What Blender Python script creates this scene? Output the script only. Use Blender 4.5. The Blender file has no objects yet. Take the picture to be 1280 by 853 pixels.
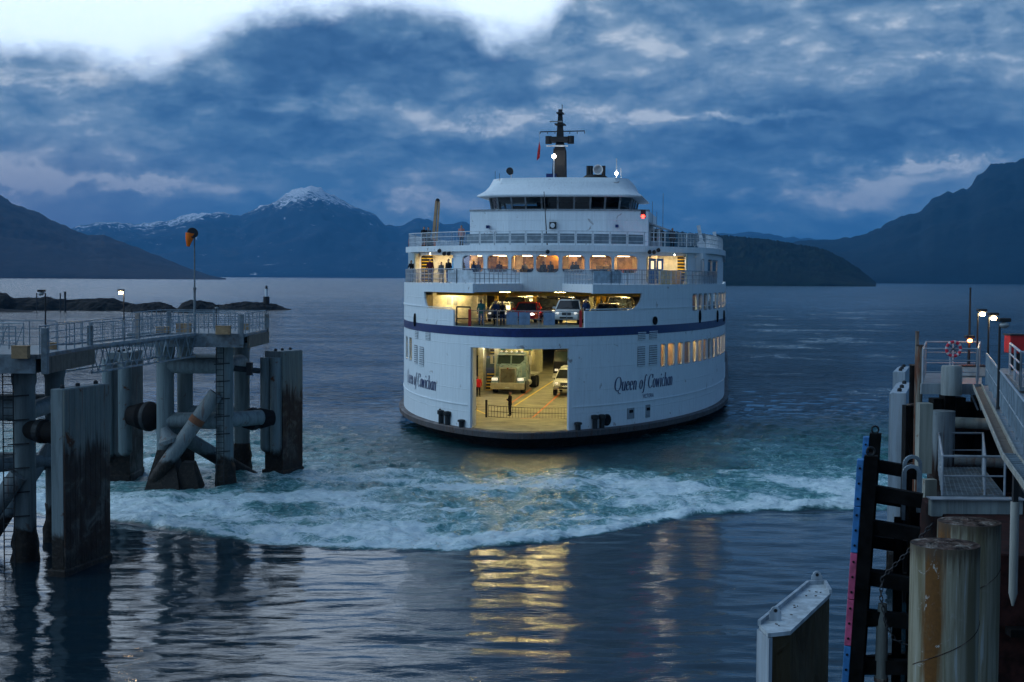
import bpy, bmesh, math, random
import numpy as np
from mathutils import Vector, Matrix, geometry
random.seed(7); np.random.seed(7)
S = bpy.context.scene
COL = S.collection
R = math.radians
V = Vector

# ------------------------------------------------------------------ camera
FPX = 1778.0
CH = 11.35
CAM = V((0, 0, CH))
CROT = Matrix.Rotation(R(87.43), 3, 'X') @ Matrix.Rotation(0.0063, 3, 'Z')
cd = bpy.data.cameras.new('camera'); cam = bpy.data.objects.new('camera', cd); COL.objects.link(cam)
cam.matrix_world = Matrix.Translation(CAM) @ CROT.to_4x4()
cd.sensor_width = 36; cd.lens = 36 * FPX / 1280; cd.clip_start = 0.1; cd.clip_end = 60000
S.camera = cam

def ray(px, py):
    return CROT @ V(((px - 640) / FPX, -(py - 426.5) / FPX, -1))
def at_z(px, py, z):
    d = ray(px, py); t = (z - CH) / d.z
    return CAM + d * t
def at_y(px, py, y):
    d = ray(px, py); return CAM + d * (y / d.y)
def ztop(px, py, y):
    return at_y(px, py, y).z

# ------------------------------------------------------------------ object helpers
class MB:
    def __init__(s): s.v = []; s.f = []
    def add(s, vs, fs):
        o = len(s.v); s.v += [tuple(p) for p in vs]; s.f += [tuple(o + i for i in f) for f in fs]; return s
    def box(s, a, b, M=None):
        x0, y0, z0 = a; x1, y1, z1 = b
        vs = [V(p) for p in ((x0,y0,z0),(x1,y0,z0),(x1,y1,z0),(x0,y1,z0),(x0,y0,z1),(x1,y0,z1),(x1,y1,z1),(x0,y1,z1))]
        if M is not None: vs = [M @ p for p in vs]
        return s.add(vs, [(3,2,1,0),(4,5,6,7),(0,1,5,4),(1,2,6,5),(2,3,7,6),(3,0,4,7)])
    def cbox(s, c, size, rz=0, M=None):
        T = Matrix.Translation(V(c)) @ Matrix.Rotation(rz, 4, 'Z')
        if M is not None: T = M @ T
        a = V(size) / 2
        return s.box(-a, a, T)
    def beam(s, p, q, w, h, up=(0, 0, 1)):
        p = V(p); q = V(q); d = q - p; L = d.length; d.normalize(); u = V(up)
        if abs(d.dot(u)) > .98: u = V((0, 1, 0))
        x = d.cross(u).normalized(); z = x.cross(d)
        M = Matrix((x, d, z)).transposed().to_4x4(); M.translation = p
        return s.box((-w/2, 0, -h/2), (w/2, L, h/2), M)
    def tube(s, p, q, r, n=8, r2=None, cap=True):
        p = V(p); q = V(q); d = (q - p).normalized(); r2 = r if r2 is None else r2
        u = V((0, 0, 1)) if abs(d.z) < .9 else V((1, 0, 0))
        x = d.cross(u).normalized(); y = x.cross(d)
        vs = []
        for c, rr in ((p, r), (q, r2)):
            for i in range(n):
                a = 2 * math.pi * i / n; vs.append(c + x * math.cos(a) * rr + y * math.sin(a) * rr)
        fs = [(i, (i+1) % n, n + (i+1) % n, n + i) for i in range(n)]
        if cap: fs += [tuple(range(n-1, -1, -1)), tuple(range(n, 2*n))]
        return s.add(vs, fs)
    def path(s, pts, r, n=6):
        for a, b in zip(pts, pts[1:]): s.tube(a, b, r, n)
        return s
    def lathe(s, prof, n=24, M=None):   # prof: (r, z)
        vs = []
        for r, z in prof:
            for i in range(n):
                a = 2*math.pi*i/n; vs.append(V((r*math.cos(a), r*math.sin(a), z)))
        if M is not None: vs = [M @ p for p in vs]
        fs = []
        for k in range(len(prof)-1):
            for i in range(n): fs.append((k*n+i, k*n+(i+1)%n, (k+1)*n+(i+1)%n, (k+1)*n+i))
        fs += [tuple(range(n-1, -1, -1)), tuple(range((len(prof)-1)*n, len(prof)*n))]
        return s.add(vs, fs)
    def ball(s, c, r, n=10, sc=(1,1,1)):
        pr = [(max(1e-3, math.sin(math.pi*k/6))*r, -math.cos(math.pi*k/6)*r) for k in range(7)]
        M = Matrix.Translation(V(c)) @ Matrix.Diagonal((*sc, 1))
        return s.lathe(pr, n, M)
    def prism(s, pts, h0, h1):   # plan polygon (x,y) from h0 to h1
        n = len(pts)
        vs = [(x, y, h0) for x, y in pts] + [(x, y, h1) for x, y in pts]
        return s.add(vs, [tuple(range(n-1,-1,-1)), tuple(range(n,2*n))] + [(i,(i+1)%n,n+(i+1)%n,n+i) for i in range(n)])
    def sprism(s, pts, x0, x1):  # side polygon (y,z) from x0 to x1
        n = len(pts)
        vs = [(x0, y, z) for y, z in pts] + [(x1, y, z) for y, z in pts]
        return s.add(vs, [tuple(range(n-1,-1,-1)), tuple(range(n,2*n))] + [(i,(i+1)%n,n+(i+1)%n,n+i) for i in range(n)])
    def loft(s, rings, closed=True, caps=True):
        n = len(rings[0]); vs = [p for r in rings for p in r]; fs = []
        m = n if closed else n-1
        for k in range(len(rings)-1):
            for i in range(m): fs.append((k*n+i, k*n+(i+1)%n, (k+1)*n+(i+1)%n, (k+1)*n+i))
        if caps: fs += [tuple(range(n-1,-1,-1)), tuple(range((len(rings)-1)*n, len(rings)*n))]
        return s.add(vs, fs)

def thicken(me, th):
    """gives a sheet a back and rims of their own, so that the front keeps its clean shading"""
    nv = len(me.vertices); co = [v.co.copy() for v in me.vertices]; nr = [v.normal.copy() for v in me.vertices]
    fs = [tuple(p.vertices) for p in me.polygons]; cnt = {}
    for f in fs:
        for i in range(len(f)): k = (f[i], f[(i+1) % len(f)]); cnt[k] = 1
    rim = [k for k in cnt if (k[1], k[0]) not in cnt]
    mats = list(me.materials); sm = len(me.polygons) and me.polygons[0].use_smooth
    vs = co + [p - n*th for p, n in zip(co, nr)]; out = fs + [tuple(nv+i for i in reversed(f)) for f in fs]
    for a_, b_ in rim:
        o_ = len(vs); vs += [co[a_], co[b_], co[b_]-nr[b_]*th, co[a_]-nr[a_]*th]; out.append((o_+1, o_, o_+3, o_+2))
    me.clear_geometry(); me.from_pydata([tuple(p) for p in vs], [], out); me.update()
    if sm:
        for p in me.polygons: p.use_smooth = True
def mk(name, mb, mat, parent=None, smooth=False, bev=0, solid=0, label=None):
    me = bpy.data.meshes.new(name); me.from_pydata([tuple(p) for p in mb.v], [], mb.f); me.update()
    bm = bmesh.new(); bm.from_mesh(me); bmesh.ops.recalc_face_normals(bm, faces=bm.faces) if not solid else None
    bm.to_mesh(me); bm.free()
    o = bpy.data.objects.new(name, me); COL.objects.link(o)
    if mat: me.materials.append(mat)
    if parent: o.parent = parent
    if smooth:
        for p in me.polygons: p.use_smooth = True
        me.set_sharp_from_angle(angle=R(smooth if smooth is not True else 40))
    if solid: thicken(me, solid)
    if bev:
        m = o.modifiers.new('bevel', 'BEVEL'); m.width = bev; m.segments = 2; m.limit_method = 'ANGLE'; m.angle_limit = R(40)
    if label: o['label'] = label
    return o
def tag(o, label=None, cat=None, group=None, kind=None):
    if label: o['label'] = label
    if cat: o['category'] = cat
    if group: o['group'] = group
    if kind: o['kind'] = kind
    return o
def thing(name, label, cat, loc=(0,0,0), rz=0, group=None):
    o = bpy.data.objects.new(name, None); COL.objects.link(o); o.location = loc; o.rotation_euler = (0,0,rz)
    o.empty_display_size = .3
    return tag(o, label, cat, group)
def kids(o): return [c for c in bpy.data.objects if c.parent == o]
def copy_tree(o, parent=None):
    c = o.copy(); COL.objects.link(c); c.parent = parent
    for ch in kids(o): copy_tree(ch, c)
    return c
def instance(o, label, loc, rz=0, group=None):
    c = copy_tree(o); c.location = loc; c.rotation_euler = (0,0,rz); c['label'] = label
    if group: c['group'] = group
    return c

# ------------------------------------------------------------------ materials
class NT:
    def __init__(s, tree): s.t = tree; s.n = tree.nodes; s.l = tree.links
    def new(s, typ, **kw):
        n = s.n.new(typ)
        for k, v in kw.items(): setattr(n, k, v)
        return n
    def put(s, sock, v):
        if v is None: return
        if hasattr(v, 'is_output'): s.l.new(v, sock)
        else: sock.default_value = v
    def math(s, op, a, b=None, c=None, clamp=False):
        n = s.new('ShaderNodeMath', operation=op, use_clamp=clamp)
        s.put(n.inputs[0], a); s.put(n.inputs[1], b); s.put(n.inputs[2], c); return n.outputs[0]
    def mix(s, f, a, b):
        n = s.new('ShaderNodeMix', data_type='RGBA'); s.put(n.inputs[0], f)
        if not hasattr(a, 'is_output'): a = (*a[:3], 1)
        if not hasattr(b, 'is_output'): b = (*b[:3], 1)
        s.put(n.inputs[6], a); s.put(n.inputs[7], b); return n.outputs[2]
    def noise(s, vec=None, scale=1, detail=4, rough=.5, dist=0, w=None):
        n = s.new('ShaderNodeTexNoise'); n.inputs['Scale'].default_value = scale; n.inputs['Detail'].default_value = detail
        n.inputs['Roughness'].default_value = rough; n.inputs['Distortion'].default_value = dist
        if vec is not None: s.l.new(vec, n.inputs['Vector'])
        return n.outputs[0]
    def mapr(s, v, a, b, c=0, d=1, smooth=True):
        n = s.new('ShaderNodeMapRange', interpolation_type='SMOOTHSTEP' if smooth else 'LINEAR')
        s.put(n.inputs[0], v); n.inputs[1].default_value = a; n.inputs[2].default_value = b
        n.inputs[3].default_value = c; n.inputs[4].default_value = d; return n.outputs[0]
    def scale(s, vec, sc, loc=(0,0,0)):
        n = s.new('ShaderNodeMapping'); n.inputs['Scale'].default_value = sc; n.inputs['Location'].default_value = loc
        s.l.new(vec, n.inputs['Vector']); return n.outputs[0]
    def comb(s, x, y, z):
        n = s.new('ShaderNodeCombineXYZ'); s.put(n.inputs[0], x); s.put(n.inputs[1], y); s.put(n.inputs[2], z); return n.outputs[0]
    def sep(s, v):
        n = s.new('ShaderNodeSeparateXYZ'); s.l.new(v, n.inputs[0]); return n.outputs
    def bump(s, h, strength=.3, dist=.02, normal=None):
        n = s.new('ShaderNodeBump'); s.put(n.inputs['Height'], h); n.inputs['Strength'].default_value = strength
        n.inputs['Distance'].default_value = dist
        if normal is not None: s.l.new(normal, n.inputs['Normal'])
        return n.outputs[0]
def newmat(name):
    m = bpy.data.materials.new(name); m.use_nodes = True; t = NT(m.node_tree); b = m.node_tree.nodes['Principled BSDF']
    return m, t, b
MATS = {}
def pm(name, col, rough=.5, metal=0, var=.12, scale=3, dirt=None, dirt_amt=.35, bump=.0, streak=False, emit=0, spec=None):
    if name in MATS: return MATS[name]
    m, t, b = newmat(name)
    geo = t.new('ShaderNodeTexCoord').outputs['Object']
    n1 = t.noise(geo, scale, 5, .6)
    dark = tuple(c * (1 - var*2) for c in col); lite = tuple(min(1, c * (1 + var)) for c in col)
    c = t.mix(t.mapr(n1, .3, .7), dark, lite)
    if dirt:
        v = t.scale(geo, (2.5, 2.5, .25)) if streak else geo
        n2 = t.noise(v, scale*.6, 6, .65, .3)
        c = t.mix(t.mapr(n2, .62 - dirt_amt*.35, .78 - dirt_amt*.2), c, dirt)
    t.put(b.inputs['Base Color'], c)
    t.put(b.inputs['Roughness'], t.mapr(n1, .2, .8, max(.05, rough-.1), min(1, rough+.1), False))
    b.inputs['Metallic'].default_value = metal
    b.inputs['Specular IOR Level'].default_value = spec if spec is not None else (.12 if rough > .65 else .4)
    if bump: t.put(b.inputs['Normal'], t.bump(t.noise(geo, scale*6, 4, .6), bump, .02))
    if emit:
        b.inputs['Emission Color'].default_value = (*col, 1); b.inputs['Emission Strength'].default_value = emit
    MATS[name] = m; return m
def lamp_mat(name, col, strength):
    m, t, b = newmat(name); b.inputs['Base Color'].default_value = (*col, 1)
    b.inputs['Emission Color'].default_value = (*col, 1); b.inputs['Emission Strength'].default_value = strength
    return m
def glass_mat(name, tint=(.9,.95,1), refl=.12, rough=.03):
    m = bpy.data.materials.new(name); m.use_nodes = True; t = NT(m.node_tree); t.n.clear()
    o = t.new('ShaderNodeOutputMaterial'); tr = t.new('ShaderNodeBsdfTransparent'); tr.inputs[0].default_value = (*tint, 1)
    g = t.new('ShaderNodeBsdfGlossy'); g.inputs['Roughness'].default_value = rough
    fr = t.new('ShaderNodeFresnel'); fr.inputs[0].default_value = 1.45
    f = t.math('ADD', fr.outputs[0], refl - .04, clamp=True)
    mx = t.new('ShaderNodeMixShader'); t.l.new(f, mx.inputs[0]); t.l.new(tr.outputs[0], mx.inputs[1]); t.l.new(g.outputs[0], mx.inputs[2])
    t.l.new(mx.outputs[0], o.inputs[0]); return m

def marine_mat(name, paint, rustc=(.16,.055,.02), tide=1.5, rust=.3, rustz=None, growth=(.018,.013,.01), streaks=(.35,.33,.28), flat=.62, dent=0):
    """painted steel standing in the sea: runs of rust, weed and barnacle growth below the tide line"""
    m, t, b = newmat(name)
    pos = t.new('ShaderNodeNewGeometry').outputs['Position']; xyz = t.sep(pos)
    st = t.scale(pos, (3.2, 3.2, .22)); fine = t.scale(pos, (9, 9, 1.2))
    n1 = t.noise(st, 1.4, 6, .65, .4); n2 = t.noise(fine, 1.6, 5, .6); n3 = t.noise(pos, 1.1, 5, .65, .6); n4 = t.noise(pos, 7, 4, .6)
    c = t.mix(t.mapr(n1, .35, .65), tuple(x*flat for x in paint), paint)
    c = t.mix(t.mapr(n2, .58, .75, 0, .5), c, streaks)
    rm = t.mapr(n1, .60 - rust*.25, .72 - rust*.2)
    rm2 = t.mapr(n3, .66 - rust*.15, .72 - rust*.1)
    rr = t.math('MAXIMUM', t.math('MULTIPLY', rm, rust*1.6, clamp=True), t.math('MULTIPLY', rm2, min(1, max(0, rust-.03)*6)))
    rc = t.mix(n2, rustc, tuple(x*.4 for x in rustc))
    c = t.mix(rr, c, rc)
    if rustz is not None:
        lim = t.math('ADD', xyz[2], t.math('MULTIPLY', t.math('SUBTRACT', n1, .5), 3.2))
        g2 = t.mapr(lim, rustz - .3, rustz + .5, 1, 0)
        c = t.mix(t.math('MULTIPLY', g2, t.mapr(n3, .3, .5, .55, 1)), c, t.mix(n4, (.05,.022,.014), (.012,.009,.008)))
    lim = t.math('ADD', xyz[2], t.math('MULTIPLY', t.math('SUBTRACT', n3, .5), 1.3))
    g = t.mapr(lim, tide - .25, tide + .15, 1, 0)
    c = t.mix(g, c, t.mix(t.mapr(n4, .45, .7), growth, tuple(x*2.4 for x in growth)))
    t.put(b.inputs['Base Color'], c)
    t.put(b.inputs['Roughness'], t.mapr(n3, .3, .7, .45, .75)); b.inputs['Specular IOR Level'].default_value = .25
    h = t.math('ADD', t.math('MULTIPLY', n4, t.math('ADD', t.math('MULTIPLY', g, 2), .25)), rr)
    if dent:
        n5 = t.noise(t.scale(pos, (.9, .9, .6)), 1, 3, .5); sm_ = t.mapr(t.math('ABSOLUTE', t.math('SUBTRACT', t.math('FRACT', t.math('DIVIDE', xyz[2], 1.52)), .5)), .0, .02, .35, 0); n5 = t.math('ADD', n5, sm_); h = t.math('ADD', t.math('MULTIPLY', h, .15), t.math('MULTIPLY', n5, dent))
    t.put(b.inputs['Normal'], t.bump(h, .5, .03 if not dent else .11))
    return m

M_white = marine_mat('ferry_white', (.74,.79,.83), rust=.13, tide=-9, streaks=(.64,.64,.62), flat=.90, dent=1.0)
M_hullwhite = None
M_navy = pm('navy_paint', (.006,.024,.12), .35, var=.15)
M_black = pm('black_rubber', (.012,.012,.013), .7, var=.3)
M_boot = marine_mat('boot_topping', (.03,.025,.028), rust=.45, rustc=(.10,.05,.035), tide=.35)
M_strake = marine_mat('strake_steel', (.12,.11,.115), rust=.5, rustc=(.12,.07,.05), tide=-5)
M_grey = pm('grey_steel', (.28,.31,.34), .5, .1, dirt=(.12,.10,.08))
M_rail = pm('galvanised_rail', (.34,.38,.43), .45, .2)
M_railw = pm('white_rail', (.62,.66,.7), .4)
M_cream = pm('cream_wall', (.52,.50,.36), .5, dirt=(.35,.3,.2), dirt_amt=.1)
M_dark = pm('dark_steel', (.02,.022,.025), .6, .2, bump=.2)
M_deck = pm('deck_paint', (.23,.22,.15), .55, var=.25, scale=.8, dirt=(.08,.075,.06), dirt_amt=.45, bump=.15)
M_yel = pm('yellow_paint', (.65,.42,.02), .5)
M_org = pm('orange_paint', (.55,.13,.03), .5)
M_red = pm('red_paint', (.36,.012,.014), .45)
M_bluedoor = pm('blue_door_paint', (.02,.13,.42), .35)
M_glass = glass_mat('window_glass')
M_glassdark = glass_mat('bridge_glass', (.22,.28,.3), .1)
M_tyre = pm('tyre_rubber', (.015,.015,.015), .8)
M_chrome = pm('chrome_trim', (.6,.6,.6), .18, .95, var=.05)
M_wood = pm('tan_board', (.42,.27,.15), .7, dirt=(.2,.12,.07), bump=.1)
# ================================================================== FERRY
L = 139.0; HB = 13.52
ferry = thing('car_ferry', 'big white car ferry with lit open bow and blue stripe, middle of the bay', 'ferry', (0.28, 93, 0), R(-8.5))
FW = Matrix.Translation((0.28, 93, 0)) @ Matrix.Rotation(R(-8.5), 4, 'Z'); FI = FW.inverted()
FIr = FI.to_3x3(); CL = FI @ CAM
def lray(px, py): return FIr @ ray(px, py)
def fl(px, py, s):                       # point on the ferry's cross plane y = s
    d = lray(px, py); return CL + d * ((s - CL.y) / d.y)
def bow_s(w):
    k = 1 - min(1.0, (abs(w)/HB) ** (1/.62))
    return 36 * (1 - max(0.0, k) ** (1/2.2))
# right half plan curve, centre of the bow to centre of the stern
half = []
for i in range(201):
    w = HB * math.sin(math.pi/2 * i/200) ; half.append((w, bow_s(w) if i < 200 else 36.0))
for s_ in np.arange(38, L/2, 2.5): half.append((HB, float(s_)))
half += [(w, L - s_) for w, s_ in reversed(half)]
hu = [0.0]
for a, b in zip(half, half[1:]): hu.append(hu[-1] + math.dist(a, b))
HU = np.array(hu); HX = np.array([p[0] for p in half]); HY = np.array([p[1] for p in half]); UMAX = hu[-1]
def plan(u, off=0.0):
    a = abs(u); x = float(np.interp(a, HU, HX)); y = float(np.interp(a, HU, HY))
    if off:
        e = .15; x1, y1 = float(np.interp(a-e, HU, HX)), float(np.interp(a-e, HU, HY)); x2, y2 = float(np.interp(a+e, HU, HX)), float(np.interp(a+e, HU, HY))
        if a < e: x1 = -x1
        dx, dy = x2-x1, y2-y1; l = math.hypot(dx, dy) or 1; x += off*dy/l; y -= off*dx/l
    return (x if u >= 0 else -x, y)
def hullmap(off=0.0): return lambda u, z: (*plan(u, off), z)
def loop(off=0.0, du=.8):
    us = sorted(set([round(x, 3) for x in list(np.linspace(0, UMAX, int(UMAX/du)))]))
    Rt = [plan(u, off) for u in us]; Lf = [(-x, y) for x, y in Rt[1:-1]][::-1]
    return Rt + Lf
def w2u(w): return math.copysign(float(np.interp(abs(w), HX[:201], HU[:201])), w)
def fu(px, py, off=0.0):                 # where the photo's pixel meets the hull side: (u, z)
    best = None; d = lray(px, py)
    side = 1 if px > 645 else -1
    us = np.arange(0, 70, .02) * side
    px_, prev = None, None
    for u in us:
        x, y = plan(u, off); e = (x - CL.x)*d.y - (y - CL.y)*d.x
        if prev is not None and (e > 0) != (prev > 0):
            t = (y - CL.y)/d.y; return float(u), CL.z + d.z*t
        prev = e
    return float(us[-1]), 0
def inside(p, poly):
    x, y = p; c = False; j = len(poly)-1
    for i in range(len(poly)):
        xi, yi = poly[i]; xj, yj = poly[j]
        if (yi > y) != (yj > y) and x < (xj-xi)*(y-yi)/(yj-yi) + xi: c = not c
        j = i
    return c
def rrect(x0, z0, x1, z1, r, n=4):
    pts = []
    for cx, cz, a0 in ((x1-r, z0+r, -90), (x1-r, z1-r, 0), (x0+r, z1-r, 90), (x0+r, z0+r, 180)):
        for k in range(n+1):
            a = R(a0 + 90*k/n); pts.append((cx + r*math.cos(a), cz + r*math.sin(a)))
    return pts
def panel(outer, holes, fmap, du=.5):
    vs = []; es = []
    def addpoly(poly):
        o = len(vs); vs.extend(V((a, b)) for a, b in poly); n = len(poly); es.extend((o+i, o+(i+1) % n) for i in range(n))
    addpoly(outer)
    for h in holes: addpoly(h)
    x0 = min(p[0] for p in outer); x1 = max(p[0] for p in outer); z0 = min(p[1] for p in outer); z1 = max(p[1] for p in outer)
    n = max(1, int((x1-x0)/du))
    for i in range(1, n):
        x = x0 + (x1-x0)*i/n + 1e-4; vs.append(V((x, z0))); vs.append(V((x, z1))); es.append((len(vs)-2, len(vs)-1))
    ov, oe, of, *_ = geometry.delaunay_2d_cdt(vs, es, [], 0, 1e-5)
    m = MB(); fs = []
    for f in of:
        c = (sum(ov[i].x for i in f)/len(f), sum(ov[i].y for i in f)/len(f))
        if inside(c, outer) and not any(inside(c, h) for h in holes): fs.append(tuple(f))
    return m.add([fmap(p.x, p.y) for p in ov], fs)
def rect(x0, z0, x1, z1): return [(x0, z0), (x1, z0), (x1, z1), (x0, z1)]
def strip(u0, u1, z0, z1, off, du=.5): return panel(rect(u0, z0, u1, z1), [], hullmap(off), du)

ZD = 1.2; ZU = 8.0; ZP = 10.9; ZT = 13.75   # car deck, upper car deck, promenade deck, top deck
# --- lower hull
m = MB(); rings = []
for z, off in ((-3, -2.6), (-1, -2.0), (0.1, -1.15), (.75, -.25), (.78, -.02)):
    rings.append([(x, y, z) for x, y in loop(off)])
m.loft(rings); mk('hull', m, M_boot, ferry, smooth=50)
m = MB(); rings = []
for z, off in ((.74, .0), (.76, .34), (1.12, .38), (1.2, .3), (1.2, -.2)):
    rings.append([(x, y, z) for x, y in loop(off)])
m.loft(rings); mk('rubbing_strake', m, M_strake, ferry, smooth=30)
# --- car deck floor (sheet above the strake)
mk('car_deck', MB().prism([(x, y) for x, y in loop(-.15)], 1.15, 1.23), M_deck, ferry)

# --- white side shell, openings read off the photograph
uL, _ = fu(588, 490); uR, _ = fu(711, 490); zdoor = fu(620, 436)[1]
uA = fu(567, 400)[0]; uB = fu(731, 400)[0]; zb = 9.12; zt = 10.28
u1 = fu(530, 367)[0]; u2 = fu(536, 388)[0]; u3 = fu(803, 367)[0]; u4 = fu(785, 388)[0]; u5 = fu(591, 360)[0]; u6 = fu(741, 360)[0]
holes = [rect(uL, .9, uR, zdoor)]
Z2 = 8.02
hole_up = [(uA, Z2), (uB, Z2), (uB, zb), (u4, zb)]
for k in range(1, 6): t = k/6; hole_up.append((u4 + (u3-u4)*math.sin(t*math.pi/2), zb + (zt-zb)*(1-math.cos(t*math.pi/2))))
hole_up += [(u3, zt), (u6, zt), (u6, ZP+.5), (u5, ZP+.5), (u5, zt), (u1, zt)]
for k in range(1, 6): t = 1-k/6; hole_up.append((u2 + (u1-u2)*math.sin(t*math.pi/2), zb + (zt-zb)*(1-math.cos(t*math.pi/2))))
hole_up += [(u2, zb), (uA, zb)]
holes.append(hole_up)
winR = []
for a, b in ((826,831.5),(834.5,843),(847,853),(855.5,862.5),(866,870.5),(872.3,877),(879,883),(885,888.6),(890.4,893.6)):
    ua, zz = fu(a, 437); ub, _ = fu(b, 437); winR.append((ua, ub, 5.05, 6.6))
u = winR[-1][1]
while u < 44: winR.append((u + .9, u + 2.3, 5.05, 6.6)); u += 2.3
winR2 = []
for a, b in ((865.5,871),(873,877),(879.5,883.5),(885.5,889)):
    ua, _ = fu(a, 378); ub, _ = fu(b, 378); winR2.append((ua, ub, 8.95, 10.15))
u = winR2[-1][1]
while u < 44: winR2.append((u + .9, u + 2.5, 8.95, 10.15)); u += 2.5
winL = []
for a, b in ((507.6,509.6),(511.8,514.8)):
    ua, _ = fu(b, 437); ub, _ = fu(a, 437); winL.append((-abs(ub), -abs(ua), 5.1, 6.75))
winall = [w for w in winR + winR2 + winL if w[1] - w[0] > .2]
for a, b, c, d in winall: holes.append(rrect(a, c, b, d, min(.16, (b-a)*.3), 3))
big = 52
m = panel(rect(-big, 1.18, big, ZP), holes, hullmap(0), .45)
shell = mk('side_shell', m, M_white, ferry, smooth=30, solid=.14)
for sgn in (1, -1):
    us = (big, UMAX) if sgn > 0 else (-UMAX, -big)
    mk('side_shell', panel(rect(us[0], 1.18, us[1], ZP), [], hullmap(0), 1.5), M_white, ferry, smooth=30, solid=.14)
# blue stripe
mk('blue_stripe', strip(-60, 60, 7.42, 8.0, .025), M_navy, ferry, smooth=30)
# weld mouldings
for z_, a, b in ((9.2, uB+.1, 60), (9.2, -60, uA-.1), (2.7, uR+.3, 60), (2.7, -60, uL-.3)):
    mk('moulding', strip(a, b, z_, z_+.06, .05), M_white, ferry, solid=.05)
# window panes and frames
warm_wall = pm('warm_corridor', (.62,.42,.18), .6, var=.2)
for a, b, c, d in winall:
    mm = panel(rrect(a, c, b, d, min(.16,(b-a)*.3), 3), [], hullmap(-.07), .5)
    fr = panel(rrect(a-.05, c-.05, b+.05, d+.05, .18, 3), [rrect(a, c, b, d, min(.16,(b-a)*.3), 3)], hullmap(.02), .5)
    f = mk('side_window', fr, M_grey, ferry); mk('pane', mm, M_glass, f)
# interior corridor behind side windows
L_warm = lamp_mat('warm_lamp', (1, .66, .28), 48)
L_room = lamp_mat('lounge_lamp', (1, .60, .24), 15)
L_deck = lamp_mat('car_deck_lamp', (1, .80, .33), 44); L_udeck = lamp_mat('upper_deck_lamp', (1, .74, .30), 95)
L_white = lamp_mat('cool_lamp', (1, .9, .7), 55)
for (a, b, zz) in ((13, 60, 3.9), (18, 60, 8.6), (-60, -17, 3.9)):
    mk('corridor_wall', strip(a, b, zz, zz+3.3, -1.9, 1), warm_wall, ferry, solid=.05)
    mk('corridor_ceiling', panel(rect(a, 0, b, 1.8), [], lambda u, t, zz=zz: (*plan(u, -t-.13), zz + 3.25 if zz < 5 else zz+1.9), 1), M_cream, ferry)
    k = a + 1.2
    while k < b - 1:
        x, y = plan(k, -1.0); x1, y1 = plan(k+.8, -1.0)
        zc = zz + (3.2 if zz < 5 else 1.85)
        mk('corridor_lamp', MB().beam((x, y, zc), (x1, y1, zc), .25, .05), L_warm, ferry); k += 3.0
# louvres
def louvre(px0, py0, px1, py1):
    ua, z1_ = fu(px0, py0); ub, z0_ = fu(px1, py1)
    fr = mk('vent_louvre', strip(min(ua, ub), max(ua, ub), z0_, z1_, .02), M_grey, ferry)
    n = 9 if z1_ - z0_ > 1 else 5; mm = MB()
    for i in range(n):
        z = z0_ + (z1_-z0_)*(i+.3)/n
        a = (*plan(ua, .05), z); b = (*plan(ub, .05), z); mm.beam(a, b, .06, .05)
    mk('slats', mm, M_white, fr)
for q in ((796.5,433.5,806,457.5),(811,432,821,456),(797,414.5,806.5,425),(811,413,821,424),(518,431,522,455),(524.5,433,530,458),(519,412.5,523,423),(532,415,538,425)): louvre(*q)
# name on both bows
def lettering(txt, px0, py0, px1, h, side, name, shear=.22, wgt=.0, size_x=None):
    cu = bpy.data.curves.new('t', 'FONT'); cu.body = txt; cu.size = 1; cu.shear = shear; cu.offset = wgt; cu.resolution_u = 3
    to = bpy.data.objects.new('t', cu); COL.objects.link(to); dg = bpy.context.evaluated_depsgraph_get()
    me = bpy.data.meshes.new_from_object(to.evaluated_get(dg)); bpy.data.objects.remove(to)
    xs = [v.co.x for v in me.vertices]; ua, za = fu(px0, py0); ub, _ = fu(px1, py0)
    sx = (ub - ua)/(max(xs)-min(xs)); x0 = min(xs)
    for v in me.vertices:
        u = ua + (v.co.x - x0)*sx; x, y = plan(u, .03); v.co = (x, y, za + v.co.y*h*1.37)
    o = bpy.data.objects.new(name, me); COL.objects.link(o); me.materials.append(M_navy); o.parent = ferry; return o
def serif_text(txt, px0, py0, px1, h, name):
    """condensed italic serif letters: the font's strokes plus small slab serifs at the foot and head of the stems"""
    o = lettering(txt, px0, py0, px1, h, 1, name, .24, .012); return o
def arc(cx_, cy_, rx, ry, a0, a1, n=14): return [(cx_+rx*math.cos(R(a0+(a1-a0)*i/n)), cy_+ry*math.sin(R(a0+(a1-a0)*i/n))) for i in range(n+1)]
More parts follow.
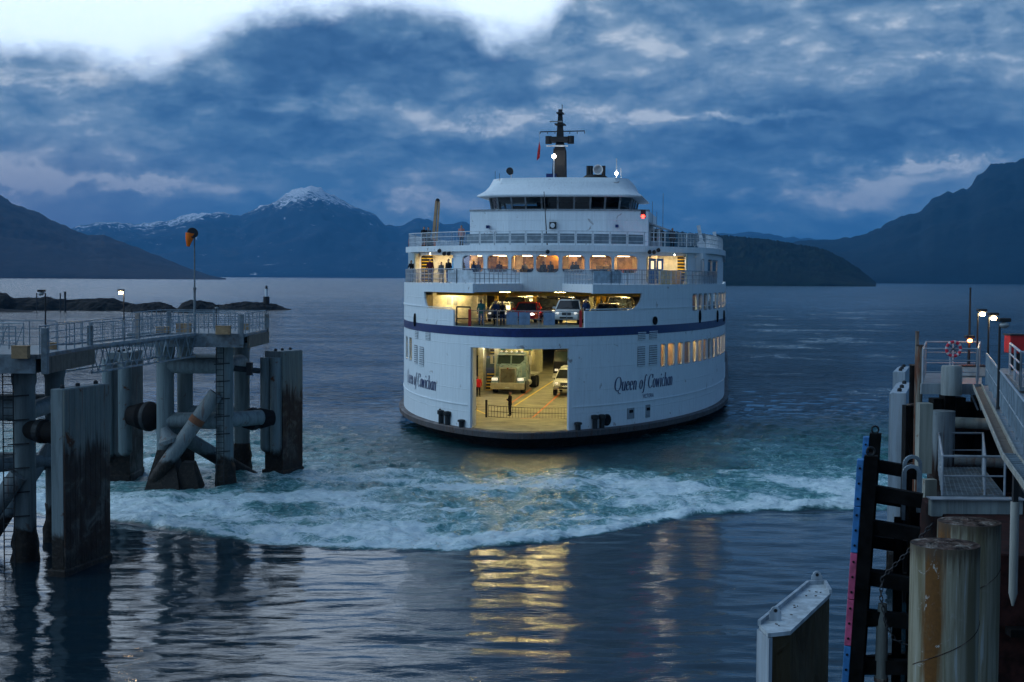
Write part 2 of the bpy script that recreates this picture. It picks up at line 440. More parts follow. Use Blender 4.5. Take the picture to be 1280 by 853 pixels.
GL = {
 'Q': (.70, [arc(.33,.36,.29,.36,95,455,22), [(.26,.03),(.36,.02),(.48,-.10),(.60,-.16),(.70,-.13)]]),
 'C': (.58, [arc(.32,.36,.27,.36,48,318,18), [(.52,.52),(.53,.71)]]),
 'u': (.40, [[(.0,.44),(.07,.46)], [(.07,.46),(.07,.12),(.11,.02),(.19,.0),(.26,.06),(.30,.13)], [(.23,.46),(.31,.46)], [(.31,.46),(.31,.0)], [(.31,.0),(.39,.02)]]),
 'e': (.36, [[(.05,.25),(.31,.27)], arc(.18,.235,.13,.235,8,318,14)]),
 'n': (.42, [[(.0,.44),(.08,.46)], [(.08,.46),(.08,.0)], [(.02,.0),(.15,.0)], [(.08,.33),(.16,.44),(.24,.46),(.30,.40),(.32,.30),(.32,.0)], [(.26,.0),(.40,.0)]]),
 'o': (.38, [arc(.19,.23,.145,.235,95,455,18)]),
 'f': (.34, [[(.40,.66),(.34,.73),(.26,.70),(.21,.58),(.17,.0),(.13,-.16),(.05,-.22),(-.02,-.18)], [(.08,.44),(.34,.44)]]),
 'w': (.56, [[(.0,.46),(.10,.46)], [(.06,.46),(.15,.0)], [(.15,.0),(.28,.44)], [(.28,.44),(.37,.0)], [(.37,.0),(.51,.44)], [(.45,.46),(.56,.46)]]),
 'i': (.22, [[(.02,.44),(.10,.46)], [(.10,.46),(.10,.0)], [(.03,.0),(.18,.0)], [(.10,.60),(.10,.68)]]),
 'c': (.34, [arc(.19,.235,.14,.235,50,315,13)]),
 'h': (.42, [[(.0,.71),(.08,.73)], [(.08,.73),(.08,.0)], [(.02,.0),(.15,.0)], [(.08,.33),(.16,.44),(.24,.46),(.30,.40),(.32,.30),(.32,.0)], [(.26,.0),(.40,.0)]]),
 'a': (.40, [arc(.17,.22,.125,.22,60,330,13), [(.31,.46),(.31,.0)], [(.17,.45),(.31,.46)], [(.31,.0),(.39,.02)]]),
 ' ': (.24, [])}
def ship_name(txt, px0, px1, py, h):
    ua, za = fu(px0, py); ub, _ = fu(px1, py); tot = sum(GL[ch][0]+.03 for ch in txt); sx = (ub-ua)/tot; m = MB(); x0 = 0
    for ch in txt:
        w_, st = GL[ch]
        for pl in st:
            Lp = []; Rp = []
            for i, (x, y) in enumerate(pl):
                a_ = pl[max(0, i-1)]; b_ = pl[min(len(pl)-1, i+1)]; dx_, dy_ = b_[0]-a_[0], b_[1]-a_[1]; l = math.hypot(dx_, dy_) or 1
                th = (.017 + .042*(abs(dy_)/l)**1.5)*(.5 if (dy_ > 0 and ch == 'w') else 1)
                nx_, ny_ = -dy_/l*th, dx_/l*th*.6; Lp.append((x+nx_, y+ny_)); Rp.append((x-nx_, y-ny_))
            f = lambda p: (*plan(ua + (x0 + p[0] + .20*p[1])*sx, .03), za + p[1]*h)
            n = len(pl); m.add([f(p) for p in Lp] + [f(p) for p in Rp], [(i, i+1, n+i+1, n+i) for i in range(n-1)])
        x0 += w_ + .03
    return mk('ship_name', m, M_navy, ferry)
ship_name('Queen of Cowichan', 767, 840, 489.5, 1.33)
ship_name('Queen of Cowichan', 509.5, 545.5, 477, 1.33)
lettering('VICTORIA', 803, 498, 816.5, .3, 1, 'home_port', 0)
# bollards, fairleads, hatches
def on_hull(px, py, off=.12):
    u, z = fu(px, py); return u, z
for px in (554, 562, 579.5, 720.5, 741.5, 750):
    u, _ = fu(px, 520); x, y = plan(u, .18); h = .9 if px in (554, 562, 741.5, 750) else .5
    b = MB().lathe([(.17, 1.2), (.17, 1.2+h*.7), (.26, 1.2+h*.75), (.26, 1.2+h), (.1, 1.24+h)], 14, Matrix.Translation((x, y, 0)))
    mk('bollard', b, M_dark, ferry, smooth=True)
for px, py, r in ((757.5, 525, .4), (551, 517, .2), (818, 401, .3), (874, 396, .28), (896, 395.5, .28), (904, 395, .28), (519.5, 400, .28)):
    u, z = fu(px, py); x, y = plan(u, .02); x2, y2 = plan(u, .12)
    Mx = Matrix.Translation((x, y, z)) @ (V((x2-x, y2-y, 0)).to_track_quat('Z', 'Y').to_matrix().to_4x4())
    if r < .3: Mx = Mx @ Matrix.Diagonal((.7, 1.7, 1, 1)) if True else Mx
    mk('fairlead', MB().lathe([(r, 0), (r, .09), (r*.65, .12), (r*.5, .05)], 16, Mx), M_black, ferry, smooth=True)
for px, py, w, h in ((788, 517, .42, .75), (809.5, 514, .3, .9)):
    u, z = fu(px, py); hh = mk('hull_hatch', strip(u-w, u+w, z-h/2, z+h/2, .04), M_grey, ferry, solid=.04)
    mk('hatch_handle', strip(u-.2, u+.2, z+.05, z+.25, .09), M_black, hh, solid=.04)

# --- upper car deck and inner structure
def deck_poly(off, smin, smax): return [(x, y) for x, y in loop(off, 1.2) if smin <= y <= smax]
M_ceil = pm('ceiling_paint', (.42,.40,.27), .6, dirt=(.2,.18,.12))
mk('upper_car_deck', MB().prism(loop(-.16, .8), 7.45, ZU), M_deck, ferry)
mk('car_deck_ceiling', MB().prism(loop(-.2, .8), 7.34, 7.42), M_ceil, ferry)
# inner side walls of the car deck
for sg in (1, -1):
    x0 = 11.3*sg
    m = MB().box((min(x0, x0+.1*sg), 19.5, 1.23), (max(x0, x0+.1*sg), 122, 7.34)); w = mk('car_deck_wall', m, M_cream, ferry)
    mm = MB()
    for k in range(20): mm.box((x0-.22*sg-.12, 20+k*5, 1.23), (x0-.22*sg+.12, 20.3+k*5, 7.34))
    mk('wall_pillars', mm, M_cream, w)
    # shield between the deck and the outer corridor at the bow
mk('stern_bulkhead', MB().box((-11.2, 118, 1.23), (11.2, 118.3, 7.34)), M_cream, ferry)
# engine casing on the left with the stairs
P1 = fl(600, 480, 34)
cas = mk('stair_casing', MB().box((-11.2, 36, 1.23), (-5.9, 60, 7.34)), M_cream, ferry)
sd = MB()
pa = fl(609, 488, 34.2); pb = fl(620, 488, 34.2)
st = MB()
for i in range(14): st.box((pa.x, 33.0+i*.2, 1.25+i*.27), (pb.x, 33.24+i*.2, 1.31+i*.27))
mk('inner_stair', st, M_yel, ferry)
sb = MB()
for i in range(14): sb.box((pa.x, 33.2+i*.2, 1.25+i*.27-.2), (pb.x, 33.24+i*.2, 1.25+i*.27-.01))
mk('stair_risers', sb, M_dark, ferry)
m = MB().box((pa.x-.55, 32.6, 1.23), (pa.x-.12, 36, 5.4)); m.box((pb.x+.1, 32.6, 1.23), (pb.x+.55, 36, 5.4)); m.box((pa.x-.55, 32.6, 5.4), (pb.x+.55, 36, 7.34))
mk('stair_enclosure', m, M_cream, ferry)
mk('stair_lamp', MB().box((pa.x-.1, 32.4, 5.2), (pb.x+.1, 32.62, 5.36)), L_white, ferry)
mk('warning_panel', MB().box((pa.x-.3, 32.5, 5.75), (pb.x+.1, 32.58, 6.9)), pm('beige_panel', (.5,.38,.2), .5), ferry)
# pillars and white wall on the right, further back
for k in range(9):
    mk('deck_pillar', MB().box((4.15, 40+k*7, 1.23), (4.5, 40.4+k*7, 7.34)), M_cream, ferry)
# painted lanes
def lane(x0, x1, y0, y1, mat, w=.14, nm='lane_line'):
    m = MB(); a = V((x0, y0, 0)); b = V((x1, y1, 0)); d = (b-a).normalized(); n = V((d.y, -d.x, 0))*w/2
    m.add([(a-n)+V((0,0,1.236)), (a+n)+V((0,0,1.236)), (b+n)+V((0,0,1.236)), (b-n)+V((0,0,1.236))], [(0,1,2,3)]); mk(nm, m, mat, ferry)
def dk(px, py, z=1.236):
    d = lray(px, py); t = (z - CL.z)/d.z; return CL + d*t
M_orgl = pm('orange_line', (.62,.16,.03), .6); M_yell = pm('yellow_line', (.7,.5,.05), .6)
for (a, b, mt) in (((643, 507.5), (692, 476), M_yell), ((639, 504), (664, 486), M_orgl), ((666, 522), (700, 492), M_orgl), ((650.5, 523), (675, 523), M_orgl), ((592, 511), (607, 517.5), M_yell)):
    p = dk(*a); q = dk(*b); lane(p.x, q.x, p.y, q.y, mt, .16)
# safety net across the bow
p0 = dk(592, 521.5); p1 = dk(711, 521.5); m = MB()
nyn = p0.y
for i in range(31):
    x = -3.3 + i*6.6/30; m.tube((x, nyn, 1.25), (x, nyn, 2.1 - .12*math.sin(math.pi*i/30)), .012, 5)
for zz in (1.3, 1.7, 2.1):
    m.path([(-3.3 + i*6.6/15, nyn, zz - .12*math.sin(math.pi*i/15)) for i in range(16)], .018, 5)
mk('safety_net', m, M_dark, ferry)
for x in (-3.45, 3.45): mk('net_post', MB().box((x-.07, nyn-.07, 1.23), (x+.07, nyn+.07, 2.5)), M_dark, ferry)
# door jamb returns inside the bow
for uu in (uL, uR):
    x, y = plan(uu); m = MB().box((x-.12, y+.1, 1.23), (x+.12, y+1.6, 7.34)); mk('door_jamb', m, M_white, ferry)
# ceiling lamps on the car deck
for k in range(9):
    for x in (-8.4, -4.2, 0, 4.2, 8.4):
        if (x == -8.4 and k > 2) or (abs(x) > 8 and k == 0): continue
        mk('ceiling_lamp', MB().box((x-.2, 8+k*6.5, 7.2), (x+.2, 9.6+k*6.5, 7.32)), L_deck, ferry)
# lamps of the upper car deck under the promenade
mk('promenade_ceiling', MB().prism([(-HB+.3, 36), (-9.5, 13.6), (-4, 13.6), (4, 13.6), (9.5, 13.6), (HB-.3, 36), (HB-.3, 110), (-HB+.3, 110)], 10.24, 10.3), M_ceil, ferry)
for k in range(6):
    for x in (-7.2, -3, 1.2, 5.4, 9.2):
        mk('ceiling_lamp', MB().box((x-.4, 14.35+k*5, 10.14), (x+.4, 14.6+k*5, 10.22)), L_udeck, ferry)
# upper deck beams hung below the ceiling, side walls, white locker room
for k in range(12):
    bwd = min(11.3, 8.2 + k*2.2)
    mk('ceiling_beam', MB().box((-bwd, 14+k*4.2, 9.95), (bwd, 14.15+k*4.2, 10.22)), M_yel if k % 3 == 0 else M_ceil, ferry)
for i, (x, y) in enumerate([(x, y) for y in (18, 24, 30, 37, 44) for x in (-9.6, -5.2, -1.2, 3.2, 7.4, 10.6) if y > 22 or abs(x) < 9]):
    mk('upper_pillar', MB().box((x-.16, y, 8.0), (x+.16, y+.3, 10.24)), M_yel if i % 2 else M_cream, ferry)
mk('upper_stern_wall', MB().box((-11.4, 62, 8.0), (11.4, 62.2, 10.24)), M_cream, ferry)
for sg in (1, -1): mk('upper_side_wall', MB().box((11.5*sg-.05, 20, 8.0), (11.5*sg+.05, 62, 10.24)), M_cream, ferry)
a = fl(558, 380, 15); b = fl(600, 380, 15)
lk = mk('locker_room', MB().box((a.x-1.1, 15.2, 8.0), (b.x-.25, 19, 10.24)), pm('locker_paint', (.75,.72,.62), .5), ferry)
mk('locker_door', MB().box((a.x+.9, 15.14, 8.05), (a.x+2.0, 15.19, 10.0)), pm('locker_paint', (.75,.72,.62), .5), lk)
for xx in (a.x+.02, a.x+.5): mk('notice', MB().box((xx, 15.15, 9.2), (xx+.32, 15.19, 9.8)), pm('notice_paper', (.3,.34,.4), .6), lk)

# --- railings
def rail(mb, pts, h, nbar=2, post=1.2, pick=0, r=.028, closed_top=True):
    for a, b in zip(pts, pts[1:]):
        a = V(a); b = V(b); l = (b-a).length; n = max(1, round(l/post))
        for i in range(n+1): p = a + (b-a)*i/n; mb.tube(p, p + V((0,0,h)), r, 6)
        for k in range(nbar+1): z = V((0,0,h*(k+1)/(nbar+1))); mb.tube(a+z, b+z, r*1.1 if k == nbar else r*.75, 6)
        if pick:
            n = max(1, round(l/pick))
            for i in range(n): p = a + (b-a)*(i+.5)/n; mb.tube(p+V((0,0,.08)), p + V((0,0,h)), r*.5, 4)
    return mb
# bow gate of the upper deck: two red posts, bars and grey boards
ga = V((*plan(uA+.6, -.3), 8.0)); gb = V((*plan(uB-.1, -.3), 8.0)); ga = V((ga.x+.6, gb.y, 8)); gb = V((gb.x, gb.y, 8))
g = mk('bow_gate', rail(MB(), [ga, gb], 1.08, 1, .95), M_grey, ferry)
n = 9
for i in (3, 4, 6): p = ga + (gb-ga)*(i)/n; q = ga + (gb-ga)*(i+.92)/n; mk('gate_board', MB().box((p.x, ga.y-.06, 8.15), (q.x, ga.y-.03, 9.0)), pm('gate_board_paint', (.16,.24,.36), .5), g)
for p in (ga, gb): mk('gate_post', MB().box((p.x-.09, p.y-.12, 8.0), (p.x+.09, p.y+.06, 9.16)), M_red, g)
fr = MB(); x0, y0 = plan(uA, -.25); fr.tube((x0, y0, 8.0), (x0, y0, 9.3), .05); fr.tube((x0, y0, 9.3), (x0+.95, y0-.1, 9.3), .05); fr.tube((x0+.95, y0-.1, 9.3), (x0+.95, y0-.1, 8.0), .05); fr.tube((x0, y0, 8.5), (x0+.95, y0-.1, 8.5), .04)
mk('gate_frame', fr, M_dark, ferry)

# --- superstructure front
def FY(t): return 13 + 7*(t/11.2)**2
TW = 11.2
def ff(px, py):
    d = lray(px, py)
    lo = None
    for t in np.arange(-12.5, 12.5, .01):
        e = (t - CL.x)*d.y - (FY(t)-CL.y)*d.x
        if lo is not None and (e > 0) != (lo > 0): return float(t), CL.z + d.z*(FY(t)-CL.y)/d.y
        lo = e
    return 0, 0
fmap = lambda t, z: (t, FY(t), z)
wins = []
for a, b in ((578,604),(609,635),(639,667),(670,698),(703,731),(737,765),(768,797)):
    ta, z1_ = ff(a, 319); tb, z0_ = ff(b, 340); wins.append((ta, 11.72, tb, 12.98))
al, _ = ff(524.5, 330); ar, _ = ff(567, 330); bl, _ = ff(808, 330); br, _ = ff(857.5, 330)
hs = [rrect(*w, .28) for w in wins] + [rrect(al, ZP+.02, ar, 13.05, .25), rrect(bl, ZP+.02, br, 13.05, .25)]
mk('front_bulkhead', panel(rect(-TW, 10.3, TW, 13.3), hs, fmap, .5), M_white, ferry, smooth=30, solid=.12)
for w in wins:
    f = mk('lounge_window', panel(rrect(w[0]-.06, w[1]-.06, w[2]+.06, w[3]+.06, .32), [rrect(*w, .28)], lambda t, z: (t, FY(t)-.03, z), .5), M_railw, ferry)
    mk('pane', panel(rrect(*w, .28), [], lambda t, z: (t, FY(t)+.06, z), .5), M_glass, f)
# fascia and top deck, following the front then the ship's sides
front = [(t, FY(t)) for t in np.linspace(-TW, TW, 25)]
def top_outline(off):
    pts = [(t*(1+off/TW), FY(t)-off) for t, _ in front]
    R_ = [plan(u, -.3+off) for u in np.linspace(w2u(11.8)+1.0, 84, 30)]
    return pts + [p for p in R_ if p[1] > 21] + [(-x, y) for x, y in reversed([p for p in R_ if p[1] > 21])]
mk('top_deck', MB().prism(top_outline(.25), 13.3, ZT), M_white, ferry, smooth=30)
# promenade deck sides: boxes protruding to the hull line, diagonal inner edges
for sg in (1, -1):
    us = np.linspace(abs(u5 if sg < 0 else u6), w2u(12.1), 12)
    pts = [(sg*plan(u, -.0)[0], plan(u, 0)[1]) for u in us]
    poly = pts + [(sg*12.0, 24), (sg*8, 24), (sg*1.5, FY(1.5)-.02)]
    mk('promenade_deck', MB().prism(poly if sg > 0 else poly[::-1], 10.32, ZP - .01), M_white if sg > 0 else M_white, ferry)
mk('lounge_floor', MB().prism([(-11, 20.2), (-5, 14.7), (0, 13.3), (5, 14.7), (11, 20.2), (12.6, 60), (-12.6, 60)], 10.35, 10.88), pm('lounge_carpet', (.12,.10,.09), .8), ferry)
mk('lounge_ceiling', MB().prism([(-11, 20.2), (-5, 14.7), (0, 13.25), (5, 14.7), (11, 20.2), (12.6, 60), (-12.6, 60)], 13.22, 13.29), M_cream, ferry)
# superstructure side walls above the promenade deck, along the hull line
for sg in (1, -1):
    u0 = w2u(12.05); ua_, _ = fu(886, 333) if sg > 0 else (0, 0)
    hw = []
    if sg > 0:
        for a, b in ((877, 880), (885, 890), (891, 897)):
            x0_, _ = fu(a, 333, -.3); x1_, _ = fu(b, 333, -.3); hw.append((x0_, 11.5, x1_, 12.8))
    rr = rect(u0, ZP, 90, 13.3) if sg > 0 else rect(-90, ZP, -u0, 13.3)
    wl = mk('house_side', panel(rr, [rrect(*w, .12, 3) for w in hw], hullmap(-.32), .8), M_white, ferry, smooth=30, solid=.1)
    for w in hw:
        f = mk('side_window', panel(rrect(w[0]-.05, w[1]-.05, w[2]+.05, w[3]+.05, .15, 3), [rrect(*w, .12, 3)], hullmap(-.29), .8), M_grey, ferry)
        mk('pane', panel(rrect(*w, .12, 3), [], hullmap(-.38), .8), M_glass, f)
    # corner piece from the front bulkhead to the side
    x, y = plan(u0*sg, -.32); mk('corner_wall', MB().beam((sg*TW, FY(TW), 12.1), (x, y, 12.1), .12, 2.4), M_white, ferry)
# alcoves with stair and doors
def alcove(t0, t1, left):
    y0 = FY((t0+t1)/2); d = 2.6; y1 = y0 + d
    m = MB()
    m.box((t0-.1, y0+.25, ZP), (t0, y1, 13.2)); m.box((t1, y0+.25, ZP), (t1+.1, y1, 13.2)); m.box((t0-.1, y1, ZP), (t1+.1, y1+.1, 13.2))
    a = mk('alcove', m, M_cream, ferry)
    mk('alcove_lamp', MB().box(((t0+t1)/2-.6, y0+.6, 13.1), ((t0+t1)/2+.6, y0+.9, 13.18)), L_white, a)
    # stairs
    w = (t1-t0)
    s0, s1 = (t0+.05, t0+w*.28) if left else (t1-w*.24, t1-.05)
    back = MB().box((s0, y1-.25, ZP), (s1, y1-.02, 13.15)); mk('stair_back', back, M_dark, a)
    st = MB()
    for i in range(9): st.box((s0, y1-.5+i*.02, ZP+.12+i*.25), (s1, y1-.26+i*.02, ZP+.19+i*.25))
    mk('stair_treads', st, M_yel, a)
    # door(s)
    d0, d1 = (t1-w*.28, t1-.05) if left else (t0+.08, t0+w*.42)
    n = 1 if left else 2
    for k in range(n):
        x0 = d0 + (d1-d0)*k/n + .02; x1 = d0 + (d1-d0)*(k+1)/n - .02; yy = y1-.1 if left else y0+.35
        dd = mk('blue_door', MB().box((x0, yy, ZP), (x1, yy+.06, 12.85)), M_bluedoor, a)
        mk('door_window', MB().cbox(((x0+x1)/2, yy-.01, 12.35), ((x1-x0)*.42, .02, .6)), lamp_mat('door_glow', (1,.8,.5), 1.2), dd)
        mk('door_handle', MB().cbox((x1-.12 if k == 0 else x0+.12, yy-.03, 11.9), (.05, .05, .25)), M_chrome, dd)
alcove(al, ar, True); alcove(bl, br, False)
# lounge interior
lb = MB()
mk('lounge_partition', MB().box((-10.8, 30, 10.9), (10.8, 30.1, 13.2)), pm('lounge_panel', (.62,.42,.20), .6, var=.3, scale=1.5), ferry)
for x in (-6.2, -2.6, 1.1, 4.9, 8.0): mk('lounge_column', MB().box((x-.22, 19, 10.9), (x+.22, 19.4, 13.2)), pm('cream_col', (.7,.55,.33), .5), ferry)
mk('orange_partition', MB().box((-.2, 17, 10.9), (1.0, 17.15, 13.2)), pm('orange_panel', (.75,.38,.06), .5), ferry)
for k in range(40):
    x = -9.0 + (k % 10)*2.0; y = 16.3 + (k//10)*3.2 + .25*abs(x)
    mk('lounge_lamp', MB().box((x-.5, y, 13.12), (x+.5, y+.55, 13.2)), L_room, ferry)
random.seed(21)
for i, (x, y, w_, h_, c_) in enumerate(((-7.2,22,.9,1.5,(.75,.6,.35)),(-5.0,24,1.4,1.1,(.15,.08,.05)),(-3.4,20,.5,1.9,(.8,.65,.4)),(-1.6,25,1.8,1.0,(.1,.06,.05)),(2.4,22,.7,1.7,(.7,.45,.2)),(3.7,25,1.5,1.2,(.12,.1,.09)),(5.9,21,1.6,.9,(.35,.1,.05)),(7.2,24,.8,1.8,(.7,.55,.3)),(-6.2,27,1.2,2.0,(.25,.15,.08)),(.6,27,1.2,2.0,(.2,.12,.07)),(6.6,27,1.6,2.0,(.75,.6,.35)))):
    mk('lounge_cabinet', MB().box((x-w_/2, y, 10.9), (x+w_/2, y+.5, 10.9+h_+.25)), pm('cabinet_paint_%d' % i, c_, .5), ferry, bev=.04)
for r_ in range(3):
    for x in np.arange(-7.4, 8, .9):
        yy = FY(x) + 1.6 + r_*2.2
        if random.random() < .8:
            s_ = mk('lounge_seat', MB().box((x-.3, yy, 11.3), (x+.3, yy+.5, 11.42)).box((x-.3, yy+.42, 11.3), (x+.3, yy+.55, 12.0)).box((x-.25, yy+.1, 10.9), (x+.25, yy+.4, 11.3)), pm('seat_cloth', (.06,.07,.10), .8), ferry, bev=.03)
mk('window_counter', panel(rect(-7.5, .3, 7.6, .75), [], lambda t, d: (t, FY(t)+d, 11.66), 1), pm('counter_wood', (.4,.26,.12), .4), ferry, solid=.05)
# promenade rails
for sg in (1, -1):
    u0 = abs(u5 if sg < 0 else u6) + .1; us = np.linspace(u0, w2u(12.3)+4, 14)
    pts = [(sg*plan(u, -.12)[0], plan(u, -.12)[1], ZP) for u in us]
    pts = [(sg*1.7, FY(1.7)-.2, ZP), (sg*(plan(u0)[0]-.15), plan(u0, -.12)[1]+.25, ZP)] + pts[1:]
    mk('promenade_rail', rail(MB(), pts, 1.0, 2, 1.1, .22, .026), M_rail, ferry)
    us2 = np.linspace(u0+.1, u0 + (3.0 if sg > 0 else 3.3), 6)
    pn = panel(rect(us2[0]*sg if sg > 0 else -us2[-1], ZP+.08, us2[-1] if sg > 0 else -us2[0], ZP+.9), [], hullmap(-.14), .6)
    mk('rail_panel', pn, pm('rail_panel_paint', (.5,.56,.62), .45), ferry, solid=.02)
# top deck rail with grey windbreak panels
def top_pts(z=ZT):
    f = [(t, FY(t)-.1, z) for t in np.linspace(-11.1, 11.1, 19)]
    rr = [plan(u, -.35) for u in np.linspace(w2u(12.0)+1.2, 62, 12)]
    return [(-x, y, z) for x, y in reversed(rr)] + f + [(x, y, z) for x, y in rr]
mk('top_rail', rail(MB(), top_pts(), 1.05, 2, 1.25, .0, .032), M_railw, ferry)
fr_ = [(t, FY(t)-.1) for t in np.linspace(-11.1, 11.1, 19)]
for i, ((x0, y0), (x1, y1)) in enumerate(zip(fr_, fr_[1:])):
    if -5.8 < (x0+x1)/2 < 7.0:
        a = V((x0, y0, ZT+.5)); b = V((x1, y1, ZT+.5)); d = (b-a)*.07
        mk('windbreak_panel', MB().beam(a+d, b-d, .03, .72), pm('windbreak', (.20,.25,.29), .35), ferry)
for sg in (-1, 1):
    pp = [p for p in top_pts() if (p[0] < -5.5 if sg < 0 else p[0] > 9) and p[1] < 60]
    mm = MB()
    for a, b in zip(pp, pp[1:]):
        a = V(a); b = V(b); n = max(2, int((b-a).length/.16))
        for i in range(n): p = a+(b-a)*i/n; mm.tube(p+V((0,0,.1)), p+V((0,0,1.0)), .012, 4)
    mk('rail_pickets', mm, M_railw, ferry)
# --- bridge house
YB = 22
house = [(-7.3, 36), (-7.3, YB+1.2), (-4, YB+.3), (0, YB), (4, YB+.3), (7.3, YB+1.2), (7.3, 36)]
mk('bridge_house', MB().prism(house, ZT, 16.8), M_white, ferry, bev=.04)
wing = [(-7.34, YB+2.5), (-7.34, YB+1.15), (-4, YB+.22), (0, YB-.08), (4, YB+.22), (7.34, YB+1.15), (7.34, YB+2.5)]
mk('bridge_sill', MB().prism(wing, 16.72, 16.86), M_grey, ferry)
bo = [(-5.7, 33), (-5.7, YB+2.6), (-4.9, YB+1.2), (-2.6, YB+.85), (0, YB+.75), (2.6, YB+.85), (4.9, YB+1.2), (5.7, YB+2.6), (5.7, 33)]
wb = MB(); gl = []
def sub(pts, n):
    out = []
    for a, b in zip(pts, pts[1:]):
        for i in range(n): out.append((a[0]+(b[0]-a[0])*i/n, a[1]+(b[1]-a[1])*i/n))
    return out + [pts[-1]]
mull = [bo[1], bo[2], ((bo[2][0]+bo[3][0])/2, (bo[2][1]+bo[3][1])/2), bo[3], ((bo[3][0]+bo[4][0])/2, (bo[3][1]+bo[4][1])/2), bo[4], ((bo[5][0]+bo[4][0])/2, (bo[5][1]+bo[4][1])/2), bo[5], ((bo[5][0]+bo[6][0])/2, (bo[5][1]+bo[6][1])/2), bo[6], bo[7]]
mull = [(-5.7, 32.6), (-5.7, 29.5), (-5.7, 27)] + mull + [(5.7, 27), (5.7, 29.5), (5.7, 32.6)]
bt = lambda p: (p[0]*1.03, p[1]-.12)
for a, b in zip(mull, mull[1:]):
    m = MB().add([(a[0], a[1]+.05, 16.84), (b[0], b[1]+.05, 16.84), (*bt((b[0], b[1]+.05)), 17.9), (*bt((a[0], a[1]+.05)), 17.9)], [(0,1,2,3)])
    mk('bridge_window', m, M_glassdark, ferry)
for a in mull: mk('window_mullion', MB().beam((a[0], a[1], 16.8), (*bt(a), 17.9), .14, .14), M_grey, ferry)
mk('bridge_floor', MB().prism([(x*.97, y+.15) for x, y in bo], 16.8, 16.88), M_dark, ferry)
mk('bridge_console', MB().box((-4, YB+2.0, 16.88), (4, YB+2.6, 17.2)), M_dark, ferry)
mk('bridge_rear_wall', MB().box((-2.8, 31, 16.88), (5.2, 31.1, 17.9)), M_dark, ferry)
def roofring(w, f, z, back): return [(-w, back, z), (-w, YB+2.2-f, z), (-w*.82, YB+.7-f, z), (0, YB+.1-f, z), (w*.82, YB+.7-f, z), (w, YB+2.2-f, z), (w, back, z)]
m = MB().loft([roofring(6.35, .55, 17.86, 34.5), roofring(6.75, .9, 17.92, 34.8), roofring(6.75, .9, 18.0, 34.8), roofring(6.15, .35, 18.4, 34.2), roofring(5.85, .0, 18.8, 34), roofring(5.55, -.3, 19.42, 33.8)])
mk('bridge_roof', m, M_white, ferry, smooth=35)
# instruments on the house front
for px, py, sz in ((610.5,284,.24), (771.5,283,.22)):
    p = fl(px, py, YB+.6); mk('loud_hailer', MB().box((p.x-sz/2, p.y-.5, p.z-sz/2), (p.x+sz/2, p.y+.1, p.z+sz/2)), M_navy, ferry)
p = fl(691, 282, YB-.2)
c = mk('bow_clock', MB().box((p.x-.27, p.y-.1, p.z-.27), (p.x+.27, p.y+.3, p.z+.27)), M_dark, ferry)
mk('clock_face', MB().lathe([(.19, 0), (.19, .03)], 18, Matrix.Translation((p.x, p.y-.11, p.z)) @ Matrix.Rotation(R(90), 4, 'X')), M_railw, c)
p = fl(803.5, 268, YB-.3)
r_ = mk('signal_lamp', MB().box((p.x-.16, p.y-.1, p.z-.3), (p.x+.22, p.y+.3, p.z+.35)), M_dark, ferry)
mk('lens', MB().ball((p.x+.03, p.y-.16, p.z-.18), .15), lamp_mat('red_lens', (1,.03,.02), 12), r_)
# jackstaff
p = fl(680, 240, 20); q = fl(684.5, 315, 12.6)
mk('jackstaff', MB().tube(q, p, .05, 8, .03), M_dark, ferry)
mk('staff_foot', MB().ball(q, .16), M_dark, ferry)
# floodlights below the fascia
for px, py in ((551,311),(557,314.5),(562.5,314.5),(812.5,312.5),(818,312.5),(823.5,310)):
    t, z = ff(px, py); f = mk('floodlight', MB().tube((t, FY(t)-.25, z-.08), (t, FY(t)-.6, z-.2), .10, 10, .16), M_dark, ferry)
    mk('bracket', MB().tube((t, FY(t), z+.1), (t, FY(t)-.3, z-.05), .03, 6), M_dark, f)
# mast
mt = mk('mast', MB().loft([[(x*w, 29+y*w, z) for x, y in ((-1,-1),(1,-1),(1,1),(-1,1))] for w, z in ((.55,19.3),(.5,22.5),(.32,23.3),(.2,25.6),(.15,26.6))]), M_dark, ferry)
pz = lambda py: fl(700, py, 29).z; pxx = fl(700, 200, 29).x
z_y = pz(165)
yl = fl(675.5, 165, 29).x; yr = fl(731, 163, 29).x
dxm = pxx
mt.location.x = dxm
sc = (pz(137) - 19.3) / (26.6-19.3)
mt.location.z = 19.3*(1-sc); mt.scale.z = sc
ym = MB().tube((yl, 28.9, z_y), (yr, 28.9, z_y+.05), .05, 6)
for i in range(7): x = yl + (yr-yl)*i/6; ym.tube((x, 28.9, z_y), (x, 28.9, z_y-.18), .03, 5)
mk('yardarm', ym, M_dark, ferry)
for py, w, h, nm in ((175,.95,.45,'mast_platform'),(156,.55,.12,'mast_platform'),(142,.38,.1,'mast_platform')):
    z = pz(py); mk(nm, MB().box((dxm-w*.8, 28.4, z-h/2), (dxm+w*.8, 29.6, z+h/2)), M_dark, ferry, bev=.05)
for dx in (-.95, .95): mk('radar_drum', MB().tube((dxm+dx, 28.7, pz(176)-.3), (dxm+dx, 28.7, pz(176)+.35), .28, 12), M_dark, ferry, smooth=True)
mk('radar_bar', MB().box((dxm-1.1, 28.2, pz(184.5)), (dxm+.75, 28.4, pz(184.5)+.12)), M_railw, ferry)
mk('radar_bar', MB().box((dxm-.8, 28.2, pz(154)), (dxm+.25, 28.35, pz(154)+.1)), M_grey, ferry)
mk('mast_top_pole', MB().tube((dxm+.15, 29, pz(140)), (dxm+.15, 29, pz(131)), .03, 5), M_dark, ferry)
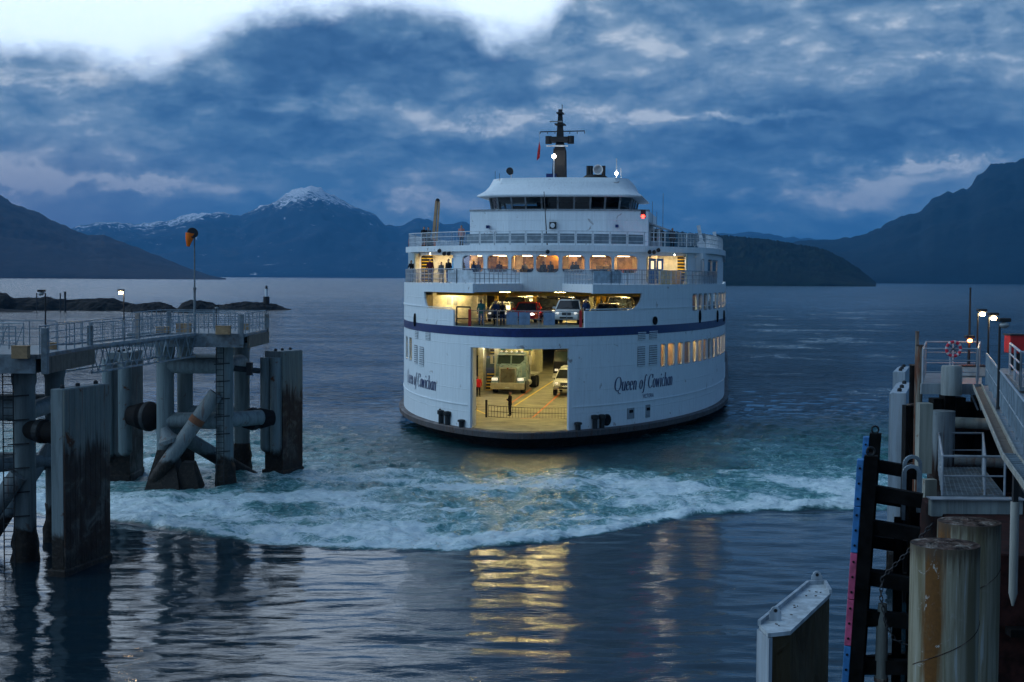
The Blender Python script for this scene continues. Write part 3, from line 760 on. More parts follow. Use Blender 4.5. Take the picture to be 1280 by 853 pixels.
for s_ in (-1, 1): mk('mast_ladder', MB().tube((dxm+s_*.62, 28.6, 19.4), (dxm+s_*.5, 28.6, pz(186)), .03, 5), M_dark, ferry)
p = fl(692.5, 197, 27); lm = mk('mast_lamp_post', MB().tube((p.x, 27, 19.3), (p.x, 27, p.z), .05, 6), M_railw, ferry)
mk('lamp', MB().ball((p.x, 27, p.z+.1), .17), lamp_mat('mast_lamp', (1,.9,.75), 45), lm)
mk('blue_locker', MB().box((dxm-1.0, 27.6, 19.3), (dxm-.2, 28.3, 20.1)), M_navy, ferry)
p = fl(674, 190, 28.9)
fg = MB(); 
fg.add([(p.x, 28.9, p.z+.9), (p.x+.12, 28.85, p.z+.4), (p.x+.05, 28.9, p.z-.5), (p.x-.22, 28.95, p.z-.75), (p.x-.14, 28.85, p.z), (p.x-.06, 28.9, p.z+.5)], [(0,1,4,5), (1,2,3,4)])
mk('pennant', fg, M_red, ferry, solid=.02)
mk('halyard', MB().tube((p.x, 28.9, z_y), (p.x, 28.9, p.z-.8), .012, 4), M_grey, ferry)
# funnels and fan on the roof
p = fl(730, 218, 27); q = fl(757, 218, 27)
fn = mk('funnel_base', MB().lathe([(1.1, 0), (1.05, .25), (.7, .55)], 20, Matrix.Translation(((p.x+q.x)/2, 27.5, 19.42)) @ Matrix.Diagonal((1.1, .7, 1, 1))), M_dark, ferry, smooth=True)
for px in (735, 738.5, 754): x = fl(px, 215, 27).x; mk('exhaust_pipe', MB().tube((x, 27.3, 19.6), (x, 27.3, 20.7), .17, 10), M_dark, fn)
x = fl(747.5, 213, 26.8).x
mk('horn_ring', MB().lathe([(.42, 0), (.42, .12), (.34, .12), (.34, 0)], 20, Matrix.Translation((x, 26.8, 20.35)) @ Matrix.Rotation(R(90), 4, 'X')), M_railw, fn, smooth=True)
mk('horn', MB().lathe([(.3, 0), (.12, -.4), (.1, -.8)], 16, Matrix.Translation((x, 26.85, 20.35)) @ Matrix.Rotation(R(90), 4, 'X')), M_dark, fn, smooth=True)
p = fl(727, 221, 27); mk('vent_cap', MB().lathe([(.3,0),(.38,.15),(.1,.3)], 14, Matrix.Translation((p.x, 27, 19.42))), M_railw, ferry)
p = fl(770.5, 218, 26); a_ = mk('roof_lamp_post', MB().tube((p.x, 26, 19.42), (p.x, 26, 21.2), .05, 6).tube((p.x+.4, 26, 19.42), (p.x+.35, 26, 20.4), .03, 5), M_railw, ferry)
mk('lamp', MB().ball((p.x, 25.9, p.z+.05), .14), lamp_mat('roof_lamp', (1,.9,.75), 30), a_)
p = fl(637.5, 216, 25.5); a_ = mk('searchlight', MB().lathe([(.26, -.25), (.3, .2), (.27, .25)], 16, Matrix.Translation((p.x, 25.5, p.z+.1)) @ Matrix.Rotation(R(80), 4, 'X')), M_dark, ferry, smooth=True)
mk('stand', MB().tube((p.x+.1, 25.5, 19.4), (p.x+.1, 25.5, p.z), .05), M_railw, a_)
for px, y0, y1 in ((619,222,214),(624.5,222,217)): p = fl(px, y1, 25); mk('whip_aerial', MB().tube((p.x, 25, 19.4), (p.x, 25, p.z), .015, 4), M_dark, ferry)
for px, py, s_ in ((815.5,252,27),(829,242,27),(821,265,27)): p = fl(px, py, s_); mk('whip_aerial', MB().tube((p.x, s_, ZT), (p.x, s_, p.z), .03, 5, .02), M_grey, ferry)
p = fl(787, 233, 25); q = fl(778, 235, 25); mk('roof_arm', MB().tube(p, q, .04, 5).tube((p.x-.1, p.y, p.z), (p.x-.1, p.y, p.z-.7), .04, 5), M_dark, ferry)
# shelter on the right of the bridge, sloping roof
m = MB()
a = fl(806, 275, 24); b = fl(833, 285, 24)
m.loft([[(a.x, 23.6, 16.0), (b.x, 23.6, 15.3), (b.x, 23.6, 15.2), (a.x, 23.6, 15.9)], [(a.x, 31, 16.0), (b.x+.6, 31, 15.3), (b.x+.6, 31, 15.2), (a.x, 31, 15.9)]])
sh = mk('side_shelter', m, M_grey, ferry)
mk('shelter_wall', MB().box((a.x+.3, 25.4, ZT), (b.x-.4, 25.5, 15.4)), M_railw, sh)
for i in range(4): x = a.x+.3+i*(b.x-a.x-.4)/3; mk('shelter_post', MB().tube((x, 23.8, ZT), (x, 23.8, 15.6-i*.15), .04, 6), M_railw, sh)
for i in range(3): x = a.x+.7+i*.75; mk('shelter_window', MB().box((x-.22, 25.33, 14.4), (x+.22, 25.38, 15.2)), M_glassdark, sh)
# rescue davits and liferaft canisters right, crane left
for px0, py0, px1, py1, s_ in ((873, 282, 879, 302, 30), (893, 290, 894.5, 303, 34)):
    a = fl(px0, py0, s_); b = fl(px1, py1, s_); mk('davit', MB().beam((b.x, s_, ZT), a, .3, .25), M_railw, ferry)
for i in range(3):
    p = fl(884+i*6, 300, 34+i*6); mk('liferaft_canister', MB().tube((p.x-.5, 34+i*6, ZT+.55), (p.x-.5, 35.3+i*6, ZT+.55), .38, 14), M_railw, ferry, smooth=True)
p = fl(540, 289, 32); q = fl(547, 251, 32)
cr = mk('deck_crane', MB().tube((p.x, 32, ZT), (p.x, 32, ZT+.9), .35, 12), M_org, ferry)
m = MB(); a = V((p.x+.1, 32, ZT+.7)); 
m.beam(a, (q.x-.08, 32, q.z), .22, .35); m.beam(a+V((.32,0,0)), (q.x+.15, 32, q.z-.1), .12, .3)
mk('crane_boom', m, pm('crane_tan', (.42,.26,.14), .5), cr); mk('boom_head', MB().ball((q.x, 32, q.z), .2), M_dark, cr)
for i in range(4): x = p.x-1.6+i*.55; mk('deck_locker', MB().cbox((x, 31, ZT+.45), (.5,.6,.9)), M_dark if i % 2 else M_org, ferry, bev=.04)
# funnel block amidships low
mk('centre_casing', MB().box((-4, 40, ZT), (4, 62, 16.2)), M_white, ferry, bev=.05)
# deck boxes below the centre of the lounge (shaded wing of the promenade)
tt, _ = ff(663, 330)
# ================================================================== WORLD
w = bpy.data.worlds.new('World'); S.world = w; w.use_nodes = True
t = NT(w.node_tree); bg = t.n['Background']
D = t.new('ShaderNodeTexCoord').outputs['Generated']; dx, dy, dz = t.sep(D)
sky = t.new('ShaderNodeTexSky', sky_type='NISHITA', sun_disc=False); SUN_EL = R(4); SUN_AZ = R(-95)
sky.sun_elevation = SUN_EL; sky.sun_rotation = SUN_AZ; sky.air_density = 1.4; sky.dust_density = .6; sky.ozone_density = 3
az = t.math('MULTIPLY', t.math('ARCTAN2', dx, dy), 180/math.pi)
el = t.math('MULTIPLY', t.math('ARCSINE', dz), 180/math.pi)
elp = t.math('MAXIMUM', el, 0.0)
# cloud-plane coordinates: flattened towards the horizon
h = t.math('ADD', t.math('MAXIMUM', dz, 0.0), .055)
cx = t.math('DIVIDE', dx, h); cy = t.math('DIVIDE', dy, h)
cv = t.comb(cx, t.math('MULTIPLY', cy, .55), 0)
av = t.comb(t.math('MULTIPLY', az, .12), t.math('MULTIPLY', el, .23), 2.7)     # angular lumps
nA = t.noise(cv, .55, 4, .6, .6)
nB = t.noise(av, 1.3, 6, .58, .35)
nC = t.noise(t.scale(av, (1, 1.15, 1), (5, 3, 9)), 3.4, 6, .6, .25)
nF = t.math('ABSOLUTE', t.math('SUBTRACT', t.math('MULTIPLY', t.noise(t.scale(av, (1, 1.1, 1), (1, 7, 4)), 2.4, 4, .55, .15), 2), 1))
nD = t.noise(t.scale(av, (1, 1.3, 1), (15, 8, 2)), .8, 3, .5, .3)
nE = t.noise(t.scale(av, (1, .7, 1)), 6, 5, .6, .3)
# upper edge of the cloud bank as a function of azimuth
fc = t.new('ShaderNodeFloatCurve')
t.put(fc.inputs['Value'], t.mapr(az, -60, 60, 0, 1, False))
cur = fc.mapping.curves[0]
def az_of(px): return math.degrees(math.atan((px-640)/FPX))
pts = [(-60, 12), (-40, 10), (az_of(-100), 9.0), (az_of(60), 8.7), (az_of(190), 8.45), (az_of(290), 9.75), (az_of(330), 10.55), (az_of(430), 10.9), (az_of(560), 10.75), (az_of(610), 9.95), (az_of(650), 9.9), (az_of(705), 11.3), (az_of(760), 14), (12, 19), (20, 26), (60, 42)]
for i, (a, e) in enumerate(pts):
    x = (a+60)/120; y = e/50
    if i < 2:
        cur.points[0 if i == 0 else 1].location = (x, y)
    else: cur.points.new(x, y)
fc.mapping.update()
edge = t.math('MULTIPLY', fc.outputs[0], 50)
backm = t.mapr(t.math('ABSOLUTE', az), 75, 130)              # behind the camera: broken cover
wob = t.math('ADD', t.math('MULTIPLY', t.math('SUBTRACT', nB, .5), 1.9), t.math('MULTIPLY', t.math('SUBTRACT', nC, .5), 1.1))
dd = t.math('SUBTRACT', t.math('ADD', edge, wob), el)        # >0 inside the cloud
cover = t.mapr(t.math('ADD', dd, t.math('MULTIPLY', t.math('SUBTRACT', nE, .5), 1.6)), -.6, 1.1)
cover2 = t.mapr(nA, .42, .56)
cover = t.math('ADD', t.math('MULTIPLY', cover, t.math('SUBTRACT', 1, backm)), t.math('MULTIPLY', cover2, backm))
# light within the cloud
def blob(px, py, sx, sy, amp, rot=0):
    a0 = az_of(px); e0 = math.degrees(math.atan((347-py)/FPX)); sx = sx/FPX*57.3; sy = sy/FPX*57.3
    u = t.math('SUBTRACT', t.math('ADD', az, t.math('MULTIPLY', t.math('SUBTRACT', nC, .5), 9.0)), a0)
    v = t.math('SUBTRACT', t.math('ADD', el, t.math('ADD', t.math('MULTIPLY', t.math('SUBTRACT', nB, .5), 1.2), t.math('MULTIPLY', t.math('SUBTRACT', nE, .5), 1.7))), e0)
    if rot: v = t.math('SUBTRACT', v, t.math('MULTIPLY', u, rot))
    q = t.math('ADD', t.math('POWER', t.math('ABSOLUTE', t.math('DIVIDE', u, sx)), 2), t.math('POWER', t.math('ABSOLUTE', t.math('DIVIDE', v, sy)), 2))
    return t.math('MULTIPLY', t.math('EXPONENT', t.math('MULTIPLY', q, -1)), amp)
L_ = t.math('MULTIPLY', t.math('SUBTRACT', t.math('ADD', t.math('MULTIPLY', nB, .55), t.math('MULTIPLY', nC, .45)), .5), 2.1)
L_ = t.math('ADD', L_, t.math('MULTIPLY', t.math('SUBTRACT', nD, .5), .9))
L_ = t.math('ADD', L_, t.math('MULTIPLY', t.math('SUBTRACT', nF, .18), .75))
L_ = t.math('ADD', L_, t.math('ADD', .61, t.mapr(az, -20, 10, .05, 0)))
for q in ((690,150,170,20,.42,.05),(930,148,120,7,.40,-.02),(420,142,120,10,.28),(180,236,120,11,.62,-.02),(20,232,45,15,.6),(1130,218,110,20,.42),(1190,205,60,8,.35),(1050,250,150,20,.3),(560,262,90,18,.28),(60,108,150,14,.25),(520,250,60,12,.2),
          (740,60,160,40,.16),(430,60,140,22,-.16),(250,150,180,26,-.14),(300,195,300,18,-.18),(900,190,260,18,-.16),(1150,90,200,60,-.05),(840,262,120,20,-.18),(1240,120,60,60,.1)):
    L_ = t.math('ADD', L_, blob(*q))
L_ = t.math('ADD', L_, t.math('MULTIPLY', t.mapr(dd, 0, 1.3, 1, 0), .25))     # thin lit edge of the bank
ramp = t.new('ShaderNodeValToRGB'); t.put(ramp.inputs[0], L_)
cr_ = ramp.color_ramp; cr_.interpolation = 'LINEAR'
st_ = [(0, (.030,.085,.205)), (.3, (.062,.150,.305)), (.55, (.125,.25,.42)), (.8, (.29,.43,.59)), (1, (.70,.80,.90))]
cr_.elements[0].position, cr_.elements[0].color = st_[0][0], (*st_[0][1], 1)
cr_.elements[1].position, cr_.elements[1].color = st_[-1][0], (*st_[-1][1], 1)
for p_, c_ in st_[1:-1]: e_ = cr_.elements.new(p_); e_.color = (*c_, 1)
ccol = ramp.outputs[0]
# warm tinge low on the left
warm = t.math('MULTIPLY', t.mapr(az, -22, -8, 1, 0), t.mapr(el, 2.5, 6, .34, 0))
ccol = t.mix(warm, ccol, (.62,.42,.42))
nish = t.new('ShaderNodeVectorMath', operation='SCALE'); t.l.new(sky.outputs[0], nish.inputs[0]); nish.inputs['Scale'].default_value = .12
clear = t.mix(t.mapr(el, 0, 60, .9, .55), nish.outputs[0], (1.5,1.8,2.15))
col = t.mix(cover, clear, ccol)
# overhead and to the right heavier cloud
hi = t.math('MULTIPLY', t.mapr(t.math('ADD', el, t.math('ADD', t.math('MULTIPLY', t.math('SUBTRACT', nB, .5), 6), t.math('ADD', t.mapr(az, -9, -3, 0, 5), t.mapr(az, -4, 8, 0, 2.5)))), 19, 23), t.mapr(az, -40, -12, .08, .95))
col = t.mix(hi, col, (.045,.125,.27))
col = t.mix(t.math('MULTIPLY', backm, .8), col, (.11,.22,.38))
below = t.mapr(el, -1, 0, 1, 0); col = t.mix(below, col, (.05,.08,.12))
t.put(bg.inputs['Color'], col); bg.inputs['Strength'].default_value = 1.0
w.cycles.sampling_method = 'MANUAL'; w.cycles.sample_map_resolution = 512
sd_ = bpy.data.lights.new('sun', 'SUN'); so = bpy.data.objects.new('sun', sd_); COL.objects.link(so)
sd_.energy = 1.0; sd_.angle = R(45); sd_.color = (.46, .76, 1)
so.rotation_euler = (R(58), 0, R(-70))      # from the left, behind the photographer
S.view_settings.view_transform = 'Standard'; S.view_settings.look = 'None'; S.view_settings.gamma = 1; S.view_settings.exposure = 0
S.render.engine = 'CYCLES'; cy = S.cycles
cy.use_denoising = True; cy.max_bounces = 6; cy.diffuse_bounces = 2; cy.glossy_bounces = 3; cy.transparent_max_bounces = 10; cy.transmission_bounces = 3; cy.volume_bounces = 0
cy.sample_clamp_indirect = 4; cy.caustics_reflective = False; cy.caustics_refractive = False
try: cy.denoiser = 'OPENIMAGEDENOISE'; cy.denoising_input_passes = 'RGB_ALBEDO_NORMAL'
except Exception: pass

# ================================================================== SEA
def _hash(ix, iy, seed):
    h = (ix.astype(np.int64)*374761393 + iy.astype(np.int64)*668265263 + seed*2147483647) & 0xffffffff
    h = ((h ^ (h >> 13))*1274126177) & 0xffffffff
    return ((h ^ (h >> 16)) & 0xffff)/65535.0
def vnoise(x, y, seed=0):
    ix = np.floor(x); iy = np.floor(y); fx = x-ix; fy = y-iy
    fx = fx*fx*fx*(fx*(fx*6-15)+10); fy = fy*fy*fy*(fy*(fy*6-15)+10); ix = ix.astype(np.int64); iy = iy.astype(np.int64)
    a = _hash(ix, iy, seed); b = _hash(ix+1, iy, seed); c = _hash(ix, iy+1, seed); d = _hash(ix+1, iy+1, seed)
    return (a + (b-a)*fx)*(1-fy) + (c + (d-c)*fx)*fy
def fbm(x, y, o=5, seed=0, g=.5):
    s = 0; a = 1; n = 0
    for k in range(o):
        s = s + a*vnoise(x, y, seed+k*17); n += a; a *= g; x = x*2.03+5.1; y = y*2.03+9.7
    return s/n
def ss(x, a, b): q = np.clip((x-a)/(b-a), 0, 1); return q*q*(3-2*q)
ys = [8.0]
while ys[-1] < 150: ys.append(ys[-1]*1.0046)
while ys[-1] < 700: ys.append(ys[-1]*1.02)
while ys[-1] < 26000: ys.append(ys[-1]*1.09)
ys = [-30, 2, 5] + ys
an = np.concatenate([np.linspace(-62, -25, 40)[:-1], np.linspace(-25, 25, 580), np.linspace(25, 62, 40)[1:]])
YY, AA = np.meshgrid(np.array(ys), np.tan(np.radians(an)), indexing='ij')
XX = np.maximum(YY, 8)*AA
edge_px = [(-400,640),(0,640),(137,655),(190,662),(230,670),(300,678),(380,686),(470,690),(560,689),(650,682),(700,676),(760,668),(830,652),(870,643),(960,641),(1065,641),(1200,640),(1500,640)]
ex = [at_z(a, b, 0) for a, b in edge_px]
Ye = np.interp(XX, [p.x for p in ex], [p.y for p in ex])
wobx = (fbm(XX*.22, YY*.22, 4, 3)-.5)*2.2 + (fbm(XX*1.1, YY*1.1, 3, 8)-.5)*.9
T = YY - Ye + wobx
inw = ss(T, -.1, 1.2)
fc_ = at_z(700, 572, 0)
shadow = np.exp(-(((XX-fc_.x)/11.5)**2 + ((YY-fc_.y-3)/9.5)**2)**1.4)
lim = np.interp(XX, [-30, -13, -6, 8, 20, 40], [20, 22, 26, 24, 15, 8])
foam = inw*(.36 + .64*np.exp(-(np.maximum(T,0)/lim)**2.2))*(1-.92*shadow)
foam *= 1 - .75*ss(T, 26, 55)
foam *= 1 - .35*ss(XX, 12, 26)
teal = inw*(1-ss(T, 25, 60))*(1-.88*shadow)  # teal also painted darker under the bow for the hull's dark reflection
lump = fbm(XX*.18, YY*.3, 3, 31)
swl = fbm(XX*.16 + 2.2*fbm(XX*.07, YY*.07, 2, 12), YY*.34 + 2.5*fbm(XX*.06, YY*.1, 2, 14), 4, 33)
foam = np.clip(foam*(.62 + .58*ss(swl, .36, .62)), 0, 1)
crest = inw*np.exp(-(T-1.2)**2/1.5)
foam = np.clip(foam + .35*crest*(XX < 16), 0, 1)
# long streaks of old foam on the far right
stn = fbm(XX*.05+3, YY*.06+XX*.015, 5, 77, .6)
stz = ss(YY, 95, 140)*(1-ss(YY, 500, 900))*ss(XX/np.maximum(YY,1), .13, .18)*(1-ss(XX/np.maximum(YY,1), .25, .34))
foam = np.maximum(foam, stz*ss(stn, .46, .68)*.60)
rough_z = inw*(1-ss(T, 30, 60))
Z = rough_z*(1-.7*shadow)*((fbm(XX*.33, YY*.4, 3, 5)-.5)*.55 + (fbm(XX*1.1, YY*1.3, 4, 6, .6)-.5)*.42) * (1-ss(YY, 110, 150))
Z += .16*crest*(.6+.8*fbm(XX*.5, YY*.5, 2, 41))
# swell and ripples of the calm water
nearw = 1-ss(YY, 100, 170)
calm = (1-rough_z)
wv = np.zeros_like(Z)
for lam, amp, ang, ph in ((4.2,.010,-6,1),(2.6,.009,9,2.2),(1.7,.007,-14,.4),(1.1,.0045,16,3.3),(.75,.0028,-9,2.3),(8.5,.014,4,5)):
    k = 2*math.pi/lam; a = R(ang); ww = (fbm(XX*.16, YY*.2, 3, int(lam*10))-.5)*15
    wv += amp*np.sin(k*(XX*math.sin(a) + YY*math.cos(a)) + ww + ph)
wv += (fbm(XX*.5, YY*1.3, 4, 91)-.5)*.055
Z += wv*nearw*(calm*.62 + .35)
Z *= 1-ss(np.abs(AA), 1.2, 1.8)
ny, nx = XX.shape
me = bpy.data.meshes.new('sea')
co = np.stack([XX, YY, Z], -1).reshape(-1, 3).astype(np.float32)
idx = np.arange(nx*ny).reshape(ny, nx)
q = np.stack([idx[:-1,:-1], idx[:-1,1:], idx[1:,1:], idx[1:,:-1]], -1).reshape(-1, 4)
me.vertices.add(len(co)); me.vertices.foreach_set('co', co.ravel())
me.loops.add(q.size); me.loops.foreach_set('vertex_index', q.ravel().astype(np.int32))
me.polygons.add(len(q)); me.polygons.foreach_set('loop_start', np.arange(0, q.size, 4, dtype=np.int32)); me.polygons.foreach_set('loop_total', np.full(len(q), 4, np.int32))
me.polygons.foreach_set('use_smooth', np.ones(len(q), bool)); me.update(calc_edges=True)
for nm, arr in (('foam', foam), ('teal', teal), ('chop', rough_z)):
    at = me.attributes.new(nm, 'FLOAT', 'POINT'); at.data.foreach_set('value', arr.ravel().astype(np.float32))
m, t, b = newmat('sea_water')
pos = t.new('ShaderNodeNewGeometry').outputs['Position']; px_, py_, pz_ = t.sep(pos)
def attr(n): a = t.new('ShaderNodeAttribute', attribute_name=n); return a.outputs['Fac']
fo = attr('foam'); te = attr('teal'); chp = attr('chop')
warp = t.new('ShaderNodeVectorMath', operation='ADD')
nw = t.new('ShaderNodeTexNoise'); nw.inputs['Scale'].default_value = .35; nw.inputs['Detail'].default_value = 3; t.l.new(pos, nw.inputs['Vector'])
sc_ = t.new('ShaderNodeVectorMath', operation='SCALE'); t.l.new(nw.outputs['Color'], sc_.inputs[0]); sc_.inputs['Scale'].default_value = 3.2
t.l.new(pos, warp.inputs[0]); t.l.new(sc_.outputs[0], warp.inputs[1]); wp = warp.outputs[0]
f1 = t.noise(t.scale(wp, (1, 1.25, 1)), .55, 9, .68, .8)
f2 = t.noise(t.scale(wp, (1, 1.4, 1)), 3.6, 8, .72, 1.0)
vor = t.new('ShaderNodeTexVoronoi', feature='DISTANCE_TO_EDGE'); vor.inputs['Scale'].default_value = 1.6; t.l.new(wp, vor.inputs['Vector'])
lace = t.mapr(vor.outputs['Distance'], .0, .16, 1, 0)
fn_ = t.math('ADD', t.math('MULTIPLY', f1, .62), t.math('ADD', t.math('MULTIPLY', f2, .55), t.math('MULTIPLY', lace, .05)))
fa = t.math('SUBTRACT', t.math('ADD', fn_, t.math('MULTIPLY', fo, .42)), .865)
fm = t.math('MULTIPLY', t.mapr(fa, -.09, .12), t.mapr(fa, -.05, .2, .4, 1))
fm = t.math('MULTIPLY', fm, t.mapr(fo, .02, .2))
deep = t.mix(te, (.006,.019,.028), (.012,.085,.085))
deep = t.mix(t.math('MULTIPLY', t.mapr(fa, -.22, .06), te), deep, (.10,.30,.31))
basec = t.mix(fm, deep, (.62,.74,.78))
t.put(b.inputs['Base Color'], basec)
dist = t.math('SQRT', t.math('ADD', t.math('MULTIPLY', px_, px_), t.math('MULTIPLY', py_, py_)))
rgh = t.mapr(dist, 60, 900, .02, .2, False)
t.put(b.inputs['Roughness'], t.math('MAXIMUM', t.math('MAXIMUM', rgh, t.math('MULTIPLY', chp, .26)), t.math('MULTIPLY', fm, .6)))
b.inputs['IOR'].default_value = 1.333
gust = t.noise(t.scale(pos, (.03, .05, 1)), 1, 3, .5)
r1 = t.noise(t.scale(pos, (1.0, 2.8, 1)), 1.3, 4, .6, .3)
r2 = t.noise(t.scale(pos, (3.2, 6, 1)), 1.3, 4, .6, .3)
r3 = t.noise(t.scale(pos, (.35, .6, 1)), 1.0, 4, .6, .4)
farf = t.mapr(dist, 75, 130, 0, 1)
hgt = t.math('ADD', t.math('MULTIPLY', r1, t.math('ADD', .016, t.math('MULTIPLY', chp, .20))), t.math('MULTIPLY', r2, t.math('ADD', .0013, t.math('MULTIPLY', chp, .04))))
hgt = t.math('ADD', hgt, t.math('MULTIPLY', t.math('MULTIPLY', r3, farf), .4))
hgt = t.math('ADD', hgt, t.math('MULTIPLY', t.math('MULTIPLY', r1, farf), .10))
hgt = t.math('MULTIPLY', hgt, t.mapr(gust, .35, .65, .7, 1.3))
bn = t.new('ShaderNodeBump'); bn.inputs['Strength'].default_value = 1; bn.inputs['Distance'].default_value = 1; t.put(bn.inputs['Height'], hgt)
# beyond the near water each wave is smaller than a pixel: tilt the normal itself by the wave slope
nt = t.new('ShaderNodeTexNoise'); nt.inputs['Scale'].default_value = .9; nt.inputs['Detail'].default_value = 3; nt.inputs['Roughness'].default_value = .6
t.l.new(t.scale(pos, (.55, 1, 1)), nt.inputs['Vector'])
nsb = t.new('ShaderNodeVectorMath', operation='SUBTRACT'); t.l.new(nt.outputs['Color'], nsb.inputs[0]); nsb.inputs[1].default_value = (.5, .5, .5)
nsm = t.new('ShaderNodeVectorMath', operation='MULTIPLY'); t.l.new(nsb.outputs[0], nsm.inputs[0]); nsm.inputs[1].default_value = (.9, 1.5, 0)
nsc = t.new('ShaderNodeVectorMath', operation='SCALE'); t.l.new(nsm.outputs[0], nsc.inputs[0])
t.l.new(t.math('MULTIPLY', t.math('ADD', t.math('MULTIPLY', farf, t.mapr(gust, .3, .7, .6, 1.35)), t.math('MULTIPLY', chp, .2)), 1.1), nsc.inputs['Scale'])
nad = t.new('ShaderNodeVectorMath', operation='ADD'); t.l.new(bn.outputs[0], nad.inputs[0]); t.l.new(nsc.outputs[0], nad.inputs[1])
nno = t.new('ShaderNodeVectorMath', operation='NORMALIZE'); t.l.new(nad.outputs[0], nno.inputs[0])
t.put(b.inputs['Normal'], nno.outputs[0])
me.materials.append(m)
sea = bpy.data.objects.new('sea', me); COL.objects.link(sea); tag(sea, kind='structure')
mk_bed = MB().box((-30000, -2000, -40), (30000, 32000, -38)); sb_ = mk('sea_bed', mk_bed, pm('sea_bed_mud', (.02,.02,.02), .9)); tag(sb_, kind='structure')

# ================================================================== MOUNTAINS
def mountain(name, prof, dist, depth, label, mat, seed, rough=.06, ntree=0, step=None, kind='structure', base_px=None):
    """prof: ridge line as photo pixels; dist: metres to the ridge; the slope falls to the water in front of it"""
    xs = [p[0] for p in prof]; n = 260; m = 56
    px = np.linspace(xs[0], xs[-1], n); py = np.interp(px, xs, [p[1] for p in prof])
    d0 = dist - depth
    X = np.zeros((m, n)); Yv = np.zeros((m, n)); Zv = np.zeros((m, n))
    zr = np.array([ztop(a, b, dist) for a, b in zip(px, py)]); zr = np.maximum(zr, -5); zs = zr.copy(); zr = zr*(1+(fbm(px*.11+seed, px*0, 5, seed+2, .62)-.5)*.11*(1 if dist > 4500 else .5))
    if dist < 3000: zr = zr + (fbm(px*.9, px*0, 3, 71)-.5)*5*np.clip(zr/20, 0, 1)
    xr = np.array([at_y(a, 350, dist).x for a in px])
    for j in range(m):
        v = j/(m-1)*1.5        # 0 shore, 1 ridge, 1.5 back
        Yv[j] = d0 + depth*v
        X[j] = xr*Yv[j]/dist
        s_ = v**.85 if v <= 1 else 1-(v-1)*1.3
        Zv[j] = (zs + (zr-zs)*min(v, 1)**9)*s_
    k = 1/(zr.max()*1.1)
    ridg = 1-np.abs(fbm(X*k*1.3+seed, Yv*k*1.0, 6, seed, .55)*2-1)
    fine = fbm(X*k*7, Yv*k*7, 4, seed+5)-.5
    v = (Yv-d0)/depth
    amp = rough*zr.max()*np.sin(np.clip(v, 0, 1)*math.pi)**.8*1.0
    Zv = Zv + (ridg-.75)*amp*2.4*np.clip(Zv/zr.max()*1.8, 0, 1) + fine*amp*.5*np.clip(Zv/zr.max()*3, 0, 1)
    Zv += (fbm(X*k*22, Yv*k*22, 3, seed+9)-.5)*zr.max()*.02*np.clip(Zv/zr.max()*4, 0, 1)
    Zv = np.minimum(Zv, np.where(v < 1, 1e9, 1e9))
    # keep the silhouette of the photograph: nothing in front may rise over the ridge as seen across the bay
    vv = np.clip((Yv-d0)/depth, 0, 1)**9; lim_ = (zs[None]+(zr-zs)[None]*vv-CH)/dist*Yv + CH; Zv = np.where(v < 1, np.minimum(Zv, np.maximum(lim_*.995, -3)), Zv)
    Zv[0] = -5
    me = bpy.data.meshes.new(name); co = np.stack([X, Yv, Zv], -1).reshape(-1, 3).astype(np.float32)
    idx = np.arange(n*m).reshape(m, n); q = np.stack([idx[:-1,:-1], idx[:-1,1:], idx[1:,1:], idx[1:,:-1]], -1).reshape(-1, 4)
    me.from_pydata(co.tolist(), [], q.tolist()); me.update()
    for p in me.polygons: p.use_smooth = True
    o = bpy.data.objects.new(name, me); COL.objects.link(o); me.materials.append(mat); tag(o, label=label, kind=kind); return o
def forest_mat(name, c1, c2, sc, snow=None, rock=None):
    m, t, b = newmat(name); pos = t.new('ShaderNodeNewGeometry').outputs['Position']; xyz = t.sep(pos)
    n1 = t.noise(t.scale(pos, (sc, sc, sc*.8)), 1, 8, .68, .5); n2 = t.noise(t.scale(pos, (sc*8, sc*8, sc*8)), 1, 5, .6)
    c = t.mix(t.mapr(t.math('ADD', t.math('MULTIPLY', n1, .6), t.math('MULTIPLY', n2, .4)), .4, .6), c1, c2)
    if rock: c = t.mix(t.mapr(n1, .60, .66), c, rock)
    if snow:
        n3 = t.noise(t.scale(pos, (sc*3, sc*3, sc*1.4)), 1, 9, .75, 1.1)
        hz = t.math('ADD', t.math('ADD', xyz[2], t.mapr(xyz[0], -2900, -2300, 190, 0)), t.math('MULTIPLY', t.math('SUBTRACT', n1, .5), snow[1]))
        a = t.mapr(hz, snow[0], snow[0]+snow[2], 0, 1, False)
        k = t.math('ADD', a, t.math('MULTIPLY', t.math('SUBTRACT', n3, .5), 3.4))
        c = t.mix(t.mapr(k, .42, .62), c, (.75,.76,.8))
    t.put(b.inputs['Base Color'], c); b.inputs['Roughness'].default_value = .9; b.inputs['Specular IOR Level'].default_value = .1
    t.put(b.inputs['Normal'], t.bump(t.math('ADD', n1, t.math('MULTIPLY', n2, .4)), .7, .35/sc*.1))
    return m
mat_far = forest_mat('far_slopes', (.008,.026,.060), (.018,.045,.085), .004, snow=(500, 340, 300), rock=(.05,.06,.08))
mat_mid = forest_mat('dark_slopes', (.018,.018,.026), (.035,.033,.042), .006)
mat_isl = forest_mat('island_forest', (.002,.006,.006), (.010,.020,.014), .03)
mat_big = forest_mat('right_slopes', (.002,.010,.018), (.006,.020,.032), .006)
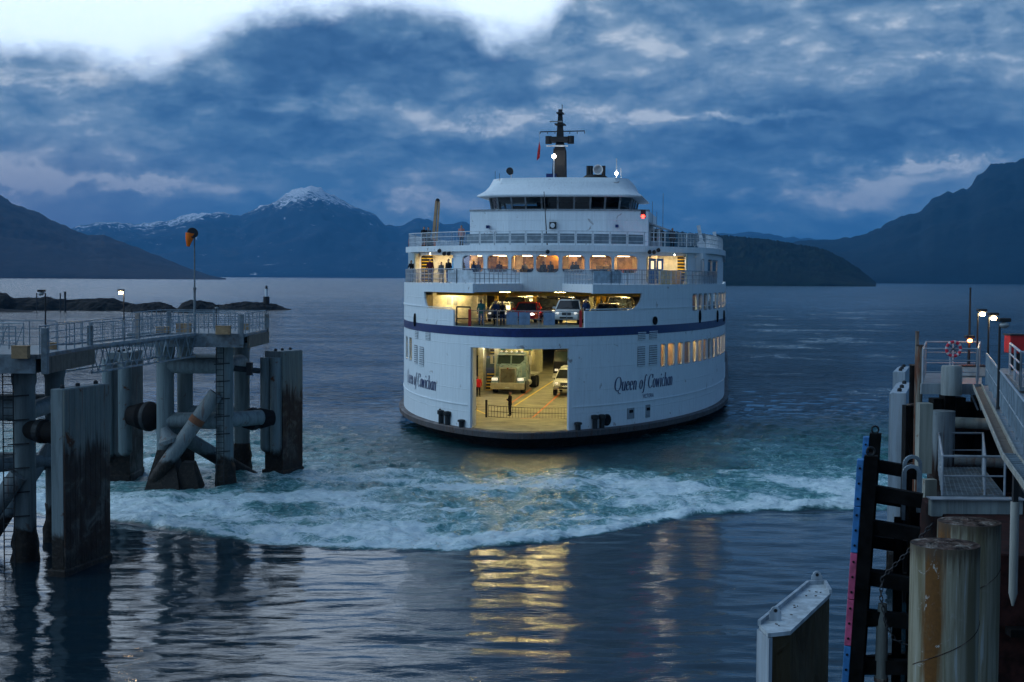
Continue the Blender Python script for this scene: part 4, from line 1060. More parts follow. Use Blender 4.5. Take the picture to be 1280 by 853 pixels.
mountain('mountain', [(60,300),(95,283),(130,277),(170,280),(205,277),(240,268),(275,266),(300,270),(318,262),(345,249),(360,240),(372,235),(385,232),(398,235),(412,243),(430,250),(450,261),(470,270),(480,281),(500,284),(512,276),(525,270),(540,277),(560,281),(580,276),(600,286),(680,292),(760,300),(840,296),(905,292),(935,289),(960,292),(985,296),(1040,300),(1100,320)], 13000, 4200, 'far blue mountain range with snow on its peaks', mat_far, 11, .16)
mountain('mountain', [(-420,200),(-250,205),(-100,212),(-40,232),(0,245),(22,255),(60,272),(95,288),(110,293),(130,293),(160,305),(200,321),(235,335),(262,344),(290,350)], 5200, 1500, 'dark ridge sloping down to the water at the left', mat_mid, 23, .08)
mountain('hill', [(820,288),(860,290),(900,294),(930,296),(965,300),(1000,305),(1030,311),(1050,321),(1070,333),(1085,345),(1095,353)], 2700, 450, 'low forested island to the right of the ferry', mat_isl, 37, .10)
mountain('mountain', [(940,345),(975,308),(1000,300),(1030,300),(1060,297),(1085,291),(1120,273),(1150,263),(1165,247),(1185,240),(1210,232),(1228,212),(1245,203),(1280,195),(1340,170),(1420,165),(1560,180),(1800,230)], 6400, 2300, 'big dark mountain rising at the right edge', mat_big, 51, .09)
# ---- haze
m = bpy.data.materials.new('haze_air'); m.use_nodes = True; t = NT(m.node_tree); t.n.clear()
o_ = t.new('ShaderNodeOutputMaterial'); pv = t.new('ShaderNodeVolumePrincipled'); pv.inputs['Color'].default_value = (.12,.50,1,1); pv.inputs['Density'].default_value = 6.0e-5
pv.inputs['Anisotropy'].default_value = 0
t.l.new(pv.outputs[0], o_.inputs['Volume'])
hz = mk('haze', MB().box((-14000, -2500, -41), (14000, 27500, 1500)), m); tag(hz, 'thin blue evening haze over the bay and mountains', None, None, 'stuff')

# ================================================================== ROCK ISLETS
def rock_islet(px0, px1, py_base, top_px, seed, label):
    pts = [(px, top_px[int(i)] if False else np.interp(px, [a for a, _ in top_px], [b for _, b in top_px])) for i, px in enumerate(np.linspace(px0, px1, 90))]
    c = at_z((px0+px1)/2, py_base, 0); y0 = c.y
    n = 90; m_ = 26; wd = 26
    X = np.zeros((m_, n)); Y = np.zeros((m_, n)); Z = np.zeros((m_, n))
    for i, (px, py) in enumerate(pts):
        p = at_y(px, py, y0+wd*.45); hgt = max(p.z, .02)
        for j in range(m_):
            v = j/(m_-1); X[j, i] = at_y(px, 380, y0).x*(1+v*wd/y0); Y[j, i] = y0 + wd*v
            Z[j, i] = hgt*max(0, math.sin(v*math.pi))**.55 - .3
    Y += (fbm(X*.06, Y*0, 3, seed)-.5)*14
    Z += ((fbm(X*.3, Y*.3, 5, seed+3, .65)-.5)*2.0 - .25*np.abs(fbm(X*.9, Y*.9, 2, seed+7)-.5))*np.clip(Z, 0, 1)
    me = bpy.data.meshes.new('rock_islet'); co = np.stack([X, Y, Z], -1).reshape(-1, 3)
    idx = np.arange(n*m_).reshape(m_, n); q = np.stack([idx[:-1,:-1], idx[:-1,1:], idx[1:,1:], idx[1:,:-1]], -1).reshape(-1, 4)
    me.from_pydata(co.tolist(), [], q.tolist()); me.update()
    o = bpy.data.objects.new('rock_islet', me); COL.objects.link(o)
    me.materials.append(pm('sea_rock', (.012,.012,.012), .85, var=.45, scale=.5, dirt=(.03,.03,.026), bump=.5)); tag(o, label, kind='structure')
rock_islet(-160, 190, 388, [(-160,362),(0,364),(14,366),(18,371),(60,371),(75,374),(100,374),(120,373),(140,372),(152,377),(172,383),(190,388)], 3, 'long low rocky reef at the left edge')
rock_islet(143, 272, 391, [(143,391),(160,382),(190,378),(206,380),(218,386),(226,378),(240,375),(256,376),(266,380),(272,386)], 5, 'dark rock islets behind the windsock mast')
rock_islet(262, 374, 388, [(262,386),(272,381),(290,378),(310,377),(330,377),(345,380),(358,385),(374,388)], 9, 'rock islet that carries the small beacon')
rock_islet(-20, 52, 391, [(-20,384),(10,386),(40,388),(52,391)], 13, 'small flat rock in front of the reef')
# beacon
yb = at_z(333, 388, 0).y + 8
p = at_y(333, 380, yb); s_ = yb/FPX
bc = thing('beacon', 'small white navigation beacon on a brown base on the rock islet', 'beacon', (p.x, yb, p.z-1.0))
mk('base', MB().lathe([(4.0*s_, 0), (3.9*s_, 1+9*s_)], 14), pm('beacon_base', (.05,.04,.035), .8), bc, smooth=True)
mk('tower', MB().lathe([(1.9*s_, 1+9*s_), (1.8*s_, 1+19*s_)], 12), M_white, bc, smooth=True)
mk('lantern', MB().lathe([(2.3*s_, 1+19*s_), (2.3*s_, 1+20*s_), (1.2*s_, 1+20*s_), (1.3*s_, 1+22.5*s_)], 12), M_dark, bc)
for px, y0, y1, ww, lb in ((46, 391, 368, 1.2, 'thin pile by the reef, leftmost of three'), (75.5, 390, 368, 1.4, 'thin pile by the reef, middle of three'), (81.5, 390, 366, 2.2, 'thicker pile by the reef, rightmost of three')):
    p = at_z(px, y0, 0); tp = at_y(px, y1, p.y).z
    o = mk('mooring_pile', MB().tube((p.x, p.y, -.5), (p.x, p.y, tp), ww*p.y/FPX/2*1.2, 8), M_dark); tag(o, lb, 'pile', 'piles beside the reef')
    mk('cap', MB().tube((p.x, p.y, tp), (p.x, p.y, tp+.3), ww*p.y/FPX/2*1.5, 8), M_dark, o)
# lit windows of shore houses under the right mountain
L_shore = lamp_mat('shore_lamp_glow', (1,.85,.6), 2.5)
for i, (px, py) in enumerate(((1165,346),(1182,346),(1188,346.5),(1238,333),(1275,345))):
    p = at_z(1165, 353.6, 0); y_ = 5150; q = at_y(px, py, y_)
    h_ = thing('shore_house', ('lit shore house below the right mountain, ' + ('leftmost', 'second from the left', 'middle one', 'standing higher on the slope', 'at the right edge')[i]), 'house', (q.x, y_, q.z), 0, 'lit houses on the far shore')
    mk('wall', MB().box((-3, -3, -22), (3, 3, 2.2)), M_dark, h_)
    mk('lit_window', MB().box((-1.3, -3.2, -.8), (1.3, -3.05, .9)), L_shore, h_)
    mk('roof', MB().sprism([(-3.6, 2.2), (3.6, 2.2), (0, 4.2)], -3.3, 3.3), M_dark, h_)
# ================================================================== LEFT PIER
M_pile = marine_mat('pier_pile_paint', (.20,.24,.25), rust=.12, tide=1.45, streaks=(.23,.26,.27))
M_pilelo = marine_mat('fender_frame_paint', (.21,.25,.26), rust=.2, tide=1.5, streaks=(.23,.26,.27))
M_fend = marine_mat('fender_face_weed', (.20,.22,.20), rust=.35, rustz=4.6, tide=.7, streaks=(.22,.22,.19))
M_fend2 = marine_mat('fender_face_plain', (.13,.15,.15), rust=.3, rustz=3.2, tide=1.3, streaks=(.2,.2,.18))
M_brace = marine_mat('brace_paint', (.24,.27,.28), rust=.4, tide=1.5)
M_slab = pm('pier_deck_steel', (.17,.205,.23), .55, .1, var=.2, dirt=(.10,.085,.07), dirt_amt=.3, bump=.1)
M_fascia = pm('pier_fascia_brown', (.16,.135,.11), .7, dirt=(.06,.045,.035), bump=.2, streak=True)
M_gal = pm('pier_rail_galvanised', (.22,.28,.33), .45, .3, var=.15)
M_rubber = pm('cone_rubber', (.012,.010,.010), .75, bump=.1)
M_weedband = marine_mat('under_water_weed', (.012,.01,.009), rust=.1, tide=2)
def pile(par, x, y, r, z0, z1, mat=None, nm='pile'):
    return mk(nm, MB().lathe([(r, z0), (r, z1)], 24, Matrix.Translation((x, y, 0))), mat or M_pile, par, smooth=True)
def growth(par, x, y, r, top=1.3, seed=0):
    random.seed(seed); prof = []
    n = 9
    for i in range(n): z = -1.2 + (top+1.2)*i/(n-1); prof.append((r*(1.25 - .22*(i/(n-1))**2) + random.uniform(-.03,.05), z))
    prof.append((r*.98, top+.05)); m = MB().lathe(prof, 18, Matrix.Translation((x, y, 0)))
    m.v = [(a + random.uniform(-.05,.05), b + random.uniform(-.05,.05), c) for a, b, c in m.v]
    return mk('weed_growth', m, M_weedband, par, smooth=True)
def shift(par, pts): return pts
def railing(par, pts, h=1.0, nbar=2, post=1.3, pick=0, mat=None, r=.025, nm='railing'): return mk(nm, rail(MB(), pts, h, nbar, post, pick, r), mat or M_gal, par)
ZP2 = 8.3
def platform(label, x0, x1, y0, y1, cols, seed):
    o = thing('pier_platform', label, 'pier', ((x0+x1)/2, (y0+y1)/2, 0)); o.location = (0,0,0)
    mk('deck_slab', MB().box((x0, y0, ZP2-.18), (x1, y1, ZP2)), M_slab, o, bev=.02)
    mk('edge_beam', MB().box((x0+.02, y0-.12, ZP2-.72), (x1-.1, y0-.003, ZP2-.06)), M_slab, o)
    mk('side_beam', MB().box((x1+.003, y0+.5, ZP2-.78), (x1+.12, y1-.3, ZP2-.14)), M_fascia, o)
    mk('under_frame', MB().box((x0+.3, y0+.5, ZP2-.75), (x1-.3, y0+1.4, ZP2-.185)).box((x0+.3, y1-1.4, ZP2-.75), (x1-.3, y1-.5, ZP2-.185)).box((x1-1.5, y0+1.4, ZP2-.6), (x1-.9, y1-1.4, ZP2-.185)), M_dark, o)
    for i, (cx_, cy_, r) in enumerate(cols):
        mk('pile', MB().lathe([(r, -2), (r, ZP2-1.35), (r*1.12, ZP2-1.2), (r*1.12, ZP2-.76)], 24, Matrix.Translation((cx_, cy_, 0))), M_pile, o, smooth=30)
        growth(o, cx_, cy_, r, 1.3 + .3*(i % 2), seed+i)
    return o
np_ = platform('grey steel pier platform on round piles at the left edge, nearest', -31, -18.0, 54.0, 61.2, [(-19.25, 56, .43), (-19.4, 60.2, .40), (-23.2, 56, .43), (-23.4, 60.2, .4)], 100)
fp = platform('grey steel pier platform on four round piles, farther one with the windsock', -20.2, -14.0, 74.6, 81.5, [(-18.8, 77, .47), (-18.95, 82.3, .45), (-15.55, 77, .45), (-15.65, 82.3, .45)], 200)
def htube(par, a, b, r, nm='cross_tube', mat=None): return mk(nm, MB().tube(a, b, r, 20), mat or M_pile, par, smooth=50)
htube(np_, (-31, 56.2, 5.95), (-19.3, 56.2, 5.95), .42); htube(np_, (-31, 60.2, 5.9), (-19.4, 60.2, 5.9), .38)
htube(np_, (-19.2, 56, 5.9), (-19.4, 60.2, 5.9), .36); htube(np_, (-31, 60.2, 3.4), (-19.4, 60.2, 3.4), .38); htube(np_, (-23.2, 56, 3.5), (-19.3, 60, 3.5), .3)
htube(np_, (-21.6, 55.3, .2), (-19.3, 55.4, 3.5), .36, 'diagonal_brace', M_brace)
htube(np_, (-19.3, 60, 4.4), (-21.7, 58, .0), .3, 'diagonal_brace')
htube(fp, (-18.8, 77, 6.45), (-15.5, 77, 6.45), .43); htube(fp, (-18.8, 77, 3.45), (-15.5, 77, 3.45), .45); htube(fp, (-15.5, 77, 3.5), (-13.9, 78.6, 3.5), .42)
htube(fp, (-18.9, 82.3, 6.4), (-15.6, 82.3, 6.4), .4); htube(fp, (-15.5, 77, 6.4), (-15.65, 82.3, 6.4), .4); htube(fp, (-18.9, 82.3, 3.4), (-15.6, 82.3, 3.4), .4)
htube(fp, (-19.15, 75.9, .3), (-15.9, 76.3, 5.0), .40, 'diagonal_brace', M_brace); htube(fp, (-18.8, 77.6, 3.0), (-14.6, 82, -.6), .42, 'diagonal_brace')
mk('rust_patch', MB().tube((-17.0, 76.1, 3.4), (-16.8, 76.12, 3.7), .415, 20), pm('rust_band', (.22,.09,.05), .8), fp, smooth=50)
p = at_y(213, 540, 76.3); mk('broken_stub', MB().lathe([(.55, 0), (.6, .2), (.35, .5), (.2, .9)], 14, Matrix.Translation((p.x, 76.2, p.z-.6)) @ Matrix.Rotation(R(-20), 4, 'Y')), M_brace, fp, smooth=True)
mk('pile_foot', MB().loft([[(-19.6, 75.2, -.4), (-17.6, 75.2, -.4), (-17.6, 77.6, -.4), (-19.6, 77.6, -.4)], [(-19.1, 76.3, 1.9), (-18.2, 76.3, 1.9), (-18.2, 77.2, 1.9), (-19.1, 77.2, 1.9)]]), M_weedband, fp)
mk('pile_foot', MB().loft([[(-18.2, 75.6, -.4), (-16.6, 75.6, -.4), (-16.6, 77.2, -.4), (-18.2, 77.2, -.4)], [(-17.7, 76.0, 1.3), (-17.1, 76.0, 1.3), (-17.1, 76.8, 1.3), (-17.7, 76.8, 1.3)]]), M_weedband, fp)
# rubber cones between piles and fender panels
def cone(label, a, b, r):
    a = V(a); b = V(b); d = b-a; M_ = Matrix.Translation(a) @ d.to_track_quat('Z', 'Y').to_matrix().to_4x4(); l = d.length
    o = mk('fender_cone', MB().lathe([(r*.6, 0), (r*.75, .05*l), (r, .3*l), (r, .45*l), (r*.85, .5*l), (r*.95, .6*l), (r*.7, .95*l), (r*.7, l)], 20, M_), M_rubber, smooth=30)
    tag(o, label, 'fender')
    mk('clamp_ring', MB().lathe([(r*1.02, .3*l), (r*1.04, .36*l), (r*1.02, .42*l)], 20, M_), M_dark, o)
cone('black rubber cone between the nearest pile and its fender panel', (-18.85, 55.2, 5.3), (-16.95, 54.2, 5.25), .46)
cone('black rubber cone behind the right fender panel of the far platform', (-14.9, 78.3, 3.4), (-13.4, 79.4, 3.4), .62)
cone('big black rubber cone left of the far platform piles', (-19.2, 77.4, 3.6), (-21.0, 78.2, 3.6), .8)
mk('hinge_arm', MB().tube((-15.2, 77.4, 6.3), (-13.9, 78.2, 6.1), .16, 10).box((-14.5,77.5,5.9),(-14.2,77.9,6.6)), M_dark, fp)
# fender panels
def fender(label, A, B, zt_=7.05, th=.85, side=1, mface=None, cyl=(), group='steel fender panels of the pier'):
    a = V((A.x, A.y, 0)); b = V((B.x, B.y, 0)); d = (b-a).normalized(); n = V((d.y, -d.x, 0))*side   # n: towards the channel
    o = thing('dock_fender', label, 'fender panel', (0,0,0), 0, group)
    q = [a, b, b-n*th, a-n*th]
    mk('body', MB().prism([(v.x, v.y) for v in q], -2.0, zt_), M_pilelo, o, bev=.02)
    f = MB(); k = 9
    for i in range(k):
        s0 = a + d*((b-a).length*(i+.03)/k); s1 = a + d*((b-a).length*(i+.97)/k)
        f.prism([(v.x, v.y) for v in (s0+n*.07, s1+n*.07, s1+n*.003, s0+n*.003)], -1.5, zt_-.04)
    ff_ = mk('facing_planks', f, mface or M_fend, o)
    mk('weed_growth', MB().prism([(v.x, v.y) for v in (a+n*.12-d*.1, b+n*.12+d*.1, b-n*(th+.15)+d*.1, a-n*(th+.15)-d*.1)], -2, .25), M_weedband, o, bev=.06)
    for t_ in (.12, .45, .85): c = a + d*(b-a).length*t_ - n*th*.5; mk('lifting_eye', MB().lathe([(.09, 0), (.09, .1), (.04, .14)], 8, Matrix.Translation((c.x, c.y, zt_))), M_dark, o)
    for (t_, r_, z0_) in cyl:
        c = a - n*th*t_ - d*(r_*.7); mk('guide_pile', MB().lathe([(.02, z0_-r_*.8), (r_*.6, z0_-r_*.55), (r_, z0_), (r_, zt_-.35)], 18, Matrix.Translation((c.x, c.y, 0))), M_pilelo, o, smooth=40)
    return o
fender('tall weathered fender panel with dark weed in front of the nearest pier platform', at_z(78, 487, 7.05), at_z(135, 479, 7.05), th=.5)
fender('tall grey fender panel at the right end of the far platform', at_z(352, 439.5, 7.05), at_z(377, 437.5, 7.05), th=1.15, mface=M_fend, cyl=((.25,.3,1.2),(.8,.32,1.5)))
fender('grey fender panel with round guide piles left of the far platform', at_z(160, 441, 7.05), at_z(177, 437, 7.05), th=1.2, mface=M_fend2, cyl=((.1,.38,1.6),(.9,.3,1.2)))
# tall posts of the platforms
for par, px, y, y0, y1, wpx in ((np_,56.5,53.85,468,410,8),(np_,113,61.3,455,407,6.5),(fp,302,74.5,431,393,5.2),(fp,333.5,81.4,425,392,5),(fp,211.5,81.2,420,389,5)):
    a = at_y(px, y0, y); b = at_y(px, y1, y); h_ = wpx*y/FPX/2; mk('corner_post', MB().box((a.x-h_, y-h_, a.z), (a.x+h_, y+h_, b.z)), M_slab, par, bev=.02)
# junction boxes on the fascias
for par, y, (px0, py0, px1, py1) in ((np_,53.86,(18,433,38,448)),(np_,58,(61,430,73,435)),(fp,74.4,(271,408,289,418)),(fp,76,(222,405,240,414)),(fp,75,(197,409,213,416)),(fp,80,(305,405.5,312.5,409))):
    a = at_y(px0, py1, y); b = at_y(px1, py0, y)
    z0_ = a.z if y in (53.86, 74.4) else ZP2; j = mk('tan_box', MB().box((a.x, y-.35, z0_), (b.x, y, max(b.z, z0_+.25))), M_wood, par, bev=.01)
    mk('lid', MB().box((a.x-.02, y-.37, max(b.z, z0_+.25)), (b.x+.02, y+.02, max(b.z, z0_+.25)+.03)), M_wood, j)
# railings of the platforms
railing(np_, [(-31, 54.1, ZP2), (-24, 54.1, ZP2), (-18.9, 54.1, ZP2)], 1.05, 2, 1.0)
railing(np_, [(-18.15, 54.6, ZP2), (-18.15, 61.1, ZP2)], 1.05, 3, 1.1)
railing(np_, [(-31, 61.1, ZP2), (-19.6, 61.1, ZP2)], 1.05, 2, 1.1)
railing(np_, [(-24.3, 58.6, ZP2), (-19.8, 57.6, ZP2)], 1.05, 2, .7)
m = MB()
for k in range(3): x = -20.6 + k*.62; m.beam((x, 55.2, ZP2), (x+.35, 55.2, ZP2+1.0), .03, .03)
mk('stair_rail', m, M_gal, np_)
railing(fp, [(-17.0, 74.75, ZP2), (-14.4, 74.75, ZP2)], 1.05, 2, .55)
railing(fp, [(-14.1, 75.2, ZP2), (-14.1, 81.4, ZP2), (-20.1, 81.4, ZP2), (-20.1, 75.2, ZP2)], 1.05, 2, 1.0)
railing(fp, [(-18.6, 78, ZP2), (-15.2, 78, ZP2)], 1.05, 2, .6)
for par, px, y, z0_, z1_ in ((np_, 10, 54.6, -.3, 8.2), (fp, 275, 75.9, .1, 8.0)):
    a = at_y(px, 500, y); m = MB(); wv_ = .2
    m.tube((a.x-wv_, y, z0_), (a.x-wv_, y, z1_), .025, 6).tube((a.x+wv_, y, z0_), (a.x+wv_, y, z1_), .025, 6)
    z = z0_+.2
    while z < z1_: m.tube((a.x-wv_, y, z), (a.x+wv_, y, z), .018, 5); z += .3
    mk('ladder', m, M_dark, par)
    z = 1.8; cxx = -19.25 if par == np_ else -15.55; cyy = 56 if par == np_ else 77
    while z < 7: mk('ladder_clamp', MB().beam((cxx-.5, cyy-.47, z), (cxx+.35, cyy-.47, z+.07), .035, .05), M_dark, par); z += .95
# gangway
gw = thing('gangway', 'truss footbridge joining the two pier platforms, railings on both sides', 'footbridge', (0,0,0))
A0 = V((-18.15, 61.3, 8.26)); A1 = V((-16.6, 74.5, 8.26)); side = V((-1.5, .15, 0))
m = MB().beam(A0+side/2-V((0,0,.1)), A1+side/2-V((0,0,.1)), 1.45, .16); mk('walkway', m, M_slab, gw)
for s_ in (0, 1):
    a = A0+side*s_; b = A1+side*s_
    railing(gw, [a, b], 1.0, 2, 1.2, .4 if s_ == 0 else 0, r=.022)
    lo = V((0,0,-1.15)); m = MB().beam(a, b, .12, .14); m.beam(a+lo, b+lo, .08, .08); n = 9
    for i in range(n):
        p = a+(b-a)*i/n; q = a+(b-a)*(i+.5)/n; r_ = a+(b-a)*(i+1)/n; m.beam(p, q+lo, .035, .035); m.beam(q+lo, r_, .035, .035)
        if s_ == 0: m.beam(p+lo, q, .03, .03)
    mk('truss', m, M_gal, gw)
a = at_y(172, 391, 67.9); mk('stiffener_post', MB().box((a.x-.1, 67.8, 8.0), (a.x+.1, 68, a.z)), M_slab, gw)
# lamp posts, windsock
L_post = lamp_mat('post_lamp_glow', (1,.72,.38), 130); M_postoff = pm('lamp_head_off', (.25,.27,.28), .3)
def lamp_post(label, px, ytop, Y, z0_, lit, dxp=0, r=.035, group='lamp posts on the docks', lr=.11, mat=None):
    a = at_y(px, ytop, Y); x = a.x - dxp
    o = thing('lamp_post', label, 'lamp post', (x, Y, z0_), 0, group); h_ = a.z - z0_
    mk('pole', MB().lathe([(r*1.4, 0), (r, .4), (r*.8, h_-.02)], 10), M_dark, o, smooth=True)
    mk('arm', MB().tube((0, 0, h_-.02), (dxp or .01, -.05, h_+.02), .02, 6), M_dark, o)
    mk('lamp_housing', MB().box((dxp-.14, -.16, h_+.03), (dxp+.14, .12, h_+.12)), M_dark, o, bev=.02)
    mk('bulb' if lit else 'lens', MB().ball((dxp, -.08, h_-.05), lr, 10, (1.1, 1, .7)), (mat or L_post) if lit else M_postoff, o, smooth=True)
    return o
lamp_post('lit lamp post beside the gangway between the pier platforms', 151.5, 365, 66, 8.2, True, -.12, lr=.09)
lamp_post('unlit lamp post with dark twin heads on the nearest left platform', 52, 366, 58, ZP2, False, -.15)
lamp_post('short post with a small pale lamp on the far platform', 271.5, 384, 76.5, ZP2, False, .05, r=.025)
wt = at_y(243, 289, 76); ws = thing('windsock_mast', 'tall mast with an orange windsock on the far pier platform', 'windsock', (wt.x, 76, ZP2))
hh = wt.z - ZP2
mk('pole', MB().lathe([(.07, 0), (.065, hh*.42), (.1, hh*.42), (.1, hh*.44), (.045, hh*.45), (.035, hh)], 10), M_slab, ws, smooth=30)
Mw = Matrix.Translation((-.12, -.1, hh-.05)) @ V((-.28, -.1, -1)).to_track_quat('Z', 'Y').to_matrix().to_4x4()
mk('sock', MB().lathe([(.25, 0), (.21, .3), (.13, .55), (.08, .72)], 14, Matrix.Translation((-.2, -.1, hh-.12)) @ V((-.16, -.05, -1)).to_track_quat('Z', 'Y').to_matrix().to_4x4()), pm('windsock_cloth', (.95,.18,.02), .7), ws, smooth=True)
mk('hoop', MB().lathe([(.27, -.04), (.3, 0), (.27, .04)], 18, Matrix.Translation((-.06, -.14, hh-.1)) @ Matrix.Rotation(R(68), 4, 'X') @ Matrix.Rotation(R(25), 4, 'Y')), M_dark, ws)
mk('light', MB().lathe([(.24, -.02), (.24, .02)], 18, Matrix.Translation((-.06, -.13, hh-.1)) @ Matrix.Rotation(R(68), 4, 'X') @ Matrix.Rotation(R(25), 4, 'Y')), lamp_mat('sock_light', (1,.75,.15), 1.3), ws)

# ================================================================== RIGHT DOCK
M_tall = marine_mat('white_fender_paint', (.40,.46,.52), rust=.08, tide=1.2)
M_rpile = marine_mat('rusty_pile_paint', (.30,.275,.20), rustc=(.20,.085,.018), rust=.42, tide=.6, streaks=(.40,.40,.36))
M_black2 = pm('tarred_timber', (.006,.0055,.0055), .9, var=.5, bump=.5, scale=2)
M_maroon = pm('maroon_steel', (.035,.012,.010), .8, var=.4, bump=.3)
M_rusty = pm('rusty_top', (.075,.05,.042), .85, var=.5, scale=6, dirt=(.28,.25,.22), dirt_amt=.35, bump=.6)
M_rustpost = marine_mat('rust_post', (.26,.24,.2), rustc=(.16,.05,.02), rust=.7, tide=-3)
def rust_pile_mat(name, band, seed):
    m, t, b = newmat(name); oc = t.new('ShaderNodeTexCoord').outputs['Object']; x, y, z = t.sep(oc)
    ang = t.math('ARCTAN2', x, t.math('MULTIPLY', y, -1)); v = t.comb(t.math('MULTIPLY', ang, 2.4), t.math('MULTIPLY', z, .16), seed); v2 = t.comb(t.math('MULTIPLY', ang, 9), t.math('MULTIPLY', z, .5), seed)
    n1 = t.noise(v, 1.5, 6, .65, .2); n2 = t.noise(v2, 1.6, 5, .65, .2); n3 = t.noise(oc, 3.2, 7, .7, .8); n4 = t.noise(oc, 14, 5, .6)
    c = t.mix(t.mapr(n1, .38, .6), (.16,.14,.085), (.30,.285,.22)); c = t.mix(t.mapr(n2, .5, .72, 0, .6), c, (.16,.13,.075))
    c = t.mix(t.mapr(n1, .60, .68, 0, .75), c, (.42,.46,.47))
    w_ = t.math('ABSOLUTE', t.math('SUBTRACT', ang, t.math('ADD', band, t.math('MULTIPLY', t.math('SUBTRACT', n1, .5), .9))))
    bm_ = t.math('MULTIPLY', t.mapr(w_, .16, .36, 1, 0), t.mapr(n3, .28, .42, .55, 1))
    c = t.mix(bm_, c, t.mix(n4, (.20,.085,.018), (.085,.035,.012)))
    p2 = t.math('MULTIPLY', t.mapr(n3, .60, .66), t.mapr(t.math('ABSOLUTE', t.math('SUBTRACT', ang, band)), .2, .7, 1, .15)); c = t.mix(p2, c, (.40,.38,.35))
    top = t.mapr(t.math('ADD', z, t.math('MULTIPLY', t.math('SUBTRACT', n2, .5), .9)), 6.7, 7.02); c = t.mix(t.math('MULTIPLY', top, .8), c, (.07,.05,.035))
    t.put(b.inputs['Base Color'], c); b.inputs['Roughness'].default_value = .65; b.inputs['Specular IOR Level'].default_value = .25
    t.put(b.inputs['Normal'], t.bump(t.math('ADD', n3, t.math('MULTIPLY', n4, .4)), .35, .02)); return m
M_rpA = rust_pile_mat('rusty_pile_near', -.62, 3.0); M_rpB = rust_pile_mat('rusty_pile_far', -1.25, 8.0)
def drum(px, py, wpx, label):
    c = at_z(px, py, 7.05); r = wpx*c.y/FPX/2*1.0; o = thing('steel_pile', label, 'pile', (c.x, c.y, 0), 0, 'rusty steel piles at the lower right')
    mk('shaft', MB().lathe([(r, -2), (r, 6.97), (r*1.0, 7.05)], 48), M_rpA if wpx > 80 else M_rpB, o, smooth=30)
    m = MB(); n = 40; rings = []
    random.seed(int(px)); 
    for k, rr in enumerate((.995, .93, .8, .6, .4, .15)):
        rings.append([(r*rr*math.cos(2*math.pi*i/n), r*rr*math.sin(2*math.pi*i/n), 7.052 + (0 if k == 0 else random.uniform(-.012,.03) - (.02 if k == 1 else 0))) for i in range(n)])
    mk('corroded_cap', m.loft(rings, True, True), M_rusty, o, smooth=60)
    seam = MB(); pts = []
    for i in range(17): a = R(-165 + i*9.6); pts.append((r*1.004*math.cos(a), r*1.004*math.sin(a), 5.1 + i*.045 + .5*(wpx < 80)))
    seam.path(pts, .008, 4); mk('weld_seam', seam, M_rusty, o)
    return o
drum(1181.5, 680, 85, 'nearest round steel pile with orange rust and a corroded flat top')
drum(1211.5, 652, 77, 'round steel pile standing just behind the nearest rusty pile')
# bottom right angled fender panel, white top
poly = [(949,781),(1010,731),(1031,730),(1038,742),(988,789),(960,792)]
pp = [at_z(a, b, 7.05) for a, b in poly]; fo_ = thing('dock_fender', 'angled fender panel with pale steel top and brown side, at the bottom edge', 'fender panel', (0,0,0), 0, 'steel fender panels of the right dock')
M_brownside = marine_mat('brown_fender_side', (.085,.062,.03), rustc=(.06,.035,.012), rust=.5, tide=.5, streaks=(.10,.085,.05))
cpt = sum((p for p in pp), V((0,0,0)))/6
mk('body', MB().prism([(cpt.x+(p.x-cpt.x)*.97, cpt.y+(p.y-cpt.y)*.97) for p in pp], -2, 7.0), M_brownside, fo_)
mk('top_plate', MB().prism([(p.x, p.y) for p in pp], 7.0, 7.05), marine_mat('pale_top_paint', (.50,.56,.60), rust=.06, tide=-3), fo_)
m = MB()
for i in (0, 1, 2): 
    a = pp[i]; b = pp[i+1]; m.beam(V((a.x, a.y, 7.07)), V((b.x, b.y, 7.07)), .04, .07)
mk('rim', m, M_tall, fo_)
e0 = pp[5]; e1 = pp[0]; dn = (e1-e0).normalized(); q = [pp[5]+V((.01,-.02,0)), pp[0]+V((-.03,-.01,0)), pp[0]+V((.03,.08,0)), pp[5]+V((.06,.03,0))]
mk('end_plate', MB().prism([(v.x, v.y) for v in q], -2, 6.99), M_tall, fo_)
for px, py in ((969,775),(1021,729)):
    c = at_z(px, py, 7.06); m = MB().box((c.x-.075, c.y-.012, 7.05), (c.x+.075, c.y+.012, 7.17)); m.lathe([(.06, -.016), (.06, .016)], 14, Matrix.Translation((c.x, c.y, 7.17)) @ Matrix.Rotation(R(90), 4, 'X'))
    ey = mk('lifting_lug', m, M_tall, fo_); mk('lug_hole', MB().lathe([(.024, -.02), (.024, .02)], 10, Matrix.Translation((c.x, c.y, 7.18)) @ Matrix.Rotation(R(90), 4, 'X')), M_dark, ey)
m = MB(); random.seed(4)
for i in range(14):
    t_ = random.random(); s_ = random.uniform(-.25,.25); a = pp[0]+(pp[1]-pp[0])*t_; b = pp[4]+(pp[3]-pp[4])*t_; c = a+(b-a)*(.5+s_); m.cbox((c.x, c.y, 7.058), (random.uniform(.015,.04), .012, .008), random.random()*3)
mk('scraps', m, M_rusty, fo_)
